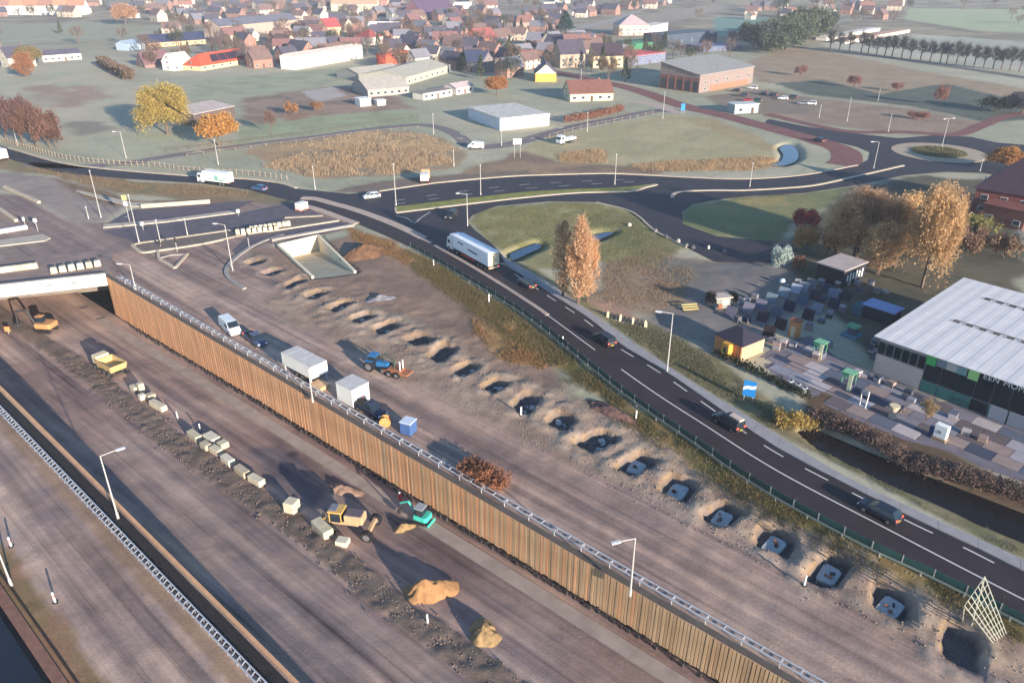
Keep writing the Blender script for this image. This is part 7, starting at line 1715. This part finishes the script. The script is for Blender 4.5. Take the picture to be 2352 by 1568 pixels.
# teal screen along the road
sc_ = [p for p in bar if p.x > at(930, 560).x]; scr = resample(sc_, 3.0)
ts = thing('road_screen', 'low teal glass screen with posts along the left edge of the dark road', 'barrier', (0, 0, 0))
M_SCR = mat('teal screen glass', C(40,74,72), 0.4, 0.2, 0.6, spec=0.5)
for i in range(len(scr)-1):
    a_, b_ = scr[i], scr[i+1]; d_ = b_-a_; L_ = d_.length; rz_ = math.atan2(d_.y, d_.x); m_ = (a_+b_)/2
    MB().box((0,0,0.62),(L_*0.96,0.05,0.75)).build('panel', M_SCR, ts, (m_.x, m_.y, m_.z), rz_)
    MB().box((0,0,0.5),(0.1,0.1,1.05)).build('post', M_POLE, ts, (a_.x, a_.y, a_.z), rz_)
gr_ = resample(offs(sc_, 0.0), 4.0)
gl_ = thing('road_guard_rail', 'pale green grey guard rail in front of the teal road screen', 'guard rail', (0, 0, 0))
sgn = 1 if (offs(sc_, 1.0)[5]-centre[min(range(len(centre)), key=lambda k: (centre[k]-sc_[5]).length)]).length > (offs(sc_, -1.0)[5]-centre[min(range(len(centre)), key=lambda k: (centre[k]-sc_[5]).length)]).length else -1
go = resample(offs(sc_, sgn*0.45), 4.0)
for i in range(len(go)-1):
    a_, b_ = go[i], go[i+1]; d_ = b_-a_; m_ = (a_+b_)/2; rz_ = math.atan2(d_.y, d_.x)
    MB().box((0,0,0.42),(d_.length*0.995,0.07,0.24)).build('rail', mat('green grey rail', C(128,142,134), 0.5, 0.1, 1.0, metal=0.2), gl_, (m_.x, m_.y, m_.z-0.08), rz_)
    MB().box((0,0,0.15),(0.1,0.12,0.7)).build('post', M_POLE, gl_, (a_.x, a_.y, a_.z-0.08), rz_)
# picket fence by the left road
pf_ = resample(spline([at(u, v) for u, v in [(-10,322),(40,336),(140,364),(250,378),(360,384),(440,395),(570,403),(660,414)]]), 1.9)
fe = thing('picket_fence', 'long grey picket fence above the road on the left', 'fence', (0, 0, 0)); M_WOODG = mat('weathered wood', C(146,130,112), 0.9, 0.15, 1.0)
pk_me = MB().box((0,0,0.8),(0.16,0.14,1.6)).mesh('picket', M_WOODG)
for p in pf_[:300]: link('picket', pk_me, fe, p, 0.3)
for i in range(0, len(pf_)-4, 4):
    a_, b_ = pf_[i], pf_[i+4]; d_ = b_-a_; m_ = (a_+b_)/2
    for zz in (0.5, 1.2): MB().box((0,0,zz),(d_.length,0.06,0.12)).build('rail', M_WOODG, fe, m_, math.atan2(d_.y, d_.x))
def post_fence(label, pts, step, h_, m, wire=True):
    t = thing('post_fence', label, 'fence', (0,0,0)); L_ = resample(spline([at(u, v) for u, v in pts]), step); me = MB().box((0,0,h_/2),(0.14,0.14,h_)).mesh('post', m)
    for p in L_: link('post', me, t, p)
    for a_, b_ in zip(L_, L_[1:]):
        d_ = b_-a_; MB().box((0,0,h_*0.8),(d_.length,0.05,0.08)).build('rail', m, t, (a_+b_)/2, math.atan2(d_.y, d_.x))
    return t
post_fence('post and rail fence above the grey path in the middle', [(383,350),(570,326),(700,310),(824,293),(960,272)], 3.5, 1.3, mat('dark wood', C(96,76,62)))
post_fence('post and rail fence below the grey path in the middle', [(430,360),(570,342),(700,326),(824,309),(960,296)], 5.0, 1.1, M_WOODG)
post_fence('post and rail fence along the village road', [(1262,318),(1331,299),(1420,281),(1500,265)], 4.5, 1.6, M_WOODG)
post_fence('dark fence at the edge of the dark right-hand field', [(1750,190),(1850,212),(2000,232),(2130,255),(2280,285)], 6, 1.1, mat('dark wood', C(96,76,62)))
# rows of concrete blocks on the bridge and the islands
rows = []
def block_row(pts, n, size, lab):
    out = []; L_ = [pts[0].lerp(pts[1], (i+0.5)/n) for i in range(n)]; d_ = pts[1]-pts[0]
    for p in L_:
        o = MB().loft([[(-size[0]/2,-size[1]/2,0),(size[0]/2,-size[1]/2,0),(size[0]/2,size[1]/2,0),(-size[0]/2,size[1]/2,0)],[(-size[0]*0.45,-size[1]*0.45,size[2]),(size[0]*0.45,-size[1]*0.45,size[2]),(size[0]*0.45,size[1]*0.45,size[2]),(-size[0]*0.45,size[1]*0.45,size[2])]]).build('barrier_block', M_BLK[rnd.randrange(4)], None, p, math.atan2(d_.y, d_.x)+rnd.uniform(-0.1, 0.1), bevel=0.04)
        out.append(tag(o, '', 'block', lab))
    order_labels(out, '{n} from the left of the ' + lab)
block_row([P(0,1,-20,950,0.05), P(0,1,320,905,0.05)], 8, (1.0,0.9,1.1), 'pale blocks on the left part of the bridge deck')
block_row([P(0,1,420,955,0.05), P(0,1,860,885,0.05)], 6, (1.2,1.0,1.2), 'pale blocks on the right part of the bridge deck')
block_row([P(0,1,1975,625,0.2), P(0,1,2345,590,0.2)], 8, (0.9,0.9,1.1), 'pale blocks on the long island, near row')
block_row([P(1,1,10,600,0.2), P(1,1,360,548,0.2)], 9, (0.9,0.9,1.1), 'pale blocks on the long island, far row')
tag(MB().box((0,0,0.5),(16,0.5,1.0)).build('concrete_beam', M_CONC, None, P(0,1,1480,385,0.03), math.atan2(*(P(0,1,1830,345)-P(0,1,1110,395)).yx), bevel=0.04), 'long pale concrete beam above the crossing lanes', 'beam')
tag(MB().box((0,0,0.4),(9,1.2,0.8)).build('concrete_wall', M_WHITE, None, P(0,1,40,608,0.03), math.atan2(*(P(0,1,150,590)-P(0,1,0,615)).yx), bevel=0.04), 'white concrete wall piece at the left edge of the crossing', 'wall')
for k, (x0, y0, x1, y1, lab) in enumerate([(40,235,330,365,'pale concrete beam lying across the sandy corner'),(0,420,140,520,'pale kerb beam at the left edge of the crossing')]):
    a_, b_ = P(0,1,x0,y0), P(0,1,x1,y1); d_ = b_-a_; tag(MB().box((0,0,0.3),(d_.length,0.8,0.6)).build('concrete_beam', M_CONC, None, (a_+b_)/2, math.atan2(d_.y, d_.x), bevel=0.04), lab, 'beam')
# red and white works trailer by the road bend
t = thing('works_trailer', 'red and white works trailer at the end of the divider strips', 'trailer', P(1,1,455,430,0.1), 1.0)
MB().box((0,0,1.4),(2.6,1.8,1.6)).build('box', mat('white cabin panel', C(226,222,214)), t, bevel=0.05); MB().box((0,0,0.6),(2.7,1.9,0.35)).build('red_band', mat('salmon band', C(206,130,110)), t); wheel(t, 0, 0.85); wheel(t, 0, -0.85); MB().tube((1.3,0,0.5),(2.3,0,0.4),0.06,5).build('tow_bar', M_DARK, t)
# white lattice frame at the lower right
Dl, Cl = on_ground(*T(3,3,2030,1190)), on_ground(*T(3,3,1925,1255)); Al = T(3,3,1862,745); Bl = T(3,3,1705,970)
def ray(px, z): return at(*px, z)
A3, B3 = ray(Al, 7.6), ray(Bl, 5.2)
lt = thing('lattice_frame', 'leaning white steel lattice frame at the lower right corner', 'lattice frame', Dl); M_LAT = mat('white lattice', C(168,168,154), 0.6)
rel = lambda p: tuple(p-Dl)
for k in range(7):
    f_ = k/6; MB().tube(rel(A3.lerp(B3, f_)), rel(Dl.lerp(Cl, f_)), 0.045, 5).build('bar', M_LAT, lt)
for k in range(8):
    f_ = k/8; MB().tube(rel(A3.lerp(Dl, f_)), rel(B3.lerp(Cl, f_)), 0.03, 5).build('cross_bar', M_LAT, lt)
MB().tube(rel(B3), rel(on_ground(*T(3,3,1690,1090))), 0.07, 5).build('stay', M_LAT, lt); MB().tube(rel(A3), rel(on_ground(*T(3,3,1760,1120))), 0.07, 5).build('stay', M_LAT, lt)
# earth mound beside the tunnel
o = heap('dark brown earth mound right of the tunnel mouth', on_ground(*T(1,1,980,790)), 5.5, 3.2, 2.2, mat('brown earth', C(112,82,60), 0.95, 0.3, 1.0, bump=0.8), 0.6, 12)
heap('small bluish spoil heap below the embankment', on_ground(*T(1,1,1110,1170)), 2.6, 1.4, 0.9, mat('blue grey spoil', C(112,112,118), 0.95, 0.3, 1.0, bump=0.8), 0.3, 14)
heap('reddish earth mound beside the dark road left of the blue sign', on_ground(*T(2,2,960,770)), 4.0, 1.5, 0.9, mat('reddish earth', C(112,84,76), 0.95, 0.3, 1.0, bump=0.8), RZ, 15)

# ------------------------------------------------------------------ haze: the still winter air over the polder
hz = MB().box((75, 1670, 23.5), (4200, 4200, 67)).build('haze', None, None)
hz['kind'] = 'stuff'; hz['label'] = 'thin winter haze over the whole scene'; hz['category'] = 'haze'
hm = bpy.data.materials.new('haze'); hm.use_nodes = True; hn = hm.node_tree.nodes; hn.clear()
ho = hn.new('ShaderNodeOutputMaterial'); hv = hn.new('ShaderNodeVolumePrincipled')
hv.inputs['Color'].default_value = (0.80, 0.86, 1.0, 1); hv.inputs['Density'].default_value = 0.00019; hv.inputs['Anisotropy'].default_value = 0.0
hm.node_tree.links.new(hv.outputs[0], ho.inputs['Volume']); hz.data.materials.append(hm)
